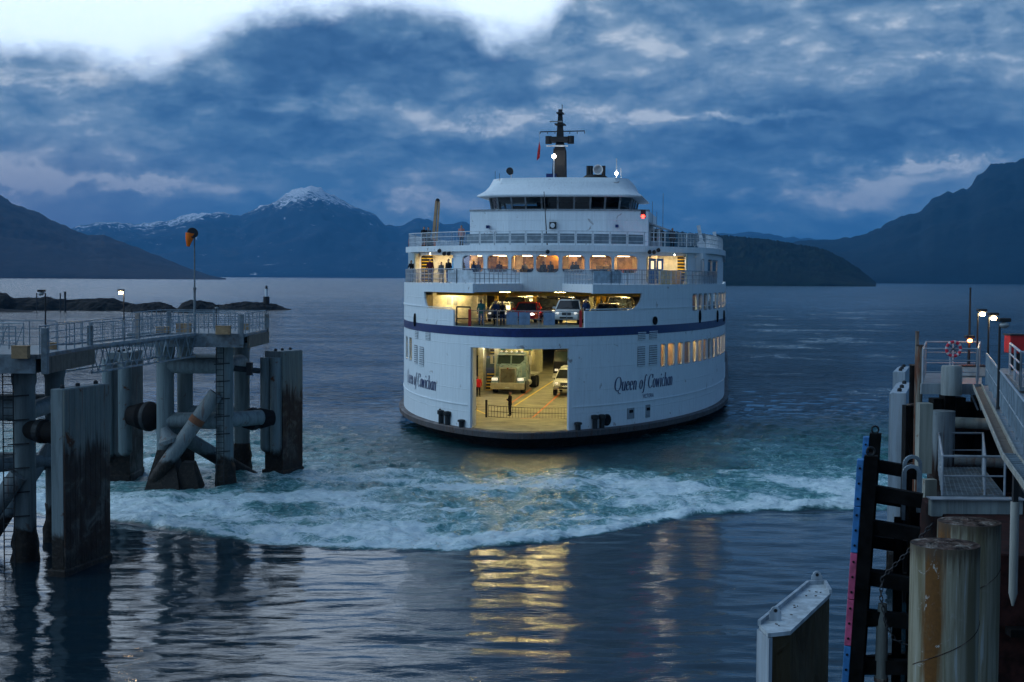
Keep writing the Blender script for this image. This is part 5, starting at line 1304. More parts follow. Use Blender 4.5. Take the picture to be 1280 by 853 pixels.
# blue and pink faced fender
FA = at_z(1080, 573, 7.05); FB = at_z(1087, 543, 7.05); fd = (FB-FA); fd.z = 0; fl_ = fd.length; fd.normalize(); fn2 = V((-fd.y, fd.x, 0))
bf = thing('faced_fender', 'tall dark fender frame faced with blue and pink pads, right of the channel', 'fender', (0,0,0))
lean = .05
def quadprism(a, b, n, t0, t1, z0_, z1_):
    m = MB(); vs = []
    for z in (z0_, z1_):
        o_ = n*(lean*(7.05-z)); vs += [a+n*t1+o_+V((0,0,z)), b+n*t1+o_+V((0,0,z)), b+n*t0+o_+V((0,0,z)), a+n*t0+o_+V((0,0,z))]
    return m.add([(v.x, v.y, v.z) for v in vs], [(3,2,1,0),(4,5,6,7),(0,1,5,4),(1,2,6,5),(2,3,7,6),(3,0,4,7)])
fa = V((FA.x, FA.y, 0)); fb = V((FB.x, FB.y, 0))
M_bpad = pm('blue_pad', (.05,.22,.52), .5, var=.15, dirt=(.03,.08,.16)); M_ppad = pm('pink_pad', (.62,.10,.22), .5, var=.12, dirt=(.3,.06,.1))
for (s0, s1, nm) in ((0, .34, 'post'), (fl_-.34, fl_, 'post')):
    mk('post', quadprism(fa+fd*s0, fa+fd*s1, fn2, -.32, -.003, -1.5, 7.1), M_black2, bf)
mk('back_board', quadprism(fa+fd*.35, fa+fd*(fl_-.35), fn2, -.12, -.03, -1, 6.6), M_black2, bf)
cols_ = [M_bpad, M_bpad, M_ppad, M_ppad, M_bpad, M_bpad]; z = 7.0
for i, mt_ in enumerate(cols_):
    z1_ = z - 1.14
    for s0, s1 in ((.02, .36), (fl_-.36, fl_-.02)):
        pd = mk('facing_pad', quadprism(fa+fd*s0, fa+fd*s1, fn2, 0, .16, z1_+.02, z), mt_, bf, bev=.012, label=('blue' if mt_ == M_bpad else 'pink') + ' facing pad')
        bo_ = MB()
        for k in range(3):
            zz = z - .2 - k*.37; c = fa+fd*s0+fn2*(.08+lean*(7.05-zz)); bo_.tube((c.x, c.y, zz), (c.x-fd.x*.03, c.y-fd.y*.03, zz), .03, 6)
        mk('bolts', bo_, M_black, pd)
    z = z1_
for s0 in (.17, fl_-.17):
    c = fa+fd*s0-fn2*.15; m = MB()
    for k in range(10): a = 2*math.pi*k/10; b = 2*math.pi*(k+1)/10; m.tube((c.x+.1*math.cos(a), c.y, 7.2+.1*math.sin(a)), (c.x+.1*math.cos(b), c.y, 7.2+.1*math.sin(b)), .028, 5)
    mk('shackle', m, M_dark, bf)
for z_, dz_ in ((6.2,-.15), (5.35,-.12), (4.1,-.1), (3.15,-.05), (1.9,.1), (.7,.2)):
    for s0 in (.3, fl_-.25):
        a = fa+fd*s0-fn2*.3+fn2*lean*(7-z_); mk('cross_beam', MB().beam((a.x, a.y, z_), (a.x+1.05, a.y-.35, z_+dz_), .26, .34), M_black2, bf)
# life ring platform on its column, dark planks added behind for the underside's shade
rd = thing('dock_platform', 'small railed platform carrying the life ring, over a dark backing added for shade', 'dock', (0,0,0))
X0, X1, Y0_, Y1_ = at_y(1152, 470, 41.7).x, at_y(1223, 470, 41.7).x, 41.7, 46.5
KX = Y1_/Y0_
mk('deck', MB().prism([(X0, Y0_), (X1+.1, Y0_), ((X1+.1)*KX, Y1_), (X0*KX, Y1_)], 8.2, 8.3), M_slab, rd); mk('edge_beam', MB().box((X0-.03, Y0_-.09, 8.0), (X1, Y0_-.003, 8.31)), marine_mat('dock_edge_paint', (.34,.39,.43), rust=.2, tide=-3), rd)
railing(rd, [(X0+.05, Y0_+.05, 8.3), (X1-.03, Y0_+.05, 8.3)], 1.03, 2, .85, mat=M_rail)
railing(rd, [(X0+.05, Y0_+.1, 8.3), (X0*KX+.1, Y1_-.1, 8.3), (X1*KX, Y1_-.1, 8.3), (X1, Y0_+.1, 8.3)], 1.03, 2, 1.0, mat=M_rail)
c = at_y(1187.5, 470, 41.5)
mk('head_column', MB().lathe([(.30, 8.0), (.30, 8.8), (.27, 8.86)], 24, Matrix.Translation((c.x, 41.35, 0))), marine_mat('column_head_paint', (.30,.33,.33), rust=.25, tide=-3), rd, smooth=30)
mk('column', MB().lathe([(.39, -1), (.39, 7.45)], 28, Matrix.Translation((c.x+.02, 42.3, 0))), marine_mat('column_paint', (.38,.44,.48), rust=.35, rustz=6.05, tide=1), rd, smooth=30)
a = at_y(1157, 500, 41.5); mk('box_column', MB().box((a.x-.22, 41.3, 5.7), (a.x+.16, 41.7, 7.75)).box((a.x-.2, 40.7, 3.5), (a.x+.14, 41.0, 5.6)), marine_mat('box_column_paint', (.33,.34,.30), rust=.15, tide=-3), rd)
for z_ in (7.0, 5.85): mk('horizontal_tube', MB().tube((c.x+.3, 43.5, z_), (c.x+3.2, 42.2, z_), .17, 14), marine_mat('tube_paint', (.36,.39,.37), rust=.15, tide=-3) if z_ == 7.0 else M_brace, rd, smooth=50)
m = MB()
for k in range(3): m.beam((c.x+1.0+.2*k, 42.6, 7.9), (c.x+1.2+.1*k, 42.6, 7.45), .04, .04)
mk('hanger', m, M_rail, rd)
m = MB(); random.seed(9)
for k in range(26):
    x = X0 + 1.45 + k*.34; m.box((x, 45.2+random.uniform(0,.3), -1), (x+.31, 45.9, 7.6+random.uniform(-.2,.2)))
mk('dark_backing', m, M_black2, rd)  # added dark mass standing in for the shade under the platform
m = MB()
for k in range(6): m.beam((X0+1.4, 44.9, 1.0+k*1.15), (X0+8, 44.9, 1.0+k*1.15), .25, .3)
mk('backing_wales', m, M_maroon, rd)
mk('maroon_column', MB().box((X0+.0, 38.2, -1), (X0+.55, 38.8, 5.6)), M_maroon, rd)
# rusty posts left of the platform
for px, y, ytop, ybot, wpx, mt_, lb in ((1146.5,43.5,417,485,4.5,M_rustpost,'thin rusty post rising at the left corner of the life ring platform'), (1150,42.5,434,482,8,M_rustpost,'thicker rusty post in front of the thin one'), (1141,52,458,560,8,M_black2,'short black timber post left of the rusty posts')):
    a = at_y(px, ytop, y); r_ = wpx*y/FPX/2
    o = mk('guide_post', MB().lathe([(r_, 0), (r_, a.z), (r_*.9, a.z+.03)], 14, Matrix.Translation((a.x, y, 0))), mt_, smooth=30); tag(o, lb, 'post')
    mk('post_cap', MB().lathe([(r_*1.15, 0), (r_*1.15, .04)], 14, Matrix.Translation((a.x, y, a.z+.03))), M_rusty, o)
# life ring
lc = at_y(1192, 436.5, 41.62); lr = thing('life_ring', 'red and white life ring hung on the platform rail', 'life ring', (lc.x, 41.62, lc.z))
def torus_part(a0, a1, R_, r_, n=8, k=8, par=None, mat=None, nm='segment'):
    rings = []
    for i in range(n+1):
        a = a0+(a1-a0)*i/n; rings.append([((R_+r_*math.cos(b))*math.cos(a), r_*math.sin(b), (R_+r_*math.cos(b))*math.sin(a)) for b in [2*math.pi*j/k for j in range(k)]])
    return mk(nm, MB().loft(rings), mat, par, smooth=True)
M_ringw = pm('ring_white', (.55,.5,.52), .5)
for k in range(8):
    a = k*math.pi/4; torus_part(a, a+math.pi/4*.62, .205, .045, par=lr, mat=pm('ring_red', (.6,.02,.05), .5), nm='red_band'); torus_part(a+math.pi/4*.62, a+math.pi/4, .205, .045, par=lr, mat=M_ringw, nm='white_band')
m = MB(); m.tube((-.2,.02,-.2),(.2,.02,.2),.012,5).tube((.2,.02,-.2),(-.2,.02,.2),.012,5); mk('rope', m, M_dark, lr)
# tall white fender posts on the right
fender('slender pale fender panel, nearer of the two right of the channel', at_z(1114, 491, 7.05), at_z(1123, 478, 7.05), th=.55, mface=M_tall, side=-1, group='steel fender panels of the right dock')
fender('slender pale fender panel, farther of the two right of the channel', at_z(1118, 464.5, 7.05), at_z(1124, 458, 7.05), th=.5, mface=M_tall, side=-1, group='steel fender panels of the right dock')
for o in bpy.data.objects:
    if o.parent and o.name.startswith('body') and o.parent.name.startswith('dock_fender') and 'slender' in o.parent.get('label', ''): o.data.materials[0] = M_tall
a = at_y(1128, 490, 50); b = at_y(1152, 490, 49)
bw = thing('timber_screen', 'black timber screen behind the nearer pale fender panel', 'screen', (0,0,0))
m = MB(); 
for k in range(5): x = a.x+(b.x-a.x)*k/5; m.box((x, 49.5, -1), (x+(b.x-a.x)/5-.02, 50.0, 6.95))
mk('planks', m, M_black2, bw); mk('top_rope', MB().tube((a.x, 49.4, 4.9), (b.x, 49.4, 5.0), .03, 6).tube((a.x, 49.4, 7.0), (b.x, 49.4, 7.02), .04, 6), M_rusty, bw)
# inverted U hoops
uh = thing('hoop_ladder', 'pair of grey inverted hoops on the timber beside the blue faced fender', 'ladder', (0,0,0))
for dy, px0, px1, yt, yb_ in ((38.2,1131,1150.5,571,632), (37.0,1130,1149,583,650)):
    a = at_y(px0, yt, dy); b = at_y(px1, yt, dy); zl = at_y(px0, yb_, dy).z; r_ = (b.x-a.x)/2; cxx = (a.x+b.x)/2; zc = a.z-r_
    pts = [(a.x, dy, zl)] + [(cxx-r_*math.cos(math.pi*k/10), dy, zc+r_*math.sin(math.pi*k/10)) for k in range(11)] + [(b.x, dy, zl+.2)]
    m = MB()
    for p_, q_ in zip(pts, pts[1:]): m.beam(p_, q_, .09, .09, (0,1,0))
    mk('hoop', m, M_gal, uh)
m = MB().beam((a.x, 37.4, zl), (a.x, 37.4, -1), .2, .2).beam((b.x, 37.4, zl+.3), (b.x, 37.4, -1), .25, .25); mk('timber_leg', m, M_black2, uh)
# chain
def chain(label, pts, link=.11):
    m = MB(); d_ = 0; k = 0
    for a, b in zip(pts, pts[1:]):
        a = V(a); b = V(b); n = int((b-a).length/link)
        for i in range(n):
            c = a+(b-a)*(i+.5)/n; T_ = (b-a).normalized().to_track_quat('Z', 'Y').to_matrix().to_4x4(); Mx = Matrix.Translation(c) @ T_ @ Matrix.Rotation(R(90*(k % 2)), 4, 'Z'); k += 1
            ps = [Mx @ V((.038*math.cos(q), 0, .085*math.sin(q))) for q in [2*math.pi*j/8 for j in range(8)]]
            for j in range(8): m.tube(ps[j], ps[(j+1) % 8], .013, 4, cap=False)
    o = mk('mooring_chain', m, pm('chain_iron', (.05,.05,.055), .6, .6)); tag(o, label, 'chain', None, None)
q = [at_y(px, py, yy) for px, py, yy in ((1165,655,33.2),(1135,690,33.4),(1103,722,33.6),(1101,745,33.6),(1107,778,33.6),(1118,800,33.6),(1150,812,33.5))]
chain('heavy chain hanging among the dark timbers behind the blue and pink fender', q)
wp_ = at_y(1103, 760, 34.2); o = mk('timber_pile', MB().lathe([(.16,-1),(.17,1.2),(.14,3.1),(.1,3.5)], 12, Matrix.Translation((wp_.x, 34.2, 0))), marine_mat('old_pile', (.16,.17,.16), rust=.1, tide=1.2), smooth=True); tag(o, 'short worn pale timber pile behind the chain', 'pile')
mk('iron_band', MB().lathe([(.18,0),(.18,.08)], 12, Matrix.Translation((wp_.x, 34.2, 1.6))), M_rusty, o)
# lower grating platform
gp = thing('grating_platform', 'low railed grating platform on a pale beam, below the life ring', 'platform', (0,0,0))
ZG = 5.8; gx0 = at_y(1178, 610, 36.4).x; gx1 = at_y(1256, 610, 36.4).x; hx0 = at_y(1173, 575, 42).x; hx1 = at_y(1228, 575, 42).x
m = MB(); n = 46
for i in range(n): t_ = i/n; m.beam((gx0+(hx0-gx0)*t_, 36.4+5.6*t_, ZG), (gx1+(hx1-gx1)*t_, 36.4+5.6*t_, ZG), .035, .04)
for i in range(13): t_ = i/12; m.beam((gx0+(gx1-gx0)*t_, 36.4, ZG-.01), (hx0+(hx1-hx0)*t_, 42, ZG-.01), .03, .05)
mk('grating', m, M_slab, gp)
mk('front_beam', MB().box((at_y(1163,620,36.1).x, 36.0, 5.33), (at_y(1277,620,36.1).x, 36.25, 5.76)), marine_mat('beam_paint', (.33,.38,.38), rust=.08, tide=-3), gp)
mk('beam_flange', MB().box((at_y(1161,620,36.1).x, 35.9, 5.763), (at_y(1279,620,36.1).x, 36.35, 5.79)), M_rail, gp)
railing(gp, [(gx0, 36.42, ZG), (gx1, 36.42, ZG)], 1.02, 1, 1.6, mat=M_rail, r=.03)
railing(gp, [(gx0, 36.42, ZG), (hx0, 42, ZG), (hx1, 42, ZG), (gx1-.5, 36.45, ZG)], 1.02, 1, 1.0, mat=M_rail, r=.028)
# walkway coming towards the photographer, with cable tray
wk = thing('walkway', 'railed walkway with a cable tray along it, at the right edge', 'walkway', (0,0,0))
W0 = V((13.75, 41.4, 8.3)); W1 = V((8.9, 24.8, 8.3)); W2 = V((6.55, 15.5, 8.25))
for a, b in ((W0, W1), (W1, W2)):
    d = (b-a).normalized(); n = V((-d.y, d.x, 0))
    mk('deck', MB().beam(a+n*.75-V((0,0,.06)), b+n*.75-V((0,0,.06)), 1.5, .08), M_slab, wk); mk('side_girder', MB().beam(a+n*1.4-V((0,0,.35)), b+n*1.4-V((0,0,.35)), .12, .5).beam(a+n*.1-V((0,0,.35)), b+n*.1-V((0,0,.35)), .12, .5), M_dark, wk)
    railing(wk, [a+n*.08, b+n*.08], .92, 1, 2.4, .34, mat=M_gal, r=.024); railing(wk, [a+n*1.45, b+n*1.45], .92, 1, 2.4, .34, mat=M_gal, r=.024)
    t0_ = a-n*.16-V((0,0,.02)); t1_ = b-n*.16-V((0,0,.02))
    mk('cable_tray', MB().beam(t0_-V((0,0,.05)), t1_-V((0,0,.05)), .24, .02), M_fascia, wk)
    mk('tray_side', MB().beam(t0_-n*.12, t1_-n*.12, .03, .1).beam(t0_+n*.12, t1_+n*.12, .03, .1), marine_mat('tray_paint', (.36,.36,.32), rust=.1, tide=-3), wk)
m = MB(); 
for i in range(40): p_ = W1+(W2-W1)*i/40; d = (W2-W1).normalized(); n = V((-d.y, d.x, 0)); m.beam(p_-n*.27-V((0,0,.0)), p_-n*.05-V((0,0,.0)), .03, .03)
n = V((-(W2-W1).y, (W2-W1).x, 0)).normalized(); m.beam(W1-n*.16-V((0,0,.02)), W2-n*.16-V((0,0,.02)), .02, .02); mk('tray_rungs', m, M_gal, wk)
for k in range(3):
    p_ = W0+(W1-W0)*(.2+.35*k); mk('support_leg', MB().tube((p_.x+.9, p_.y, -1), (p_.x+.9, p_.y, 7.8), .14, 12), M_dark, wk)
# second landing with the red box
sl = thing('side_landing', 'railed landing with three white bars at the right edge, beside the red box', 'landing', (0,0,0))
a = at_y(1259, 452, 44); b = at_y(1275, 468, 38.5); 
mk('deck', MB().prism([(a.x, 44), (b.x, 38.5), (b.x+5, 38.5), (a.x+5, 44)], 8.35, 8.45), M_slab, sl)
rz_ = at_y(1259, 426, 44).z - 8.45
railing(sl, [(a.x+.05, 43.9, 8.45), (b.x+.05, 38.6, 8.45), (b.x+4.9, 38.6, 8.45)], .95, 2, 2.6, mat=M_rail, r=.035)
mk('support_column', MB().tube((b.x+1.2, 40, -1), (b.x+1.2, 40, 8.34), .3, 14), M_dark, sl)
c0 = at_y(1257.5, 441, 46); c1 = at_y(1277, 419, 46)
rb = thing('red_box', 'red equipment box standing on the landing at the right edge', 'box', (0,0,0))
mk('cabinet', MB().box((c0.x, 45.6, c0.z), (c1.x, 46.2, c1.z)), M_red, rb, bev=.02); mk('lid', MB().box((c0.x-.03, 45.55, c1.z), (c1.x+.03, 46.25, c1.z+.04)), M_dark, rb); mk('stand', MB().box((c0.x+.1, 45.8, 8.3), (c0.x+.2, 46.0, c0.z)).box((c1.x-.2, 45.8, 8.3), (c1.x-.1, 46.0, c0.z)), M_dark, rb)
mk('landing_back', MB().prism([(a.x, 44.02), (a.x+5, 44.02), (a.x+5.2, 47), (a.x+.1, 47)], 8.34, 8.44), M_slab, sl)
# lamps right
lamp_post('lit double lamp post behind the life ring platform, left of the two', 1227, 391, 46.3, 8.3, True, .12, lr=.085)
lamp_post('lit double lamp post at the walkway start, right of the two', 1241, 396, 42.6, 8.3, True, .12, lr=.085)
lamp_post('unlit lamp post standing on the walkway rail', 1254, 404, 33.5, 8.3, False, .08)
lamp_post('low red lamp glowing on the life ring platform rail', 1211.5, 424, 45.9, 8.3, True, 0, r=.05, lr=.075, mat=lamp_mat('red_dock_lamp', (1,.16,.03), 60))
tp = at_y(1213, 361, 47.5); o = mk('pole', MB().lathe([(.05, 8.2), (.03, tp.z)], 8, Matrix.Translation((tp.x, 47.5, 0))), M_dark); o.name = 'signal_pole'; tag(o, 'tall thin bare pole behind the life ring', 'pole'); mk('pole_cap', MB().ball((tp.x, 47.5, tp.z), .04), M_dark, o)
p_ = at_y(1204, 457, 45); o = mk('deck_locker', MB().box((p_.x-.15, 44.8, 8.31), (p_.x+.65, 45.3, 8.62)), pm('locker_white', (.45,.48,.5), .5), bev=.03); tag(o, 'low white locker on the life ring platform', 'locker'); mk('locker_lid', MB().box((p_.x-.17, 44.78, 8.625), (p_.x+.67, 45.32, 8.66)), M_dark, o)
# things at the bottom right corner
mp = thing('maroon_pontoon', 'dark maroon steel hull side in the lower right corner behind the piles', 'pontoon', (0,0,0))
a = at_y(1251, 700, 29); m = MB().loft([[(a.x, 29, -1), (a.x+6, 29, -1), (a.x+6, 40, -1), (a.x+1.8, 40, -1)], [(a.x-.1, 29, 3.2), (a.x+6, 29, 3.2), (a.x+6, 40, 3.2), (a.x+1.5, 40, 3.2)], [(a.x-.1, 29, at_y(1251, 692, 29).z), (a.x+6, 29, 5.2), (a.x+6, 40, 5.2), (a.x+1.5, 40, 5.2)]])
mk('hull_plates', m, M_maroon, mp, bev=.04); mk('deck_edge', MB().box((a.x+.1, 28.6, 4.1), (a.x+6, 28.95, 4.25)), M_black2, mp)
p_ = at_y(1268.5, 640, 28); q_ = at_y(1268.5, 742, 28); o = mk('white_pole', MB().lathe([(.02, q_.z-.25), (.085, q_.z), (.085, p_.z+.2)], 14, Matrix.Translation((p_.x, 28, 0))), marine_mat('pole_paint', (.45,.45,.42), rust=.35, tide=-3), smooth=30); o.name = 'hanging_tube'; tag(o, 'pale tube with a pointed foot hanging under the walkway', 'tube'); mk('tube_bracket', MB().box((p_.x-.05, 27.95, p_.z+.2), (p_.x+.05, 28.05, 8.1)), M_dark, o)
# ================================================================== VEHICLES on the ferry decks
def LF(x, y, z=0): p = FW @ V((x, y, z)); return (p.x, p.y, p.z)
RZF = R(-8.5)
M_head = lamp_mat('headlamp_glass', (1,.95,.85), .6); M_headlit = lamp_mat('headlamp_lit', (1,.93,.8), 6)
def wheel(par, x, y, r, w=.22, nm='wheel'):
    Mx = Matrix.Translation((x, y, r)) @ Matrix.Rotation(R(90), 4, 'Y')
    t_ = mk(nm, MB().lathe([(r*.6, -w/2), (r*.95, -w/2), (r, -w*.3), (r, w*.3), (r*.95, w/2), (r*.6, w/2)], 18, Mx), M_tyre, par, smooth=30)
    mk('rim', MB().lathe([(r*.58, -w*.42), (r*.58, w*.42)], 14, Mx), M_chrome, t_)
def car(label, loc, rz, paint, kind='suv', cat='car', group=None, headlit=False):
    """front faces -y; length along +y"""
    o = thing('parked_car' if kind != 'pickup' else 'pickup_truck', label, cat, loc, rz, group)
    if kind in ('suv', 'hatch', 'sedan', 'pickup'):
        Lc, Wc, H, hood, z0 = {'suv': (4.6, .95, 1.75, 1.05, .35), 'hatch': (4.0, .87, 1.48, .88, .28), 'sedan': (4.6, .9, 1.45, .85, .28), 'pickup': (5.6, 1.0, 1.9, 1.2, .5)}[kind]
    belt = hood + .06
    def sec(y, w, zb, zt): return [(-w*.96, y, zb), (w*.96, y, zb), (w, y, zb+.12), (w, y, zt-.16), (w*.93, y, zt-.03), (w*.75, y, zt), (-w*.75, y, zt), (-w*.93, y, zt-.03), (-w, y, zt-.16), (-w, y, zb+.12)]
    rings = [sec(0, Wc*.82, z0+.1, hood-.22), sec(.1, Wc*.93, z0, hood-.1), sec(.45, Wc, z0-.02, hood-.03), sec(1.15, Wc, z0-.02, hood+.04), sec(Lc*.6, Wc, z0-.02, belt), sec(Lc-.5, Wc, z0, belt), sec(Lc-.08, Wc*.95, z0+.02, belt-.05), sec(Lc, Wc*.88, z0+.1, belt-.15)]
    b_ = mk('body', MB().loft(rings), paint, o, smooth=35, bev=.02)
    ws0 = 1.05 if kind != 'pickup' else 1.35; ws1 = ws0+.75; rf = {'suv': Lc-.7, 'hatch': Lc-.75, 'sedan': Lc-1.3, 'pickup': 3.0}[kind]; rr_ = {'suv': Lc-.15, 'hatch': Lc-.2, 'sedan': Lc-.5, 'pickup': 3.2}[kind]
    wr = Wc*.74; zb = belt-.05
    g = [[(-Wc*.94, ws0, zb), (Wc*.94, ws0, zb), (wr, ws1, H-.06), (-wr, ws1, H-.06)], [(-Wc*.95, rr_, zb), (Wc*.95, rr_, zb), (wr, rf, H-.06), (-wr, rf, H-.06)]]
    vs = g[0]+g[1]
    mk('cabin_glass', MB().add(vs, [(0,1,2,3), (5,4,7,6), (1,5,6,2), (4,0,3,7)]), pm('car_glass', (.02,.025,.03), .08), o)
    mk('roof_panel', MB().loft([[(-wr-.02, ws1-.02, H-.08), (wr+.02, ws1-.02, H-.08), (wr+.02, rf+.02, H-.08), (-wr-.02, rf+.02, H-.08)], [(-wr*.93, ws1+.12, H), (wr*.93, ws1+.12, H), (wr*.93, rf-.1, H), (-wr*.93, rf-.1, H)]]), paint, o, smooth=50)
    pl = MB()
    for s_ in (-1, 1):
        pl.beam((s_*Wc*.94, ws0, zb), (s_*wr, ws1, H-.05), .07, .07); pl.beam((s_*Wc*.95, rr_, zb), (s_*wr, rf, H-.05), .09, .09); pl.beam((s_*Wc*.945, (ws1+rf)/2, zb), (s_*wr, (ws1+rf)/2, H-.05), .07, .05)
    mk('pillars', pl, paint, o)
    hw = Wc*(.34 if kind != 'pickup' else .4); hz_ = hood-.28
    g_ = mk('grille', MB().box((-hw, -.03, hz_-.12), (hw, .1, hz_+.1)), M_dark, o, bev=.01); gm = MB()
    for k in range(3): gm.box((-hw, -.045, hz_-.1+k*.075), (hw, -.03, hz_-.08+k*.075))
    mk('grille_bars', gm, M_chrome, g_)
    for s_ in (-1, 1):
        mk('headlight', MB().box((s_*Wc*.5-.17*1, -.02, hz_-.07), (s_*Wc*.5+.17*1, .12, hz_+.1)) if False else MB().ball((s_*Wc*.66, .06, hz_+.02), .13, 10, (1.4,.6,.8)), M_headlit if headlit else M_head, o, smooth=True)
        mk('door_mirror', MB().cbox((s_*(Wc+.1), ws0+.35, belt+.06), (.2,.1,.16)), paint, o, bev=.03)
    mk('bumper', MB().box((-Wc*.9, -.1, z0+.04), (Wc*.9, .14, z0+.3)), paint if kind != 'pickup' else M_chrome, o, bev=.05)
    mk('air_intake', MB().box((-Wc*.5, -.115, z0+.08), (Wc*.5, -.09, z0+.2)), M_dark, o)
    mk('number_plate', MB().box((-.15, -.125, z0+.2), (.15, -.116, z0+.28)), M_railw, o)
    r_ = .34 if kind in ('suv','pickup') else .3
    for s_ in (-1, 1):
        for yy in (.85, Lc-.85): wheel(o, s_*(Wc-.12), yy, r_)
    mk('windscreen_wipers', MB().tube((-.5, ws0+.03, zb+.05), (.05, ws0+.16, zb+.18), .012, 4).tube((.1, ws0+.03, zb+.05), (.6, ws0+.16, zb+.18), .012, 4), M_dark, o)
    if kind == 'suv':
        mk('roof_rails', MB().tube((-wr*.9, ws1+.2, H+.04), (-wr*.9, rf-.2, H+.04), .02, 5), M_dark, o); mk('roof_rails', MB().tube((wr*.9, ws1+.2, H+.04), (wr*.9, rf-.2, H+.04), .02, 5), M_dark, o)
    if kind == 'pickup':
        mk('cargo_bed', MB().box((-Wc*.97, 3.3, 1.1), (Wc*.97, Lc-.05, 1.28)), paint, o)
        mk('canopy', MB().loft([[(-Wc*.9, 3.3, 1.28), (Wc*.9, 3.3, 1.28), (Wc*.9, Lc-.1, 1.28), (-Wc*.9, Lc-.1, 1.28)], [(-Wc*.75, 3.35, 2.0), (Wc*.75, 3.35, 2.0), (Wc*.75, Lc-.3, 2.0), (-Wc*.75, Lc-.3, 2.0)]]), paint, o, bev=.04)
    return o
P = lambda n, c: pm('car_paint_'+n, c, .22, .1, var=.04)
UG = 'cars on the upper car deck'
def upx(px, s_): return fl(px, 390, s_).x
car('white car with dark grille on the upper car deck, right of the red car', LF(upx(708, 8.6), 8.6, 8.0), RZF, P('white', (.72,.72,.70)), 'suv', 'car', UG)
car('bright red car near the front of the upper car deck', LF(upx(655, 11.5), 11.5, 8.0), RZF, P('red', (.62,.02,.015)), 'hatch', 'car', UG, True)
car('grey car left of the red car, half hidden by two passengers', LF(upx(622, 12.8), 12.8, 8.0), RZF, P('grey', (.16,.17,.18)), 'hatch', 'car', UG)
car('dark car between the red and the white car', LF(upx(681, 14.5), 14.5, 8.0), RZF, P('black', (.02,.02,.025)), 'suv', 'car', UG)
car('silver car with a low roof at the right end of the front row', LF(upx(757, 11.5), 11.5, 8.0), RZF, P('silver', (.42,.42,.40)), 'sedan', 'car', UG)
rows = [(upx(640,21), 21, 'black', 'suv', 'dark car two rows behind the red car'), (upx(671,21), 20.5, 'blue', 'sedan', 'dark blue car in the second row'), (upx(700,21), 21, 'black', 'suv', 'black car directly behind the white one'), (upx(727,20), 20, 'silver', 'hatch', 'silver hatchback behind and right of the white car'), (upx(775,19), 19, 'black', 'suv', 'dark car at the far right, behind the silver low car'), (upx(556,22), 22.5, 'grey', 'sedan', 'grey car seen left of the white locker room'),
        (upx(655,28), 28, 'white', 'suv', 'white car deep in the upper deck behind the red car'), (upx(690,28), 28, 'grey', 'suv', 'grey car third row, right of centre'), (upx(740,28), 28, 'black', 'sedan', 'black car third row towards the right'), (upx(770,28), 28, 'white', 'suv', 'white car third row at the right')]
PC = {'black': (.02,.02,.025), 'blue': (.03,.06,.16), 'silver': (.42,.42,.40), 'grey': (.16,.17,.18), 'white': (.72,.72,.70)}
for x, y, c_, k_, lb in rows: car(lb, LF(x, y, 8.0), RZF, P(c_, PC[c_]), k_, 'car', UG)
# main deck
pw = dk(707, 496); pku = car('white pickup with chrome bumper on the main car deck, right of the mixer truck', LF(pw.x, pw.y, 1.236), RZF, P('white', (.72,.72,.70)), 'pickup', 'pickup')
pku.scale = (1.16,)*3
pw2 = V((pw.x+1.0, pw.y+9, 0)); car('white van roof behind the white pickup on the main deck', LF(pw2.x, pw2.y, 1.236), RZF, P('white', (.72,.72,.70)), 'suv', 'car')
# concrete mixer
mx = dk(634.5, 492.5); mo = thing('mixer_truck', 'pale blue concrete mixer truck with a chrome grille on the main car deck', 'truck', LF(mx.x, mx.y, 1.236), RZF)
M_tb = pm('truck_teal', (.22,.33,.38), .3, .1, dirt=(.3,.3,.26)); M_drum = pm('drum_cream', (.50,.47,.30), .5, dirt=(.25,.22,.14)); M_chr2 = pm('dull_chrome', (.46,.45,.40), .35, .6, dirt=(.25,.22,.17), dirt_amt=.2)
mk('bumper', MB().box((-1.22, -.25, .38), (1.22, .02, .92)), M_chr2, mo, bev=.05)
mk('number_plate', MB().box((-.16, -.27, .48), (.16, -.253, .6)), M_railw, mo)
hood_ = MB().loft([[(-.62, .05, .8), (.62, .05, .8), (.62, .05, 2.05), (.5, .05, 2.15), (-.5, .05, 2.15), (-.62, .05, 2.05)], [(-.8, 1.7, .8), (.8, 1.7, .8), (.85, 1.7, 2.3), (.7, 1.7, 2.42), (-.7, 1.7, 2.42), (-.85, 1.7, 2.3)]])
mk('hood', hood_, M_tb, mo, bev=.03)
g_ = mk('grille_surround', MB().box((-.62, -.02, .95), (-.5, .08, 2.12)).box((.5, -.02, .95), (.62, .08, 2.12)).box((-.62, -.02, 2.06), (.62, .08, 2.2)).box((-.62, -.02, .92), (.62, .08, 1.0)), M_chrome, mo, bev=.02)
gm = MB(); 
for k in range(16): gm.box((-.5+k*.0625, -.0, 1.0), (-.5+k*.0625+.03, .03, 2.06))
mk('grille_bars', gm, pm('bronze_bars', (.16,.12,.06), .4, .6), g_); mk('badge', MB().ball((0,-.03,2.12), .06), M_red, g_)
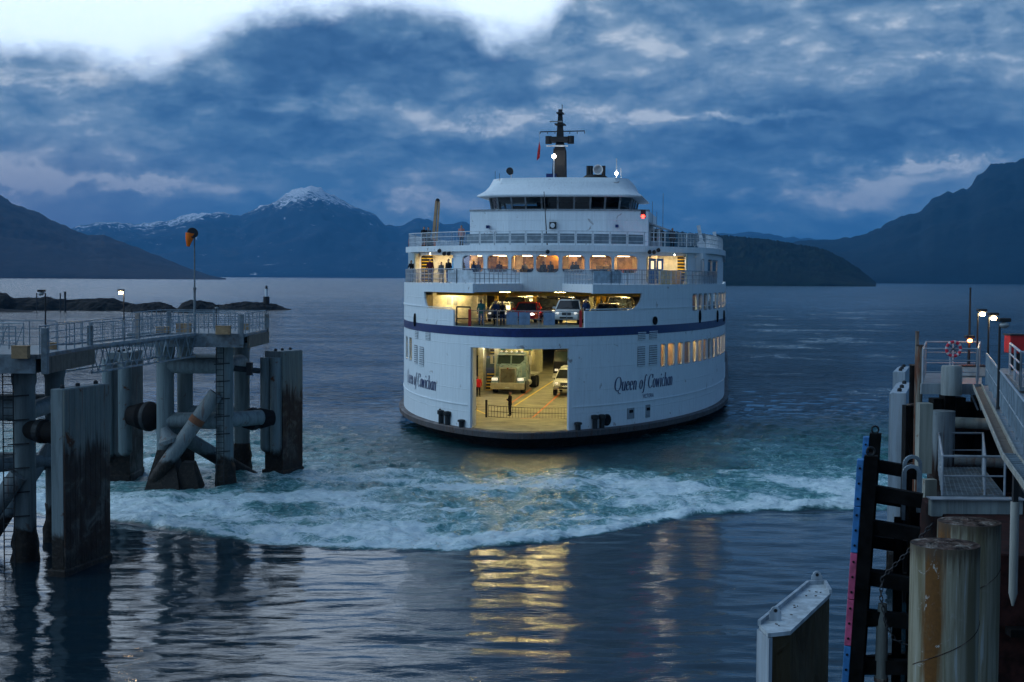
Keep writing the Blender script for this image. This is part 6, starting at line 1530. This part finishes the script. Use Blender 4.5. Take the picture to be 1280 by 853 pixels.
for s_ in (-1, 1):
    mk('fender', MB().sprism([(-.02,.75),(0,1.15),(.35,1.35),(1.1,1.35),(1.45,1.1),(1.5,.8),(1.3,.7),(1.15,1.0),(.8,1.1),(.5,1.05),(.3,.8)], s_*.68 if s_ > 0 else -1.2, 1.2 if s_ > 0 else -.68), M_tb, mo, bev=.03)
    mk('headlight', MB().cbox((s_*.93, -.05, 1.22), (.42,.12,.22)), M_head, mo, bev=.02)
    mk('mirror', MB().cbox((s_*1.42, 1.75, 2.75), (.2,.1,.75)), M_chr2, mo); mk('mirror_arm', MB().tube((s_*1.05,1.9,3.1),(s_*1.45,1.75,3.1),.025,5).tube((s_*1.05,1.9,2.4),(s_*1.45,1.75,2.4),.025,5), M_chr2, mo)
    mk('exhaust_stack', MB().tube((s_*1.15, 3.35, 1.0), (s_*1.15, 3.35, 3.9), .09, 10), M_chrome, mo, smooth=50)
    wheel(mo, s_*1.0, .85, .5, .3)
    for yy in (6.9, 8.1): wheel(mo, s_*.98, yy, .5, .5)
    mk('front_fuel_tank', MB().tube((s_*1.0, 2.3, .75), (s_*1.0, 3.6, .75), .3, 14), M_chr2, mo, smooth=50)
mk('cab', MB().loft([[(-1.1, 1.7, .95), (1.1, 1.7, .95), (1.1, 3.2, .95), (-1.1, 3.2, .95)], [(-1.1, 1.65, 2.3), (1.1, 1.65, 2.3), (1.1, 3.2, 2.3), (-1.1, 3.2, 2.3)], [(-1.0, 1.9, 3.2), (1.0, 1.9, 3.2), (1.0, 3.2, 3.2), (-1.0, 3.2, 3.2)], [(-.9, 2.1, 3.35), (.9, 2.1, 3.35), (.9, 3.1, 3.35), (-.9, 3.1, 3.35)]]), M_tb, mo, bev=.04)
for s_ in (-1, 1): mk('windscreen', MB().add([(s_*.05, 1.66, 2.38), (s_*1.0, 1.68, 2.38), (s_*.93, 1.86, 3.08), (s_*.05, 1.86, 3.1)], [(0,1,2,3)]), pm('truck_glass', (.03,.05,.05), .1), mo, solid=.02)
mk('sun_visor', MB().beam((-1.0, 1.72, 3.2), (1.0, 1.72, 3.2), .3, .05), M_railw, mo)
for x in (-.75, -.38, 0, .38, .75): mk('marker_lamp', MB().ball((x, 2.0, 3.42), .07, 8), M_head, mo)
for s_ in (-1, 1): mk('air_horn', MB().tube((s_*.55, 1.9, 3.45), (s_*.55, 2.7, 3.45), .09, 10, .03), M_chrome, mo)
for s_ in (-1, 1): mk('water_tank', MB().tube((s_*1.0-.3, 3.5, 3.75), (s_*1.0+.3, 3.5, 3.75), .34, 14), pm('teal_tank', (.08,.24,.27), .4), mo, smooth=50)
mk('chassis', MB().box((-.45, 2, .75), (.45, 9.2, 1.05)), M_dark, mo)
mk('side_apron', MB().box((-1.2, 5.9, 1.1), (1.2, 9.3, 1.25)), M_chr2, mo)
Md = Matrix.Translation((.0, 4.0, 2.35)) @ Matrix.Rotation(R(-90+13), 4, 'X') @ Matrix.Diagonal((1,1,1,1))
mk('drum', MB().lathe([(.6, 0), (1.05, .5), (1.22, 1.5), (1.2, 2.4), (.95, 3.6), (.55, 5.0), (.5, 5.2)], 28, Md), M_drum, mo, smooth=True)
m = MB(); pts = []
for i in range(60):
    t_ = i/59; zz = .5+4.3*t_; rr_ = np.interp(zz, [0,.5,1.5,2.4,3.6,5.0], [.6,1.05,1.22,1.2,.95,.55])+.01; a = t_*14; pts.append(Md @ V((rr_*math.cos(a), rr_*math.sin(a), zz)))
mk('drum_band', m.path(pts, .03, 5), M_chr2, mo)
mk('hopper', MB().loft([[(-.3,9.0,3.0),(.3,9.0,3.0),(.3,9.4,3.0),(-.3,9.4,3.0)],[(-.6,8.6,3.8),(.6,8.6,3.8),(.6,9.6,3.8),(-.6,9.6,3.8)]]), M_chr2, mo)
mk('front_pedestal', MB().box((-.8, 3.4, 1.1), (.8, 3.9, 3.2)), M_dark, mo)
mo.scale = (1.22, 1.12, 1.04)
# dark lorry behind and on the left
def lorry(label, x, y, paint, w=1.25, H=3.9):
    o = thing('lorry', label, 'lorry', LF(x, y, 1.236), RZF)
    mk('cab', MB().loft([[(-w, 0, .6), (w, 0, .6), (w, 2, .6), (-w, 2, .6)], [(-w, 0, 1.9), (w, 0, 1.9), (w, 2, 1.9), (-w, 2, 1.9)], [(-w*.93, .25, 3.0), (w*.93, .25, 3.0), (w*.93, 2, 3.0), (-w*.93, 2, 3.0)]]), paint, o, bev=.05)
    mk('windscreen', MB().add([(-w*.88, .0, 1.98), (w*.88, .0, 1.98), (w*.82, .2, 2.85), (-w*.82, .2, 2.85)], [(0,1,2,3)]), pm('truck_glass', (.03,.05,.05), .1), o, solid=.02)
    mk('cargo_box', MB().box((-w, 2.2, 1.1), (w, 9, H)), paint, o, bev=.04); mk('chassis', MB().box((-.5, .3, .5), (.5, 9, 1.0)), M_dark, o)
    mk('bumper', MB().box((-w, -.12, .4), (w, .05, .75)), M_chr2, o, bev=.03)
    for s_ in (-1, 1):
        mk('headlight', MB().cbox((s_*w*.75, -.04, 1.1), (.3,.08,.2)), M_head, o)
        for yy in (1.1, 7.6): wheel(o, s_*(w-.15), yy, .48, .3)
    rb_ = MB()
    for k in range(8): rb_.box((-w-.03, 2.5+k*.8, 1.2), (w+.03, 2.56+k*.8, H-.1))
    mk('box_ribs', rb_, paint, o)
lorry('dark blue box lorry standing left of the mixer truck', mx.x-2.75, mx.y+4.5, P('dkblue', (.025,.04,.10)))
lorry('black slatted lorry behind the mixer drum', mx.x+3.3, mx.y+16, P('black', (.02,.02,.025)), H=4.3)

# ================================================================== PEOPLE
def skin(name, verts, edges, radii, sub_=1):
    me = bpy.data.meshes.new(name); me.from_pydata(verts, edges, []); me.update(); o = bpy.data.objects.new(name, me); COL.objects.link(o)
    md = o.modifiers.new('s', 'SKIN'); md.use_smooth_shade = True
    for i, r in enumerate(radii): me.skin_vertices[0].data[i].radius = (r if isinstance(r, tuple) else (r, r)); me.skin_vertices[0].data[i].use_root = (i == 0)
    sb = o.modifiers.new('d', 'SUBSURF'); sb.levels = sub_; sb.render_levels = sub_
    dg = bpy.context.evaluated_depsgraph_get(); out = bpy.data.meshes.new_from_object(o.evaluated_get(dg)); bpy.data.objects.remove(o); out.name = name
    return out
def pose_joints(pose):
    J = {'pel': (0,0,.95), 'sp': (0,0,1.15), 'ch': (0,.0,1.36), 'nk': (0,0,1.50), 'hb': (0,-.01,1.57), 'ht': (0,-.01,1.68), 'ns': (0,-.1,1.61)}
    for s_, n in ((-1,'l'),(1,'r')):
        J['hip'+n] = (s_*.09,0,.9); J['kn'+n] = (s_*.10,-.02,.5); J['an'+n] = (s_*.11,.02,.09); J['to'+n] = (s_*.12,-.14,.04)
        J['sh'+n] = (s_*.18,0,1.42); J['el'+n] = (s_*.24,.02,1.14); J['wr'+n] = (s_*.25,-.06,.90); J['ha'+n] = (s_*.25,-.09,.82)
    if pose == 'lean':       # forearms on a rail
        for s_, n in ((-1,'l'),(1,'r')): J['el'+n] = (s_*.24,-.12,1.17); J['wr'+n] = (s_*.16,-.34,1.10); J['ha'+n] = (s_*.13,-.42,1.09)
        for k in ('ch','nk','hb','ht','ns'): x,y,z = J[k]; J[k] = (x, y-.08*(z-.95)/.5, z-.02)
    if pose == 'fold':       # one hand raised to the chest
        J['ell'] = (-.25,-.05,1.15); J['wrl'] = (-.08,-.25,1.22); J['hal'] = (-.01,-.27,1.25); J['elr'] = (.25,-.03,1.14); J['wrr'] = (.10,-.22,1.12); J['har'] = (.03,-.25,1.13)
    if pose == 'walk':
        J['knl'] = (-.1,-.16,.52); J['anl'] = (-.1,-.16,.1); J['tol'] = (-.1,-.32,.05); J['knr'] = (.1,.06,.5); J['anr'] = (.1,.24,.14); J['tor'] = (.1,.12,.04)
    if pose == 'sit':
        for n, s_ in (('l',-1),('r',1)):
            J['kn'+n] = (s_*.12,-.42,.92); J['an'+n] = (s_*.12,-.44,.5); J['to'+n] = (s_*.12,-.58,.46); J['wr'+n] = (s_*.14,-.32,1.0); J['ha'+n] = (s_*.12,-.4,1.0)
    return J
def build_person(pose):
    J = pose_joints(pose)
    def sk(name, chain_, rad, sub_=1):
        names = []; edges = []
        for a, b in chain_:
            for q in (a, b):
                if q not in names: names.append(q)
            edges.append((names.index(a), names.index(b)))
        return skin(name, [J[n] for n in names], edges, [rad[n[:-1] if n[:-1] in rad and n not in rad else n] for n in names], sub_)
    rad = {'pel': (.14,.10), 'sp': (.13,.095), 'ch': (.16,.11), 'nk': .055, 'hb': (.075,.085), 'ht': (.075,.09), 'ns': .018, 'hip': .085, 'kn': .055, 'an': .04, 'to': .035, 'sh': .055, 'el': .042, 'wr': .03, 'ha': (.035,.02)}
    core = [('pel','sp'),('sp','ch'),('ch','nk'),('nk','hb')]
    arms = [c for n in 'lr' for c in (('ch','sh'+n),('sh'+n,'el'+n),('el'+n,'wr'+n),('wr'+n,'ha'+n))]
    legs = [c for n in 'lr' for c in (('pel','hip'+n),('hip'+n,'kn'+n),('kn'+n,'an'+n),('an'+n,'to'+n))]
    body = sk('person', core+arms+legs, rad)
    # fingers appended to the body mesh
    bm = bmesh.new(); bm.from_mesh(body)
    for n, s_ in (('l',-1),('r',1)):
        w_ = V(J['wr'+n]); h_ = V(J['ha'+n]); d = (h_-w_).normalized(); sd = d.cross(V((0,1,0) if abs(d.y) < .8 else (0,0,1))).normalized(); dn = sd.cross(d)
        mb = MB()
        for k in range(4):
            b0 = h_+sd*(k-1.5)*.02; l_ = (.055,.065,.062,.048)[k]; m1 = b0+d*l_*.6; mb.tube(b0-d*.01, m1, .0095, 5, .0085); mb.tube(m1, m1+d*l_*.35-dn*l_*.3*s_, .0085, 5, .006)
        t0 = w_+(h_-w_)*.35+sd*.03*s_; t1 = t0+(d*.6+sd*.8*s_).normalized()*.04; mb.tube(t0, t1, .011, 5, .010); mb.tube(t1, t1+d*.03, .010, 5, .007)
        tmp = bpy.data.meshes.new('t'); tmp.from_pydata([tuple(v) for v in mb.v], [], mb.f); bm.from_mesh(tmp); bpy.data.meshes.remove(tmp)
    hc = V(((J['hb'][0]+J['ht'][0])/2, (J['hb'][1]+J['ht'][1])/2, (J['hb'][2]+J['ht'][2])/2+.005))
    hd = MB(); pr = []
    for k in range(13):
        a = math.pi*k/12; pr.append((max(.002, math.sin(a)*(1-.12*math.cos(a)*-1*(a < 1.2))), -math.cos(a)))
    hd.lathe(pr, 16, Matrix.Translation(hc) @ Matrix.Diagonal((.076, .096, .118, 1)))
    hd.loft([[hc+V((-.012,-.088,.02)), hc+V((.012,-.088,.02)), hc+V((.010,-.09,.0)), hc+V((-.010,-.09,.0))], [hc+V((-.017,-.09,-.028)), hc+V((.017,-.09,-.028)), hc+V((.012,-.115,-.022)), hc+V((-.012,-.115,-.022))]])
    for s_ in (-1, 1): hd.ball(hc+V((s_*.078, .005, -.005)), .026, 8, (.35, .8, 1.2))
    tmp = bpy.data.meshes.new('t'); tmp.from_pydata([tuple(v) for v in hd.v], [], hd.f); bm.from_mesh(tmp); bpy.data.meshes.remove(tmp)
    bm.to_mesh(body); bm.free()
    for p_ in body.polygons: p_.use_smooth = True
    def mesh_of(nm, mb):
        me_ = bpy.data.meshes.new(nm); me_.from_pydata([tuple(v) for v in mb.v], [], mb.f); me_.update()
        bm_ = bmesh.new(); bm_.from_mesh(me_); bmesh.ops.recalc_face_normals(bm_, faces=bm_.faces); bm_.to_mesh(me_); bm_.free()
        for p_ in me_.polygons: p_.use_smooth = True
        return me_
    def oval(c, rx, ry, z, n=14): return [V((c[0]+rx*math.cos(2*math.pi*k/n), c[1]+ry*math.sin(2*math.pi*k/n), z)) for k in range(n)]
    P0, P1, P2, P3 = V(J['pel']), V(J['sp']), V(J['ch']), V(J['nk'])
    jk = MB().loft([oval(P0, .185, .135, .80), oval(P0, .180, .13, .93), oval(P1, .160, .115, 1.10), oval((P1+P2)/2, .175, .125, 1.22), oval(P2, .200, .13, P2.z), oval(P2, .195, .115, P2.z+.07), oval(P3, .085, .07, P3.z-.01), oval(P3, .06, .06, P3.z+.035)])
    for n in 'lr':
        a_, b_, c_ = V(J['sh'+n]), V(J['el'+n]), V(J['wr'+n]); jk.ball(a_, .068, 10); jk.tube(a_, b_, .062, 10, .05); jk.ball(b_, .051, 10); jk.tube(b_, c_+(c_-b_)*-.05, .05, 10, .037)
    jacket = mesh_of('jacket', jk)
    tr = MB().loft([oval(P0, .14, .11, .80), oval(P0, .168, .125, .88), oval(P0, .162, .12, 1.0)])
    for n in 'lr':
        a_, b_, c_ = V(J['hip'+n]), V(J['kn'+n]), V(J['an'+n]); tr.ball(a_, .095, 10); tr.tube(a_, b_, .095, 12, .068); tr.ball(b_, .068, 10); tr.tube(b_, c_, .068, 12, .055)
    trousers = mesh_of('trousers', tr)
    ha = MB(); pr = [(.002, 1.0), (.35, .94), (.68, .74), (.9, .45), (1.0, .1), (.97, -.18), (.80, -.42)]
    ha.lathe([(r_, z_) for r_, z_ in reversed(pr)], 14, Matrix.Translation(hc+V((0,.016,.012))) @ Matrix.Rotation(R(-16), 4, 'X') @ Matrix.Diagonal((.083, .098, .122, 1)))
    hair = mesh_of('hair', ha)
    shm = MB()
    for n in 'lr':
        a = V(J['an'+n]); t_ = V(J['to'+n]); shm.tube(a-V((0,0,.03)), t_+V((0,0,.005)), .052, 8, .045)
    sm = bpy.data.meshes.new('shoes'); sm.from_pydata([tuple(v) for v in shm.v], [], shm.f)
    # eyes and mouth
    fc2 = MB(); hx, hy, hz2 = J['ht']; ez = (J['hb'][2]+J['ht'][2])/2+.02
    for s_ in (-1, 1): fc2.ball(hc+V((s_*.029,-.086,.012)), .010, 6)
    fc2.box(hc+V((-.022,-.092,-.058)), hc+V((.022,-.080,-.050)))
    fm_ = bpy.data.meshes.new('face'); fm_.from_pydata([tuple(v) for v in fc2.v], [], fc2.f)
    return dict(body=body, jacket=jacket, trousers=trousers, hair=hair, shoes=sm, face=fm_)
POSES = {}
M_skin = pm('skin', (.42,.24,.16), .5, var=.05); M_shoe = pm('shoe_leather', (.02,.018,.016), .5)
def cloth(n, c): return pm('cloth_'+n, c, .85, var=.12, scale=8)
def person(label, loc, rz, pose, jacket, trousers, hair=(.03,.02,.015), group='passengers and crew', h_=1.0, extra=None):
    if pose not in POSES: POSES[pose] = build_person(pose)
    D_ = POSES[pose]; o = bpy.data.objects.new('person', D_['body']); COL.objects.link(o); o.location = loc; o.rotation_euler = (0,0,rz); o.scale = (h_,)*3; tag(o, label, 'person', group)
    if pose == 'sit': pass
    for k, mt_ in (('jacket', cloth(*jacket)), ('trousers', cloth(*trousers)), ('hair', pm('hair_%d' % int(hair[0]*1000), hair, .7)), ('shoes', M_shoe), ('face', M_dark)):
        c = bpy.data.objects.new(k, D_[k]); COL.objects.link(c); c.parent = o
        if not D_[k].materials: D_[k].materials.append(None)
        c.material_slots[0].link = 'OBJECT'; c.material_slots[0].material = mt_
    if not D_['body'].materials: D_['body'].materials.append(M_skin)
    return o
def at_deck(px, py, z):
    p = dk(px, py, z); return LF(p.x, p.y, z)
BLK = ('black', (.015,.015,.018)); NVY = ('navy', (.02,.04,.10)); GRY = ('grey', (.10,.11,.12)); RED = ('red', (.55,.02,.03)); GRN = ('green', (.05,.22,.20)); MRN = ('maroon', (.10,.02,.03)); BLU = ('blue', (.06,.14,.30)); TAN = ('tan', (.30,.24,.17)); PNK = ('salmon', (.5,.22,.18))
p = dk(637.5, 520); person('bald crew member in dark uniform standing behind the bow net, centre of the open door', LF(p.x, p.y, 1.236), RZF+R(-60), 'fold', BLK, BLK, (.35,.22,.16), 'crew at the bow door')
p = dk(598, 496); person('crew member in a red jacket by the inner stairs on the main car deck', LF(p.x, p.y, 1.236), RZF+R(15), 'stand', RED, BLK, group='crew at the bow door')
p = dk(591.2, 526); person('person in black half hidden by the left edge of the bow door', LF(p.x, p.y, 1.236), RZF+R(50), 'stand', BLK, BLK, group='crew at the bow door')
UP = 'passengers at the upper deck bow gate'
def up(px, s_, lab, pose, jk, tr, rz=0, hair=(.03,.02,.015), h_=1.0):
    x = fl(px, 390, s_).x; person(lab, LF(x, s_, ZU), RZF+rz, pose, jk, tr, hair, UP, h_)
up(601.5, 5.2, 'person with green top and hood at the left end of the bow gate', 'stand', GRN, BLU, R(10), (.05,.25,.22), 1.02)
up(620, 5.0, 'person in a dark blue jacket, left of the pair by the gate', 'lean', NVY, BLK, R(-10)); up(628, 5.2, 'person in black, right of the pair by the gate', 'lean', BLK, NVY, R(8), h_=.98)
up(733, 6.0, 'person with a pale cap behind the right bulwark of the upper deck', 'lean', NVY, BLK, R(-15), (.6,.6,.62), 1.08)
PR = 'passengers on the promenade by the left alcove'
def prm(px, s_, lab, pose, jk, tr, rz=0, z=ZP, grp=PR, h_=1.0, hair=(.03,.02,.015)):
    x = fl(px, 340, s_).x; person(lab, LF(x, s_, z), RZF+rz, pose, jk, tr, hair, grp, h_)
prm(514.5, 18.4, 'person in black standing alone at the far left end of the promenade', 'lean', BLK, BLK, R(-10))
prm(537.5, 15.5, 'person in a maroon coat standing at the promenade rail', 'stand', MRN, GRY, R(20), h_=1.04); prm(551.5, 15.0, 'shorter person in pale trousers between the maroon and the black coats', 'stand', GRY, TAN, R(-15), h_=.9); prm(560.5, 14.2, 'person in a black jacket near the blue door', 'stand', BLK, BLU, R(-25), h_=1.03)
TG = 'passengers on the top deck'
prm(530, 24, 'person in dark clothes leaning on the top deck rail beside the crane', 'lean', BLK, BLK, R(5), ZT, TG); prm(535.5, 25, 'second person by the crane, in grey', 'lean', GRY, BLK, 0, ZT, TG); prm(576.5, 21, 'person in a salmon top on the top deck left of the bridge', 'stand', PNK, BLK, 0, ZT, TG)
prm(840, 27, 'person in a blue jacket on the top deck right of the bridge', 'stand', NVY, BLK, R(10), ZT, TG)
LG = 'passengers inside the lounge'
for px, s_, pose, jk, lb in ((592,15.2,'stand',BLU,'person in blue behind the first lounge window from the left'), (598,15.6,'stand',BLK,'dark figure at the right of the first lounge window'), (624,15.6,'stand',MRN,'figure in maroon behind the second lounge window'), (656,17,'stand',GRY,'figure in grey standing behind the third lounge window'), (679,14.4,'stand',BLK,'left one of two dark figures in the middle lounge window'), (688,14.3,'stand',BLK,'right one of two dark figures in the middle lounge window'), (720,14.4,'stand',BLK,'dark figure behind the fifth lounge window'), (716,16,'stand',NVY,'figure in navy behind the fifth lounge window'), (757,18,'stand',TAN,'figure in tan behind the sixth lounge window')):
    x = fl(px, 330, s_).x; s2 = max(s_, FY(x)+1.05); x = fl(px, 330, s2).x
    person(lb, LF(x, s2, 10.88), RZF+R(random.uniform(-40,40)), pose, jk, BLK, group=LG, h_=.96)
